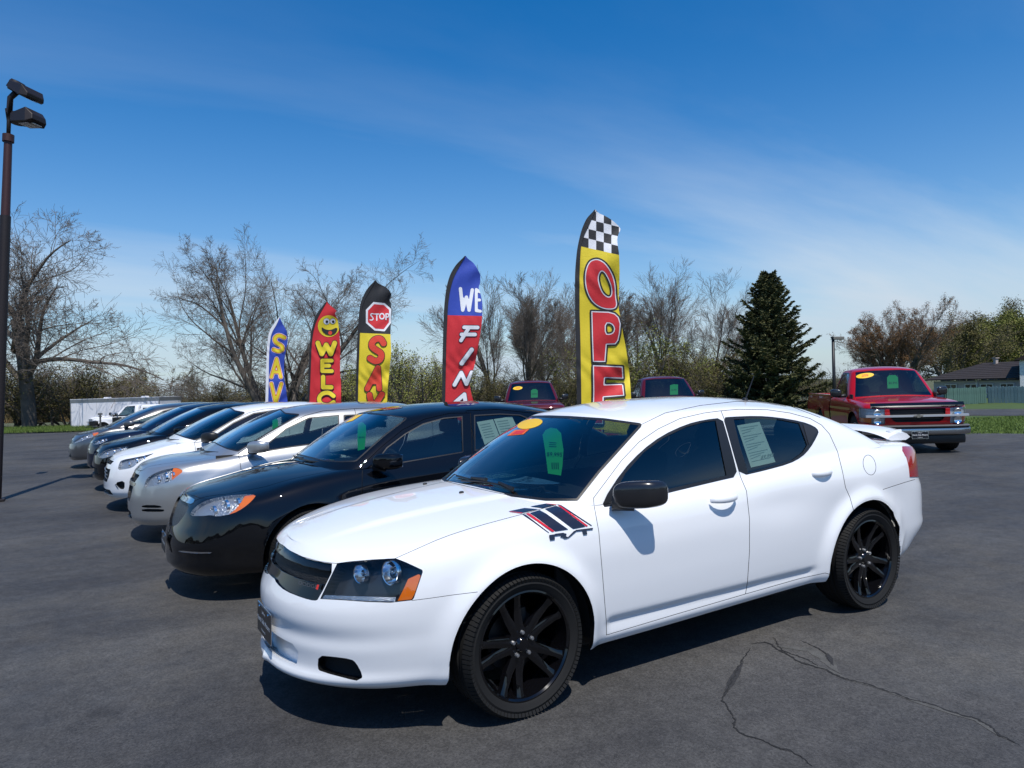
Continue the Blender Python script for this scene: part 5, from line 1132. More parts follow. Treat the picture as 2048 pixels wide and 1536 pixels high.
mal = sedan('parked_sedan', 'silver sedan with amber-cornered headlights and silver mirrors, third in the row', (.41, -5.4, 0), SILP, c=-.12, t=-.84, nz=(.80, 0, .965), res=.52, zsk=-.02, hoodc=-.005,
    hl=C5((860, 995), (865, 960), (890, 905), (950, 860), (1050, 820), (1150, 800), (1205, 795), (1268, 830), (1200, 880), (1140, 930), (1050, 965), (930, 992)), amber=C5((1158, 800), (1205, 795), (1268, 830), (1200, 880), (1145, 922), (1142, 870)),
    ws=[(476, 901), (455, 896), (437, 888), (420, 878), (560, 820), (570, 828), (596, 830), (535, 865)],
    dloF=C3((1362, 497), (1420, 430), (1540, 330), (1700, 255), (1905, 238), (1905, 400), (1740, 438), (1580, 460)), dloR=C3((1935, 238), (2200, 228), (2240, 260), (2150, 330), (1940, 392)),
    grilles=[([(-1, .655), (.31, .655), (.37, .725), (.35, .74), (-1, .75)], True, GAP, -.03), ([(-1, .615), (.34, .615), (.35, .65), (-1, .65)], True, mat('emblem_gold', (.6, .52, .42), .25, 1), .004), ([(-1, .44), (.20, .44), (.27, .50), (.29, .61), (-1, .61)], True, GAP, -.03), ([(-1, .235), (.30, .25), (.24, .33), (-1, .345)], True, GAP, -.03),
             (C5((838, 1178), (1010, 1178), (1060, 1208), (838, 1206)), False, GAP, -.03), (C5((838, 1216), (1066, 1220), (1066, 1240), (1040, 1248), (838, 1246)), False, GAP, -.03)])
mal.hang('price_tag', C3((1450, 275), (1475, 262), (1488, 275), (1490, 360), (1450, 370)), TAG, 'green price tag hanging inside the windscreen of the silver sedan', 'price tag', [], .03, group='green price tags')
cru = sedan('parked_sedan', 'white compact sedan with black mirrors and swept-back headlights, fourth in the row', (.60, -8.1, 0), WHP2, c=-.19, t=-.90, nz=(.75, 0, .955), res=.48, mirror_m=BLK,
    hl=C5((590, 820), (608, 740), (640, 715), (760, 692), (860, 672), (985, 640), (880, 690), (800, 745), (740, 797), (660, 812)),
    ws=[(405, 876), (389, 878.5), (369, 873), (350, 866), (455, 814), (470, 823), (487, 826)],
    dloF=C3((1010, 422), (1065, 370), (1180, 290), (1320, 225), (1480, 200), (1480, 300), (1300, 385), (1150, 408)), dloR=C3((1510, 200), (1720, 190), (1760, 215), (1700, 260), (1510, 300)),
    grilles=[([(-1, .655), (.36, .66), (.40, .71), (-1, .725)], True, GAP, -.02), ([(-1, .42), (.36, .42), (.43, .50), (.42, .60), (-1, .615)], True, GAP, -.03), ([(-1, .235), (.52, .25), (.46, .315), (-1, .33)], True, GAP, -.03),
             (C5((560, 950), (662, 925), (662, 1018), (610, 1012)), False, GAP, -.03), (C5((545, 935), (560, 948), (606, 1014), (590, 1012)), False, CHROME, .004)])
for z in (.47, .52, .57): 
    b = MB(); b.tube([(.93, y, z) for y in (-.36, -.18, 0, .18, .36)], .007, 5); b.v = [(v[0]-.10*abs(v[1])**2, v[1], v[2]) for v in b.v]; b.build('grille_slat', SILVERP, cru.root)
blkB = sedan('parked_sedan', 'black sedan with clear chrome headlights, fifth in the row behind the white compact', (.70, -10.75, 0), BLKP, c=-.2, t=-.92, nz=(.76, 0, .97), res=.42,
    hl=C5((385, 692), (400, 655), (470, 615), (560, 592), (725, 572), (640, 625), (560, 662), (450, 702)), grilles=[([(-1, .60), (.34, .62), (.36, .68), (-1, .71)], True, GAP, -.02), ([(-1, .712), (.37, .685), (.38, .70), (-1, .73)], True, CHROME, .004), ([(-1, .28), (.5, .30), (.45, .42), (-1, .44)], True, GAP, -.03)])
navA = sedan('parked_sedan', 'dark navy sedan with a chrome-barred grille, sixth in the row', (.77, -13.35, 0), NAVY, c=-.2, t=-.95, nz=(.80, 0, .97), res=.42,
    hl=C5((330, 560), (345, 530), (420, 505), (520, 490), (470, 525), (400, 555)), grilles=[([(-1, .50+.07*i), (.40, .50+.07*i), (.40, .525+.07*i), (-1, .525+.07*i)], True, CHROME, .004) for i in range(4)])
son = sedan('parked_sedan', 'dark grey sedan with bright swept headlights, farthest in the row by the trailer', (1.14, -16.0, 0), GRYP, c=-.1, t=-.95, nz=(.74, 0, .965), res=.42,
    hl=C5((110, 552), (140, 520), (220, 480), (330, 437), (385, 428), (400, 445), (330, 482), (220, 522), (150, 548)), amber=C5((330, 437), (385, 428), (400, 445), (345, 470)), grilles=[([(-1, .56), (.42, .58), (.40, .66), (-1, .70)], True, BLK, -.02), ([(-1, .26), (.45, .28), (.40, .36), (-1, .38)], True, GAP, -.03)])
# ------------------------------------------------------------------ pickup trucks
def pickup(name, label, loc, rz, paint, grp=None, res=.42, bug=False, cap=False, surround=None, bedL=2.35, gx=(-.46, -.74, -1.02, -1.2), chromebar=True, full=True, H=1.80, window=None):
    p = dict(res=res, cell=1/res, x0f=.45, nf=4.2, x0r=-1.9, nr=9, xf=tab((0, .80), (.1, .84), (.5, .87), (.8, .865), (.93, .84), (1, .79)), xr=tab((0, -2.04), (1, -2.04)),
        W=tab((0, .90), (.1, .94), (.3, .965), (.55, .975), (.78, .972), (.9, .955), (.97, .925), (1, .89)), Wx=tab((1, .985), (.3, 1), (-3, 1)), zb=tab((1, .56), (.5, .52), (-.5, .44), (-2.1, .44)),
        zs=tab((.9, .985), (.5, 1.03), (0, 1.075), (-.6, 1.10), (-2.1, 1.13)), zc=tab((.9, 1.0), (.6, 1.06), (.2, 1.105), (-.3, 1.135), (-.8, 1.16)),
        gx=(*gx, -1.90, -2.02, -1.80, -1.93), yT=tab((-1, .66), (-1.3, .68), (-2, .68)), zr=tab((-.95, H-.075), (-1.15, H-.03), (-1.45, H), (-1.8, H-.012), (-2.02, H-.04)), drop=.06, nws=3.6, bulge=.02, wsbulge=.02, blbulge=.01, smooth=4,
        sculpt=[flare(0, .40, .44, .03, .06), gbump((-.8, .9, .85), (2, 1, .03), -.008)])
    car = Car(name, p, loc, rz, label, 'pickup truck', grp); r = car.root; k = car.s
    a, sg = car.take(['lower'], lambda P: np.where(P[:, 1] > .5, np.hypot(P[:, 0], np.maximum(P[:, 2]-.40, 0))-.44, 9.), 2); arch = walls(sg, 0, -.03); arch_liner(car, 0, .40, .45, .93, .5)
    side = lambda P: (P[:, 1] > .55)
    gF = [(-.80, 1.145), (-1.0, 1.33), (-1.16, 1.60), (-1.25, H-.14), (-1.72, H-.13), (-1.78, 1.15)]
    fr, _ = car.take(['cabin', 'lower'], car.ldf(gF, (0, 2), side, .02), 2); gl, fr, _ = clip(fr, car.ldf(gF, (0, 2), side, 0), 2)
    wg, _ = car.take(['cabin', 'roof', 'hood'], car.ldf([(-1, 1.16), (.3, 1.155), (.78, 1.13), (.62, H-.115), (.3, H-.09), (-1, H-.085)], (1, 2), lambda P: P[:, 0] > -1.3), 2); bl, _ = car.take(['cabin'], car.ldf([(-1, 1.2), (.62, 1.2), (.56, H-.16), (-1, H-.15)], (1, 2), lambda P: P[:, 0] < -1.85), 1)
    front = lambda P: P[:, 0] > .45
    hl, sh = car.take(['lower', 'hood'], car.ldf([(.60, .60), (.60, .905), (.86, .925), (1.0, .93), (1.0, .66), (.80, .60)], (1, 2), lambda P: P[:, 0] > .42), 2)
    gr, sgr = car.take(['lower', 'hood'], car.ldf([(-1, .585), (.44, .585), (.53, .63), (.57, .70), (.585, .905), (-1, .915)], (1, 2), front), 2)
    car.panel('door', ['lower', 'cabin', 'roof'], lambda w_: car.ldf([(-.62, .50), (-.62, 1.09), (-.78, 1.14), (-.96, 1.33), (-1.12, 1.62), (-1.22, H-.085), (-1.80, H-.08), (-1.86, 1.2), (-1.86, .50)], (0, 2), side, w_), .004)
    soup_obj('cab', [(both(np.concatenate([k[q] for q in ('lower', 'deck', 'cabin', 'roof', 'hood')])), paint), (both(arch), BLK)], None, r)
    for m in (0, 1):
        fn = mirror if m else (lambda x: x); d = soup_obj('door', fn(k['door']), paint, r); soup_obj('window_frame', fn(offset(fr, .001)), BLK, d); soup_obj('window', fn(offset(gl, -.004)), GL, d)
        h = soup_obj('headlight', [(fn(offset(hl, -.035)), mat('truck_lamp', (.42, .43, .45), .3, .4, bump=.8, bscale=60)), (fn(walls(sh, 0, -.035)), SILVERP)], None, r)
        am, _, _ = clip(hl, car.ldf([(.84, .59), (1.2, .59), (1.2, .73), (.84, .73)], (1, 2)), 1); soup_obj('turn_signal', fn(offset(am, -.01)), AMBER, h); soup_obj('lens', fn(hl), LENS, h)
        for zz2 in (.665, .83):
            b = MB(); b.lathe([(0, -.03), (.03, -.028), (.06, -.01), (.07, 0)], 16, axis='x', c=(.842, (-1 if m else 1)*.74, zz2)); b.build('reflector', mat('lamp_chrome', (.86, .87, .88), .16, 1), h, smooth=True)
    soup_obj('windshield', both(wg), GLW, r); soup_obj('rear_window', both(bl), GLD, r)
    g = soup_obj('grille', [(both(offset(gr, -.05)), GAP), (both(walls(sgr, 0, -.05)), BLK)], None, r)
    for i in range(5):
        if i == 2: continue
        b = MB(); b.box((.815, 0, .645+.055*i), (.012, 1.02, .012)); b.build('grille_slat', BLK, g)
    if surround:
        s2, _, _ = clip(gr, car.ldf([(-1, .64), (.40, .64), (.46, .68), (.505, .75), (.52, .88), (-1, .885)], (1, 2)), 2); _, rim, _ = clip(gr, car.ldf([(-1, .64), (.40, .64), (.46, .68), (.505, .75), (.52, .93), (-1, .935)], (1, 2)), 2); soup_obj('grille_surround', both(offset(rim, .004)), surround, g)
    if chromebar:
        V = []; n = 20
        for i in range(n+1):
            y = -.95+1.9*i/n; x = .885-.075*(abs(y)/.95)**3.2; V += [(x, y, .735), (x+.018, y, .742), (x+.018, y, .778), (x, y, .785), (x-.05, y, .785), (x-.05, y, .735)]
        b = MB(); b.add(V, [(i*6+j, i*6+(j+1) % 6, (i+1)*6+(j+1) % 6, (i+1)*6+j) for i in range(n) for j in range(6)]+[tuple(range(6)), tuple(n*6+j for j in range(6))]); o = b.build('grille_bar', mat('bar_bright', (.62, .63, .65), .3, .6), r, smooth=True, auto=.6)
        b = MB(); b.prism([(.91, -.085, .748), (.91, -.03, .748), (.91, -.03, .728), (.91, .03, .728), (.91, .03, .748), (.91, .085, .748), (.91, .085, .774), (.91, .03, .774), (.91, .03, .794), (.91, -.03, .794), (.91, -.03, .774), (.91, -.085, .774)], (.012, 0, 0)); b.build('emblem', mat('emblem_gold', (.6, .52, .42), .25, 1), o)
    def bumper(z0, z1, out, mt, nm, yb=.985, n=20):
        V = []
        for i in range(n+1):
            y = -yb+2*yb*i/n; x = .84+out-.16*(abs(y)/yb)**4; V += [(x-.03, y, z0), (x, y, z0+.025), (x+.012, y, (z0+z1)/2), (x, y, z1-.02), (x-.04, y, z1), (x-.14, y, z1), (x-.14, y, z0)]
        b = MB(); b.add(V, [(i*7+j, i*7+(j+1) % 7, (i+1)*7+(j+1) % 7, (i+1)*7+j) for i in range(n) for j in range(7)]+[tuple(range(7)), tuple(n*7+j for j in range(7))]); return b.build(nm, mt, r, smooth=True, auto=.6)
    bm_ = bumper(.385, .525, .10, mat('bumper_chrome', (.42, .43, .45), .22, 1), 'front_bumper'); bumper(.528, .575, .085, mat('bumper_grey', (.10, .10, .105), .5), 'bumper_pad'); bumper(.20, .382, .02, BLK, 'valance', .92)
    if bug:
        V = []; n = 20
        for i in range(n+1):
            y = -.86+1.72*i/n; x = .865-.06*(abs(y)/.86)**3; z = .955-.0*(abs(y)); V += [(x, y, z-.02), (x+.035, y, z+.015), (x+.012, y, z+.075), (x-.0, y, z+.06)]
        b = MB(); b.add(V, [(i*4+j, i*4+(j+1) % 4, (i+1)*4+(j+1) % 4, (i+1)*4+j) for i in range(n) for j in range(4)]+[(0, 1, 2, 3), (n*4, n*4+1, n*4+2, n*4+3)]); b.build('bug_deflector', GLOSSBLK, r, smooth=True, auto=.7)
    # bed
    xb0, xb1 = -2.07, -2.07-bedL; xw = xb0-.95
    n, m = 60, 18; X, Z = np.meshgrid(np.linspace(xb0, xb1, n), np.linspace(.46, 1.15, m), indexing='ij'); t = (Z-.46)/.69; Y = .935+.04*np.sin(np.pi*np.clip(t*1.05, 0, 1))**.6-.02*t**3+.02*np.exp(-((np.hypot(X-xw, np.maximum(Z-.40, 0))-.44)/.06)**2)
    V = np.stack([X, Y, Z], -1).reshape(-1, 3); ii, jj = np.meshgrid(np.arange(n-1), np.arange(m-1), indexing='ij'); q = (ii*m+jj).ravel(); F = np.concatenate([np.stack([q, q+1, q+m+1], 1), np.stack([q, q+m+1, q+m], 1)]); N = np.zeros_like(V); fn_ = np.cross(V[F[:, 1]]-V[F[:, 0]], V[F[:, 2]]-V[F[:, 0]])
    if fn_[:, 1].mean() < 0: F = F[:, ::-1]; fn_ = -fn_
    for c_ in range(3): np.add.at(N, F[:, c_], fn_)
    S = nrm(np.concatenate([V, N], 1)[F]); _, S, sg = clip(S, lambda P: np.hypot(P[:, 0]-xw, np.maximum(P[:, 2]-.40, 0))-.44, 2)
    soup_obj('bed_side', S, paint, r); soup_obj('bed_side', mirror(S), paint, r); arch_liner(car, xw, .40, .45, .93, .5)
    b = MB()
    for s in (1, -1): b.box(((xb0+xb1)/2, s*.90, 1.155), (bedL, .10, .03)); b.box(((xb0+xb1)/2, s*.82, .90), (bedL-.04, .02, .5))
    b.box((xb0-.015, 0, .90), (.03, 1.80, .50)); b.build('bed_rail', paint, r, bevel=.01); b = MB(); b.box(((xb0+xb1)/2, 0, .66), (bedL-.06, 1.6, .03)); b.build('bed_floor', BLK, r)
    b = MB(); b.box((xb1+.02, 0, .88), (.05, 1.78, .56)); b.build('tailgate', paint, r, bevel=.012); b = MB(); b.box((xb1-.10, 0, .50), (.16, 1.8, .16)); b.build('rear_bumper', CHROME, r, bevel=.02)
    if cap:
        V = []; F = []
        for x, k_ in ((xb0-.02, 1), (xb1+.02, .97)):
            V += [(x, -.94*k_, 1.17), (x-(.05 if k_ == 1 else -.12), -.80*k_, 1.66), (x-(.05 if k_ == 1 else -.12), -.66*k_, 1.74), (x-(.05 if k_ == 1 else -.12), .66*k_, 1.74), (x-(.05 if k_ == 1 else -.12), .80*k_, 1.66), (x, .94*k_, 1.17)]
        F = [(i, i+1, 6+i+1, 6+i) for i in range(5)]+[(0, 1, 2, 3, 4, 5), (6, 7, 8, 9, 10, 11)]; b = MB(); b.add(V, F); o = b.build('bed_cap', paint, r, bevel=.02)
        for s in (1, -1):
            b = MB(); b.add([(xb0-.22, s*.912, 1.30), (xb0-.22, s*.838, 1.57), (xb1+.32, s*.838, 1.57), (xb1+.24, s*.905, 1.30)], [(0, 1, 2, 3)]); b.build('cap_window', mat('cap_glass', (.01, .011, .012), .08, coat=1), o)
    mirrors(car, (-.86, 1.10, 1.22), (.07, .11, .095), mat('mirror_black', (.012, .012, .014), .25, coat=.5), foot=(-.80, .90, 1.16), shear=(-.25, .05), p=3.4)
    for s in (.30, -.30):
        b = MB(); b.tube([(-.60, s+.28, 1.165), (-.52, s, 1.17), (-.58, s-.3, 1.17)], .008, 5); b.build('wiper', BLK, r)
    add_wheels(car, [(0, .83), (0, -.83), (xw, .83), (xw, -.83)], .385, .25, .22, ('truck', 6, 0, .05, .04), SILVERP)
    interior(car, [-1.42], yw=.78, zf=.55, dash=(-.92, 1.10), hb=.62)
    mb = MB(); mb.box((-1.7, 0, .42), (4.6, .9, .14)); mb.build('chassis', GAP, r); car.flush_gaps(); return car
REDP = mat('red_paint', (.38, .004, .008), .4, coat=1, coatr=.015, spec=.05); MAR = mat('maroon_paint', (.085, .005, .010), .4, coat=1, coatr=.015, spec=.05)
tA = math.radians(48); fwd = Vector((math.cos(tA), math.sin(tA), 0)); cpt = wpt(1836, 14.15)
red = pickup('pickup_truck', 'bright red regular-cab pickup truck with black bug deflector at right', cpt-fwd*.93, tA, REDP, 'pickup trucks', bug=True, surround=REDP, res=.5)
plate(red, frame((.962, 0, .385), (0, 1, 0), (-.05, 0, 1)), (('LaMoure', .022, .045), ('North Side Motors', .036, .0), ('Princeton, IL', .018, -.045)))
red.hang('price_tag', [(1774, 755), (1778, 750.5), (1791, 750), (1796, 755), (1797, 776), (1775, 777)], TAG, 'green price tag hanging inside the windscreen of the red pickup truck', 'price tag', [ptext('$6,995', (1786, 766), (1, 0), (0, -1), 6.5, .02)], .03, TAGD, group='green price tags')
def oval(c, a, b, th, n=20): return [(c[0]+a*math.cos(t)*math.cos(th)-b*math.sin(t)*math.sin(th), c[1]+a*math.cos(t)*math.sin(th)+b*math.sin(t)*math.cos(th)) for t in np.linspace(0, 2*math.pi, n+1)[:-1]]
def year_sticker(car, c, a, b, th, txt='2006', sz=6.5):
    o = car.decal('year_sticker', ([c]+oval(c, a, b, th), [(0, i+1, (i+1) % 20+1) for i in range(20)]), STKY, .006); car.decal('year_print', ptext(txt, c, (1.1*math.cos(th), 1.1*math.sin(th)), (.15, -1), sz, .02), STKR, .009, o)
year_sticker(red, (1730, 751.5), 18, 5, -.13)
tB = math.radians(60); m1 = pickup('pickup_truck', 'maroon pickup truck with yellow year sticker, left of two behind the row', wpt(1068, 21.3)-Vector((math.cos(tB), math.sin(tB), 0))*1.0, tB, MAR, 'pickup trucks', res=.4)
m1.hang('price_tag', [(1062, 781), (1066, 778), (1072, 778), (1075.5, 781), (1075.5, 795), (1062, 795.5)], TAG, 'green price tag in the windscreen of the left maroon pickup truck', 'price tag', [ptext('$8,995', (1069, 788), (1, 0), (0, -1), 3.6, .02)], .03, TAGD, group='green price tags')
year_sticker(m1, (1035.5, 776.5), 9.5, 3.4, -.1, '2008', 4)
tC = math.radians(62); m2 = pickup('pickup_truck', 'maroon pickup truck without sticker, right of two behind the white roof', wpt(1368, 20.6)-Vector((math.cos(tC), math.sin(tC), 0))*1.0, tC, MAR, 'pickup trucks', res=.4)
m2.hang('price_tag', [(1340, 770.5), (1347, 768.5), (1356, 769), (1356, 789), (1340, 789.5)], TAG, 'green price tag in the windscreen of the right maroon pickup truck', 'price tag', [ptext('$5,995', (1348, 780), (1, 0), (0, -1), 4, .02)], .03, TAGD, group='green price tags')
WHT2 = mat('white_truck_paint', (.78, .78, .79), .35, coat=.8); tD = math.atan2(-cr[1], -cr[0])
wp1 = wpt(228, 41); wp1.z = -.5; pickup('pickup_truck', 'white pickup truck with a windowed bed cap in front of the trailer', wp1, tD-.10, WHT2, 'pickup trucks', res=.34, cap=True, bedL=2.3)
wp2 = wpt(218, 44); wp2.z = -.5; pickup('pickup_truck', 'second white pickup truck half hidden behind the capped white pickup', wp2, tD-.12, WHT2, 'pickup trucks', res=.34)

# ------------------------------------------------------------------ feather flags: outlines, colour fields and letters measured in the photo, each flag on its own plane with ripples
def F5(*P): return [(1140+x/3.746, 410+y/3.746) for x, y in P]
def F6(*P): return [(520+x/4.4522, 500+y/4.4522) for x, y in P]
def F1(*P): return [(320+x/4.1523, 450+y/4.1523) for x, y in P]
def cloth_mat(name, col):
    if name in MATS: return MATS[name]
    m = mat(name, col, .62, bump=.25, bscale=35); b = m.node_tree.nodes['Principled BSDF']; b.inputs['Sheen Weight'].default_value = .2; return m
CL = {k: cloth_mat('cloth_'+k, c) for k, c in dict(black=(.012, .012, .014), white=(.78, .78, .80), yellow=(.78, .60, .02), red=(.62, .018, .025), blue=(.022, .06, .40), orange=(.70, .05, .02), navy=(.02, .022, .05)).items()}
def stroke(paths, w_): return lambda Q: np.minimum.reduce([line_dist(Q, p_) for p_ in paths])-w_
def flag(label, depth, Lo, Li, Rt, fields, marks, ybot, seed, sleeve='black', base=None):
    """fields: [(colour, sdf or None)] first match wins; marks: [(name, sdf, [(grow, colour),...] outer first)]"""
    yo, yi, yr = [tab(*[(y, x) for x, y in q]) for q in (Lo, Li, Rt)]; yt = Lo[0][1]; rng = np.random.default_rng(seed); ph = rng.uniform(0, 6, 6)
    e = empty('feather_flag', wpt(Lo[-1][0], depth), 0, label, 'flag', 'feather flags standing behind the row')
    sc_ = depth/CF; Wd = max(q[0] for q in Rt)-min(q[0] for q in Lo)
    def wave(x, y):
        s = (x-yo(y))/Wd; v = (y-yt)/Wd
        return sc_*Wd*(.10*s*np.sin(1.7*v+ph[0])+.045*s*np.sin(4.1*v+3*s+ph[1])+.026*np.sin(7.3*v+5*s+ph[2]+1.5*np.sin(2.3*v))*s+.013*np.sin(13*(v*.55+s*.8)+2.2*np.sin(3.1*v+ph[5])+ph[3])*np.clip(s*2, 0, 1)*(.5+.5*np.sin(1.9*v+ph[4]))+.006*np.sin(23*(v*.4-s)+3*np.sin(4.7*v)+ph[4])*(.5+.5*np.sin(2.7*v+ph[1])))
    inv = np.array(e.matrix_basis.inverted())
    def to3(Q, off=0.0):
        x, y = Q[:, 0], Q[:, 1]; D = depth+wave(x, y)-off; d = cf+cr*((x-1024)/CF)[:, None]-cu*((y-768)/CF)[:, None]; P = CC+d*D[:, None]; return P@inv[:3, :3].T+inv[:3, 3]
    def solid(S, off=0.0):
        Q = S[:, :, :2].reshape(-1, 2); P = to3(Q, off); eps = .7; px_ = to3(Q+[eps, 0], off)-P; py_ = to3(Q+[0, eps], off)-P; n = np.cross(py_, px_); n /= np.linalg.norm(n, axis=1, keepdims=True); n = np.where((n@np.array(cf) > 0)[:, None], -n, n)
        A = np.concatenate([P, n], 1).reshape(-1, 3, 6); f = np.cross(A[:, 1, :3]-A[:, 0, :3], A[:, 2, :3]-A[:, 0, :3]); fl = (f*A[:, 0, 3:]).sum(1) < 0; A[fl] = A[fl][:, ::-1]; return A
    def grid(a, b, n):
        ys = np.concatenate([yt+(ybot-yt)*np.linspace(0, 1, 130)]); G = np.zeros((len(ys), n, 6))
        for i, y in enumerate(ys): xa, xb = float(a(y)), float(b(y)); G[i, :, 0] = np.linspace(xa, max(xb, xa+.05), n); G[i, :, 1] = y
        V = G.reshape(-1, 6); ii, jj = np.meshgrid(np.arange(len(ys)-1), np.arange(n-1), indexing='ij'); q = (ii*n+jj).ravel(); return V[np.concatenate([np.stack([q, q+1, q+n+1], 1), np.stack([q, q+n+1, q+n], 1)])]
    S = grid(yi, yr, 22); 
    rest = S
    def two(nm, A, mt, par): return soup_obj(nm, A, mt, par)
    ban = None; parts = []
    for col, f in fields:
        if f is None: a, rest = rest, rest[:0]
        else: a, rest, _ = clip(rest, lambda P: f(P[:, :2]), 3)
        parts.append((a, col))
    ban = soup_obj('banner', [(solid(a), CL[c_]) for a, c_ in parts if len(a)], None, e)
    lay = 0
    for nm, f, layers in marks:
        first = None
        for i, (g, col) in enumerate(layers):
            a, _, _ = clip(S, lambda P: f(P[:, :2])-g, 3)
            if len(a):
                o = two(nm if i == 0 else nm+'_fill', solid(a, .004+.0022*lay), CL[col], first or ban); first = first or o; lay += 1
    two('sleeve', solid(grid(yo, yi, 4), .012), CL[sleeve], e)
    yy = np.linspace(yt+1, ybot, 50); pts = to3(np.stack([(yo(yy)+yi(yy))/2, yy], 1), -.012); mb = MB(); b0 = Vector(pts[-1]); q_ = e.matrix_basis.to_3x3().inverted(); g0 = Vector((b0.x, b0.y, 0)); up = q_ @ UP
    k = b0.z/up.z; foot = b0-up*k; mb.tube([foot]+[Vector(v) for v in pts[::-1]], [.016]*40+[.012]*(len(pts)-39), 8); mb.build('flag_pole', mat('pole_grey', (.35, .36, .37), .35, .8), e, smooth=True)
    mb = MB(); mb.box((foot.x, foot.y, .02), (.7, .05, .03)); mb.box((foot.x, foot.y, .021), (.05, .7, .031)); mb.lathe([(.03, .0), (.03, .3), (.018, .31)], 12, axis='z', c=(foot.x, foot.y, 0)); mb.build('flag_base', BLK, e)
def pd(poly, holes=()):
    def f(Q):
        d = poly_sdf(Q, poly)
        for h in holes: d = np.maximum(d, -poly_sdf(Q, h))
        return d
    return f
def above(a, b):
    (x0, y0), (x1, y1) = a, b; s = (y1-y0)/(x1-x0); return lambda Q: Q[:, 1]-(y0+s*(Q[:, 0]-x0))
def checker(Q):
    o = np.array(F5((82, 310))[0]); e1 = np.array((57, 14))/3.746; e2 = np.array((0, -72))/3.746; M = np.linalg.inv(np.stack([e1, e2], 1)); c = (Q-o)@M.T
    u = np.sin(np.pi*c[:, 0]); v = np.sin(np.pi*c[:, 1]); return -np.sign(u*v)*np.minimum(np.abs(u), np.abs(v))*4.5
ck = above(*F5((82, 310), (370, 375)))
OW = [(3.3, 'black'), (0, 'white'), (-2.0, 'red')]
O_ = pd(chaikin(F5((185, 403), (140, 425), (112, 500), (112, 600), (140, 690), (190, 750), (260, 782), (335, 782), (356, 750), (344, 690), (342, 600), (322, 520), (272, 440), (225, 408)), 2), [chaikin(F5((232, 492), (212, 540), (222, 600), (248, 662), (290, 692), (312, 672), (308, 610), (284, 550), (258, 505)), 2)])
P_ = pd(F5((160, 795), (290, 800), (335, 812), (365, 840), (380, 890), (374, 960), (362, 1015), (340, 1043), (275, 1045), (265, 1175), (172, 1175), (165, 1000)), [chaikin(F5((268, 885), (310, 888), (332, 920), (325, 952), (300, 966), (268, 964)), 1)])
E_ = pd(F5((172, 1200), (395, 1210), (400, 1300), (262, 1296), (258, 1345), (397, 1340), (407, 1428), (252, 1440), (248, 1640), (168, 1640), (175, 1400)))
flag('tall yellow flag with chequered top and red letters, nearest flag', 9.9, F5((185, 35), (120, 110), (75, 230), (48, 380), (37, 560), (38, 760), (42, 1000), (48, 1250), (52, 1510), (58, 1900)), F5((192, 36), (150, 135), (104, 235), (84, 310), (76, 420), (72, 560), (72, 760), (78, 1000), (82, 1250), (86, 1510), (92, 1900)),
     F5((193, 36), (215, 60), (270, 85), (340, 135), (378, 182), (364, 215), (354, 260), (368, 375), (372, 500), (367, 640), (364, 760), (380, 850), (392, 930), (415, 1050), (438, 1200), (452, 1350), (458, 1460), (470, 1900)),
     [('white', lambda Q: np.maximum(ck(Q), -checker(Q))), ('black', ck), ('yellow', None)], [('letter_O', O_, OW), ('letter_P', P_, OW), ('letter_E', E_, OW)], 410+1880/3.746, 1)
W6 = lambda *P: np.array(F6(*P)); k6 = 1/4.4522
flag('blue and red flag with slanted white letters, second nearest', 13.0, F6((1825, 52), (1740, 140), (1690, 230), (1660, 340), (1642, 480), (1633, 640), (1628, 850), (1622, 1100), (1620, 1350), (1612, 1700)), F6((1832, 53), (1768, 160), (1720, 260), (1690, 380), (1675, 500), (1668, 640), (1660, 850), (1655, 1100), (1650, 1350), (1645, 1700)),
     F6((1833, 54), (1850, 75), (1900, 115), (1945, 185), (1962, 225), (1960, 290), (1948, 335), (1966, 400), (1980, 480), (1978, 600), (1965, 720), (1945, 840), (1925, 960), (1900, 1060), (1877, 1140), (1868, 1190), (1880, 1270), (1900, 1350), (1930, 1700)),
     [('blue', above(*F6((1672, 580), (1978, 588)))), ('red', None)],
     [('letter_W', stroke([W6((1785, 345), (1805, 535), (1838, 420), (1862, 535), (1890, 355))], 15*k6), [(0, 'white')]), ('letter_E', stroke([W6((1958, 372), (1926, 352), (1926, 540), (1962, 545)), W6((1926, 445), (1955, 445))], 13*k6), [(0, 'white')]),
      ('letter_F', stroke([W6((1818, 688), (1938, 690)), W6((1862, 690), (1790, 805)), W6((1795, 752), (1915, 752))], 16*k6), [(1.3, 'navy'), (0, 'white')]), ('letter_I', stroke([W6((1885, 888), (1795, 1010))], 19*k6), [(1.3, 'navy'), (0, 'white')]),
      ('letter_N', stroke([W6((1732, 1200), (1792, 1092), (1838, 1192), (1885, 1090))], 17*k6), [(1.3, 'navy'), (0, 'white')]), ('letter_A', stroke([W6((1700, 1390), (1820, 1285), (1835, 1390))], 17*k6), [(1.3, 'navy'), (0, 'white')])], 500+1680*k6, 2)
OC = F6((1010, 463), (1110, 473), (1168, 525), (1166, 650), (1110, 724), (1020, 717), (943, 650), (943, 533))
def sletter(pts, w_): return stroke([np.array(chaikin_open(pts))], w_)
def chaikin_open(P, n=2):
    P = np.array(P, float)
    for _ in range(n): Q = np.stack([.75*P[:-1]+.25*P[1:], .25*P[:-1]+.75*P[1:]], 1).reshape(-1, 2); P = np.concatenate([P[:1], Q, P[-1:]])
    return P
RB = [(1.2, 'black'), (0, 'orange')]; YB = [(1.3, 'black'), (0, 'yellow')]
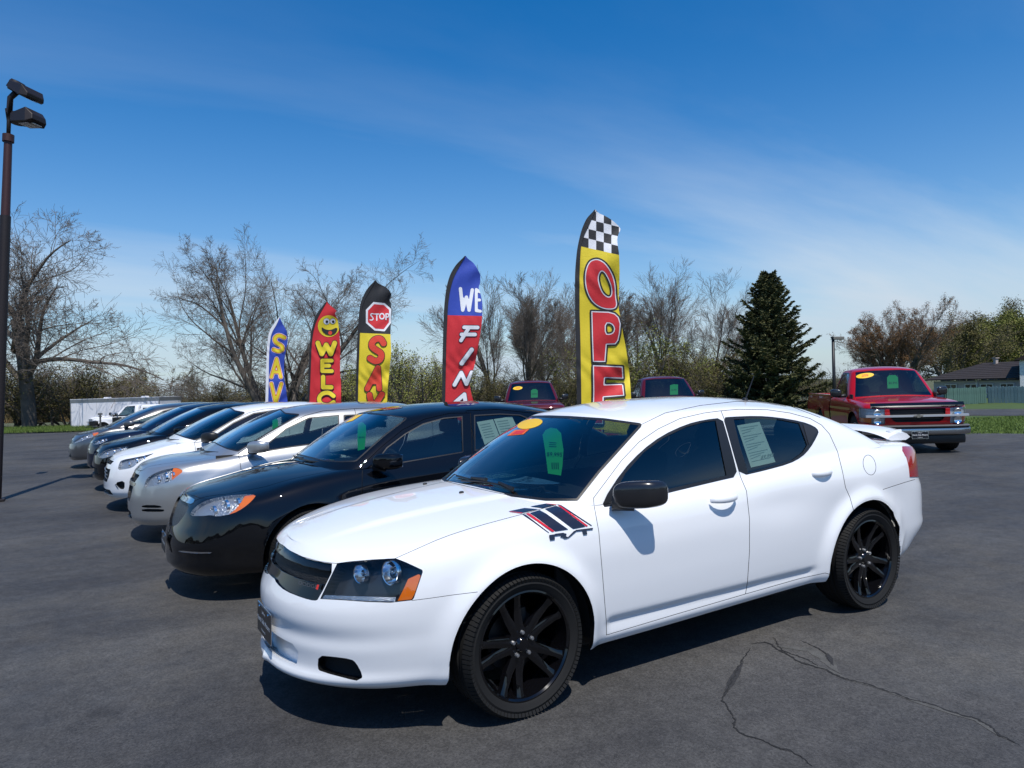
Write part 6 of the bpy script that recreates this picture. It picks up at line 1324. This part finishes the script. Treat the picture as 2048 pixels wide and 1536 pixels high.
st = W6; stop = [('stop_letter', sletter(F6((1012, 568), (992, 566), (984, 580), (1000, 595), (1010, 612), (998, 625), (980, 622)), 5*k6), [(0, 'white')]), ('stop_letter', stroke([st((1022, 570), (1058, 570)), st((1040, 570), (1040, 625))], 5*k6), [(0, 'white')]),
        ('stop_letter', lambda Q: np.abs(np.hypot((Q[:, 0]-F6((1086, 590))[0][0]), (Q[:, 1]-F6((1086, 590))[0][1])*.85)-20*k6)-5*k6, [(0, 'white')]), ('stop_letter', stroke([st((1122, 620), (1122, 568), (1140, 568), (1148, 582), (1140, 597), (1122, 597))], 5*k6), [(0, 'white')])]
flag('black and yellow flag with a red stop octagon, third nearest', 15.7, F6((1025, 270), (960, 340), (915, 420), (890, 500), (877, 620), (868, 760), (862, 900), (855, 1100), (848, 1390), (842, 1700)), F6((1032, 271), (975, 370), (930, 450), (908, 530), (895, 640), (890, 760), (885, 900), (878, 1100), (872, 1390), (868, 1700)),
     F6((1033, 272), (1050, 295), (1110, 325), (1155, 365), (1170, 400), (1154, 440), (1165, 480), (1172, 560), (1162, 740), (1168, 900), (1160, 1000), (1145, 1150), (1136, 1250), (1132, 1390), (1140, 1700)), [('black', above(*F6((880, 738), (1165, 750)))), ('yellow', None)],
     [('stop_octagon', pd(OC), [(0, 'white'), (-18*k6, 'red')])]+stop+[('letter_S', sletter(F6((1100, 830), (1075, 785), (1015, 795), (985, 850), (1030, 890), (1085, 920), (1075, 975), (1030, 995), (980, 965)), 27*k6), RB), ('letter_A', stroke([W6((955, 1235), (1050, 1050), (1062, 1235)), W6((1000, 1170), (1055, 1170))], 24*k6), RB), ('letter_V', stroke([W6((975, 1290), (1000, 1420), (1085, 1285))], 25*k6), RB)], 500+1660*k6, 3)
def disc(c, r_): c = np.array(F6(c)[0]); return lambda Q: np.hypot(Q[:, 0]-c[0], Q[:, 1]-c[1])-r_*k6
flag('red flag with a yellow smiling face and yellow letters, fourth nearest', 18.8, F6((590, 460), (540, 520), (500, 580), (475, 650), (455, 740), (443, 860), (435, 1000), (428, 1180), (420, 1385), (412, 1700)), F6((595, 461), (555, 530), (517, 600), (492, 660), (472, 750), (460, 860), (455, 1000), (448, 1180), (440, 1385), (434, 1700)),
     F6((596, 462), (605, 475), (645, 510), (680, 545), (668, 565), (690, 620), (702, 700), (708, 760), (715, 900), (713, 1000), (713, 1080), (722, 1200), (722, 1385), (730, 1700)), [('red', None)],
     [('face', disc((612, 678), 96), [(.5, 'orange'), (0, 'yellow')]), ('eye', disc((593, 636), 27), [(.6, 'black'), (0, 'white')]), ('eye', disc((648, 634), 23), [(.6, 'black'), (0, 'white')]), ('pupil', disc((596, 638), 12), [(0, 'black')]), ('pupil', disc((652, 638), 12), [(0, 'black')]),
      ('mouth', pd(chaikin(F6((545, 688), (580, 712), (630, 718), (690, 690), (672, 735), (625, 756), (575, 740)), 1)), [(1, 'black')]), ('tongue', disc((625, 738), 17), [(0, 'orange')]),
      ('letter_W', stroke([W6((515, 828), (550, 925), (590, 845), (630, 925), (665, 828))], 21*k6), YB), ('letter_E', stroke([W6((638, 985), (555, 985), (555, 1078), (640, 1078)), W6((555, 1030), (615, 1030))], 17*k6), YB), ('letter_L', stroke([W6((562, 1130), (562, 1222), (635, 1222))], 19*k6), YB), ('letter_C', sletter(F6((655, 1300), (610, 1265), (545, 1280), (520, 1330), (545, 1375), (610, 1385), (655, 1355)), 18*k6), YB)], 500+1600*k6, 4)
k1 = 1/4.1523; YR = [(1.6, 'white'), (.8, 'orange'), (-.3, 'yellow')]; W1 = lambda *P: np.array(F1(*P))
flag('small blue flag with a white sleeve and yellow letters, farthest of the flags', 22.4, F1((988, 766), (950, 815), (915, 870), (900, 920), (890, 1000), (885, 1100), (880, 1250), (875, 1480), (868, 1700)), F1((994, 768), (965, 832), (932, 890), (920, 930), (910, 1010), (905, 1100), (903, 1250), (898, 1480), (892, 1700)),
     F1((995, 769), (1005, 790), (1030, 840), (1044, 865), (1055, 890), (1060, 960), (1050, 1020), (1036, 1100), (1030, 1180), (1030, 1250), (1045, 1350), (1060, 1480), (1075, 1700)), [('blue', None)],
     [('letter_S', sletter(F1((1032, 935), (985, 912), (948, 940), (962, 980), (1012, 1000), (1022, 1035), (985, 1052), (945, 1035)), 15*k1), YR), ('letter_A', stroke([W1((925, 1262), (968, 1112), (1003, 1262)), W1((940, 1220), (990, 1220))], 13*k1), YR), ('letter_V', stroke([W1((925, 1318), (960, 1480), (1008, 1318))], 13*k1), YR)], 450+1660*k1, 5, sleeve='white')
# ------------------------------------------------------------------ lamp poles, trailer, fence, houses
def ground_px(x, y):
    d = cf+cr*(x-1024)/CF-cu*(y-768)/CF; return Vector(CC+d*(-CC[2]/d[2]))
def to_row(P0, dirv, ytarget):
    lo_, hi = 0, 30
    for _ in range(40):
        m = (lo_+hi)/2; P = np.array(P0+dirv*m)-CC; y = 768-CF*(P@cu)/(P@cf); lo_, hi = (m, hi) if y > ytarget else (lo_, m)
    return lo_
LP = mat('lamp_bronze', (.018, .012, .011), .5, .2); LPR = mat('lamp_red_brown', (.045, .014, .013), .5, .1)
def lamp_pole():
    b = ground_px(-10, 1003); e = empty('lamp_pole', b, 0, 'tall dark red-brown lamp pole with two floodlights at the left edge', 'lamp pole'); q = TILT.to_matrix(); L1 = to_row(b, UP, 272); L0 = to_row(b, UP, 432); Lh = to_row(b, UP, 190); Lm = to_row(b, UP, 236)
    rt = Vector(cr); rt = (rt-UP*rt.dot(UP)).normalized(); fw = UP.cross(rt)
    mb = MB(); mb.tube([(0, 0, 0), UP*L0], [.085, .078], 16); mb.build('pole', LP, e, smooth=True, auto=.8); mb = MB(); mb.tube([UP*L0, UP*L1], [.066, .058], 16); mb.tube([UP*(L1-.10), UP*(L1+.02)], [.085, .085], 14); mb.build('pole_upper', LPR, e, smooth=True, auto=.8)
    mb = MB(); mb.tube([UP*L1, UP*(L1+.25), UP*(L1+.45)-rt*.02, UP*(Lm+.05), UP*(Lh-.05)+rt*.01, UP*(Lh+.08)+rt*.14], [.03, .032, .045, .045, .045, .05], 10); mb.build('bracket', LP, e, smooth=True)
    mb = MB(); mb.box((0, 0, .02), (.26, .26, .04)); mb.build('base_plate', LP, e, bevel=.01)
    for Lv_, dx, ang, sz in ((Lh+.06, .26, -.50, (.52, .42, .17)), (Lm, .32, -.05, (.46, .36, .24))):
        c = UP*Lv_+rt*dx; X = (rt*math.cos(ang)+UP*math.sin(ang)-fw*.25).normalized(); Z = (UP-X*UP.dot(X)).normalized(); M = frame(c, X, Z.cross(X)); M3 = M.to_3x3()
        h = MB(); a, w_, t = sz[0]/2, sz[1]/2, sz[2]/2; V = [(-a, -w_*.7, -t*.7), (-a, w_*.7, -t*.7), (-a, w_*.6, t*.6), (-a, -w_*.6, t*.6), (a*.6, -w_, -t), (a*.6, w_, -t), (a*.45, w_*.9, t), (a*.45, -w_*.9, t), (a, -w_*.75, -t*.6), (a, w_*.75, -t*.6), (a*.95, w_*.7, t*.1), (a*.95, -w_*.7, t*.1)]
        h.add([M @ Vector(v) for v in V], [(0, 3, 2, 1), (0, 1, 5, 4), (1, 2, 6, 5), (2, 3, 7, 6), (3, 0, 4, 7), (4, 5, 9, 8), (5, 6, 10, 9), (6, 7, 11, 10), (7, 4, 8, 11), (8, 9, 10, 11)])
        o = h.build('floodlight', LP, e, bevel=.012); g = MB(); V = [(-a*.35, -w_*.62, -t*1.02), (a*.55, -w_*.72, -t*1.03), (a*.55, w_*.72, -t*1.03), (-a*.35, w_*.62, -t*1.02)]; g.add([M @ (Vector(v)+Vector((0, 0, -.004))) for v in V], [(0, 1, 2, 3)]); g.build('lamp_glass', mat('flood_glass', (.30, .32, .34), .15, .3, coat=1), o)
        for i in range(3):
            g = MB(); g.box(M @ Vector((-a*.1+i*.1, 0, -t*1.06)), (.05, w_*.9, .006), 0, M3); g.build('led_strip', mat('led_grey', (.55, .55, .5), .3), o)
        k = MB(); k.lathe([(0, .10), (.10, .09), (.12, .05), (.12, -.05), (.10, -.09), (0, -.10)], 16, axis='z'); k.v = [tuple(M @ (Vector(v)+Vector((-a*.9, 0, 0)))) for v in k.v]; k.build('housing', LP, o, smooth=True, auto=.7)
lamp_pole()
def box_light():
    """grey wall-pack on a second mast just outside the left edge"""
    b = ground_px(-20, 1000); P = wpt(-3, 13.5, py=465); e = empty('box_lamp', P, 0, 'small grey box lamp at the left edge beside the tall pole', 'lamp'); mb = MB(); mb.box((0, 0, 0), (.16, .22, .40), 0, TILT.to_matrix()); mb.build('housing', mat('box_grey', (.22, .25, .27), .5), e, bevel=.012); mb = MB(); mb.box(UP*-.24, (.12, .18, .10), 0, TILT.to_matrix()); mb.build('bracket', LP, e, bevel=.01); mb = MB(); mb.tube([UP*.2, UP*.28+Vector(cr)*.05, UP*.3+Vector(cr)*-.2], .008, 6); mb.build('cable', WHT, e)
box_light()
def street_lamp():
    b = wpt(1668, 30); e = empty('street_lamp', b, 0, 'thin black lamp post with a flat head between the spruce and the red pickup truck', 'street lamp'); L = to_row(b, UP, 675); rt = Vector(cr)
    mb = MB(); mb.tube([(0, 0, -.05), UP*L], [.075, .06], 12); mb.build('pole', mat('lamp_black_metal', (.012, .012, .013), .5), e, smooth=True); mb = MB(); mb.box(UP*(L-.03)+rt*.20, (.46, .24, .12), 0, Matrix(((rt.x, UP.cross(rt).x, UP.x), (rt.y, UP.cross(rt).y, UP.y), (rt.z, UP.cross(rt).z, UP.z)))); mb.build('lamp_head', mat('lamp_head_grey', (.16, .15, .13), .5), e, bevel=.02)
    mb = MB(); mb.box(UP*L, (.14, .14, .06)); mb.build('pole_cap', mat('lamp_black_metal', (.012, .012, .013), .5), e, bevel=.01); mb = MB(); mb.tube([(0, 0, -.03), (0, 0, .35)], .16, 16); mb.build('footing', mat('concrete', (.35, .34, .32), .9, var=.2), e, smooth=True, auto=.7)
street_lamp()
def trailer():
    a, b = wpt(140, 43.5), wpt(318, 42.5); a.z = b.z = -.50; X = (b-a); Ln = X.length; X.normalize(); Y = Vector((0, 0, 1)).cross(X); top = hgt(230, 43, 797)+.50
    e = empty('box_trailer', (a+b)/2, math.atan2(X.y, X.x), 'long white enclosed box trailer parked at the far left of the lot', 'trailer'); WT = mat('trailer_white', (.76, .76, .80), .4, coat=.4, var=.04); AL = mat('trailer_alu', (.30, .31, .32), .4, .6); h = top-.42; z0 = .42
    mb = MB(); mb.box((0, 1.05, z0+h/2), (Ln, 2.1, h)); o = mb.build('box_body', WT, e, bevel=.03)
    mb = MB(); mb.box((0, 1.05, z0+h-.10), (Ln+.02, 2.125, .20)); mb.build('roof_trim', AL, e); mb = MB(); mb.box((0, 1.05, z0+h+.012), (Ln+.03, 2.14, .03)); mb.build('roof', WT, e, bevel=.01)
    for x in (-Ln*.21, Ln*.22): mb = MB(); mb.box((x, 1.0, z0+h+.06), (.36, .36, .09), taper=.8); mb.build('roof_vent', WT, e, bevel=.02)
    for x in (-Ln/2+.02, Ln/2-.02): mb = MB(); mb.box((x, -.005, z0+h/2), (.05, .03, h)); mb.build('corner_trim', AL, e)
    mb = MB(); mb.box((0, -.008, z0+.03), (Ln, .02, .07)); mb.build('bottom_rail', AL, e)
    x0, x1 = Ln*.20, Ln*.36
    d = MB(); d.box(((x0+x1)/2, -.012, z0+h*.47), (x1-x0, .02, h*.78)); dr = d.build('side_door', WT, e, bevel=.004)
    for xx in (x0, x1): d = MB(); d.box((xx, -.02, z0+h*.47), (.025, .012, h*.78)); d.build('door_edge', AL, dr)
    d = MB(); d.box(((x0+x1)/2, -.02, z0+h*.86), (x1-x0, .012, .025)); d.build('door_edge', AL, dr); d = MB(); d.box((x0+.06, -.03, z0+h*.55), (.05, .02, .14)); d.build('latch', BLK, dr)
    for x in np.linspace(-Ln/2+.6, Ln/2-.6, 5): d = MB(); d.box((x, -.004, z0+h*.46), (.006, .012, h*.86)); d.build('panel_joint', AL, e)
    for x in (-.25, .65):
        d = MB(); d.lathe([(.18, .09), (.30, .10), (.34, .07), (.34, -.07), (.30, -.10), (.18, -.09), (.12, -.05), (0, -.05)], 28, c=(x+.3, .12, .34)); d.build('wheel', RUB, e, smooth=True, auto=.6)
    d = MB(); d.tube([(-Ln/2, .6, .38), (-Ln/2-.9, 1.05, .38)], .04, 6); d.tube([(-Ln/2, 1.5, .38), (-Ln/2-.9, 1.05, .38)], .04, 6); d.tube([(-Ln/2-.8, 1.05, .1), (-Ln/2-.8, 1.05, .8)], .035, 8); d.build('tongue', BLK, e)
trailer()
def utility_trailer():
    """low flat trailer tongue with a jack in front of the box trailer"""
    a, b = wpt(168, 40), wpt(262, 39.4); a.z = b.z = -.45; X = b-a; Ln = X.length; e = empty('utility_trailer', (a+b)/2, math.atan2(X.y, X.x), 'low black flatbed trailer with an upright jack in front of the white box trailer', 'trailer')
    mb = MB(); mb.box((Ln*.15, 0, .52), (Ln*.7, .9, .08)); mb.tube([(-Ln/2, .0, .50), (-Ln*.2, -.3, .52)], .04, 6); mb.tube([(-Ln/2, .0, .50), (-Ln*.2, .3, .52)], .04, 6); mb.build('frame', BLK, e)
    mb = MB(); mb.tube([(-Ln*.05, -.4, .2), (-Ln*.05, -.4, 1.25)], .045, 8); mb.box((-Ln*.05, -.4, 1.25), (.24, .08, .10)); mb.box((-Ln*.05, -.4, 1.12), (.14, .1, .06)); mb.build('jack', mat('jack_grey', (.10, .10, .10), .5), e)
    mb = MB(); mb.box((-Ln*.28, -.1, .72), (.34, .3, .26)); mb.build('tool_box', BLK, e, bevel=.02); mb = MB(); mb.box((Ln*.30, -.4, .80), (.36, .3, .5)); mb.build('battery_box', BLK, e, bevel=.02)
    mb = MB()
    for x in (Ln*.36, Ln*.50): mb.tube([(x, -.42, .55), (x, -.42, 1.05)], .018, 6)
    for z in (.8, 1.05): mb.tube([(Ln*.36, -.42, z), (Ln*.50, -.42, z)], .018, 6)
    mb.build('side_rail', mat('jack_grey', (.10, .10, .10), .5), e)
    for s in (.5, -.5): mb = MB(); mb.lathe([(.1, .08), (.24, .09), (.28, .06), (.28, -.06), (.24, -.09), (.1, -.08)], 24, c=(Ln*.2, s, .28)); mb.build('wheel', RUB, e, smooth=True, auto=.6)
utility_trailer()
def fence_run(label, x0, x1, d0, d1, ytop, col, nm, wd=.14, step=.15):
    a, b = wpt(x0, d0), wpt(x1, d1); X = b-a; Ln = X.length; e = empty('board_fence', a, math.atan2(X.y, X.x), label, 'fence', 'board fence sections'); H = hgt((x0+x1)/2, (d0+d1)/2, ytop); m1, n = mat(nm, col, .8, var=.18, vscale=2.5), int(Ln/step)
    mbs = []
    for v in range(3):
        w_ = wd*(1, .94, .97)[v]; mb = MB(); mb.add([(-w_/2, -.012, 0), (w_/2, -.012, 0), (w_/2, .012, 0), (-w_/2, .012, 0), (-w_/2, -.012, H-.05), (w_/2, -.012, H-.05), (w_/2, .012, H-.05), (-w_/2, .012, H-.05), (-w_*.28, -.012, H), (w_*.28, -.012, H), (w_*.28, .012, H), (-w_*.28, .012, H)], [(0, 3, 2, 1), (0, 1, 5, 4), (1, 2, 6, 5), (2, 3, 7, 6), (3, 0, 4, 7), (4, 5, 9, 8), (5, 6, 10, 9), (6, 7, 11, 10), (7, 4, 8, 11), (8, 9, 10, 11)]); me = mb.mesh('board'); me.materials.append(m1); mbs.append(me)
    rr = random.Random(int(x0))
    for i in range(n):
        o = bpy.data.objects.new('board', mbs[rr.randrange(3)]); link(o, e); o.location = (step*(i+.5), rr.uniform(-.006, .006), rr.uniform(-.03, .01)); o.rotation_euler = (0, rr.uniform(-.012, .012), rr.uniform(-.05, .05))
    for z in (.35, H-.4): mb = MB(); mb.box((Ln/2, .035, z), (Ln, .04, .09)); mb.build('rail', m1, e)
    for i in range(int(Ln/2.4)+1): mb = MB(); mb.box((min(i*2.4, Ln), .09, H/2), (.09, .09, H)); mb.build('post', m1, e)
fence_run('dark green board fence section right of the red pickup truck', 1893, 1974, 36.5, 37.5, 775, (.075, .15, .125), 'fence_green'); fence_run('blue grey board fence section at the right edge', 1976, 2085, 37.5, 35.5, 772, (.15, .225, .245), 'fence_blue'); fence_run('pale grey board fence section behind the spruce foot', 1556, 1700, 42, 40, 790, (.30, .36, .33), 'fence_pale')
def houses():
    a, b = wpt(1858, 50), wpt(2040, 43); X = b-a; Ln = X.length; e = empty('long_house', a, math.atan2(X.y, X.x), 'long low house with a dark brown roof behind the board fence', 'house'); Ht = hgt(2037, 43, 722); He = hgt(2037, 43, 757); dpt = 5.0
    mb = MB(); mb.box((Ln/2, dpt, He/2-.1), (Ln, dpt*2-.8, He)); wl_ = mb.build('wall', mat('house_lilac', (.50, .48, .53), .8, bump=.2, bscale=14), e)
    rf = mat('roof_brown', (.022, .015, .013), .9, bump=.5, bscale=18, var=.25, vscale=3)
    mb = MB(); V = [(-.4, -.0, He-.02), (Ln+.4, -.0, He-.02), (Ln+.4, dpt, Ht), (-.4, dpt, Ht), (-.4, dpt*2, He-.02), (Ln+.4, dpt*2, He-.02)]; V += [(x, y, z+.07) for x, y, z in V]; mb.add(V, [(0, 3, 2, 1), (3, 4, 5, 2), (6, 7, 8, 9), (9, 8, 11, 10), (0, 1, 7, 6), (4, 10, 11, 5), (0, 6, 9, 3), (3, 9, 10, 4), (1, 2, 8, 7), (2, 5, 11, 8)]); ro = mb.build('roof', rf, e)
    for i in range(1, 9):
        t = i/9; mb = MB(); mb.box((Ln/2, dpt*t, He+.055+(Ht-He+.02)*t), (Ln+.7, .03, .02), 0, Matrix.Rotation(math.atan2(Ht-He, dpt), 3, 'X')); mb.build('shingle_row', rf, ro)
    mb = MB(); mb.box((1.1, dpt*.9, Ht+.1), (.2, .2, .5)); mb.box((1.1, dpt*.9, Ht+.36), (.32, .32, .06)); mb.build('chimney', mat('vent_pipe', (.45, .38, .33), .7), ro)
    for x in (Ln*.22, Ln*.45, Ln*.62, Ln*.83):
        mb = MB(); mb.box((x, .38, He-.62), (.9, .05, .55)); f = mb.build('window', mat('house_pane', (.03, .035, .045), .1, coat=1), wl_); mb = MB()
        for dx in (-.47, 0, .47): mb.box((x+dx, .35, He-.62), (.05, .05, .62))
        for dz in (-.3, .3): mb.box((x, .352, He-.62+dz), (1.0, .05, .05))
        mb.build('window_frame', WHT, f)
    mb = MB(); mb.tube([(Ln*.52, .3, .2), (Ln*.52, .3, He)], .035, 6); mb.build('downpipe', WHT, e)
    b2 = wpt(2041, 41.5); e2 = empty('white_house', b2, math.atan2(cr[1]-cf[1]*.716, cr[0]-cf[0]*.716), 'white clapboard house cut by the right edge of the picture', 'house'); H2 = hgt(2042, 41.5, 720)
    sid = mat('clapboard_white', (.70, .71, .72), .7); mb = MB(); mb.box((3.5, 3.2, H2/2), (7, 6.2, H2)); mb.build('wall', sid, e2)
    n = int(H2/.2)
    for i in range(n): mb = MB(); mb.box((3.5, .085, .1+i*.2), (7.02, .03, .185), 0, Matrix.Rotation(.09, 3, 'X')); mb.build('clapboard', sid, e2)
    mb = MB(); mb.prism([(-.3, -.2, H2), (7.3, -.2, H2), (3.5, -.2, H2+1.9)], (0, 6.8, 0)); mb.build('roof', rf, e2); mb = MB(); mb.box((1.6, .06, 1.4), (.9, .06, 1.2)); f = mb.build('window', mat('house_pane', (.03, .035, .045), .1, coat=1), e2)
houses()
def tan_wall():
    a, b = wpt(4, 55), wpt(88, 53); X = b-a; e = empty('tan_shed', a, math.atan2(X.y, X.x), 'low tan shed wall behind the trunk of the large left tree', 'shed'); H = hgt(45, 54, 806); T = mat('tan_board', (.42, .30, .14), .8, var=.15, vscale=2)
    n = int(X.length/.3)
    mb = MB(); mb.box((X.length/2, 1.1, H/2-.03), (X.length-.04, 2.1, H-.06)); mb.build('wall', T, e)
    for i in range(n): mb = MB(); mb.box((.3*(i+.5), 0, H/2), (.285, .04, H)); mb.build('plank', T, e)
    mb = MB(); mb.box((X.length/2, 1.1, H+.03), (X.length+.3, 2.6, .06)); mb.build('roof', mat('shed_roof', (.20, .16, .10), .8), e)
tan_wall()
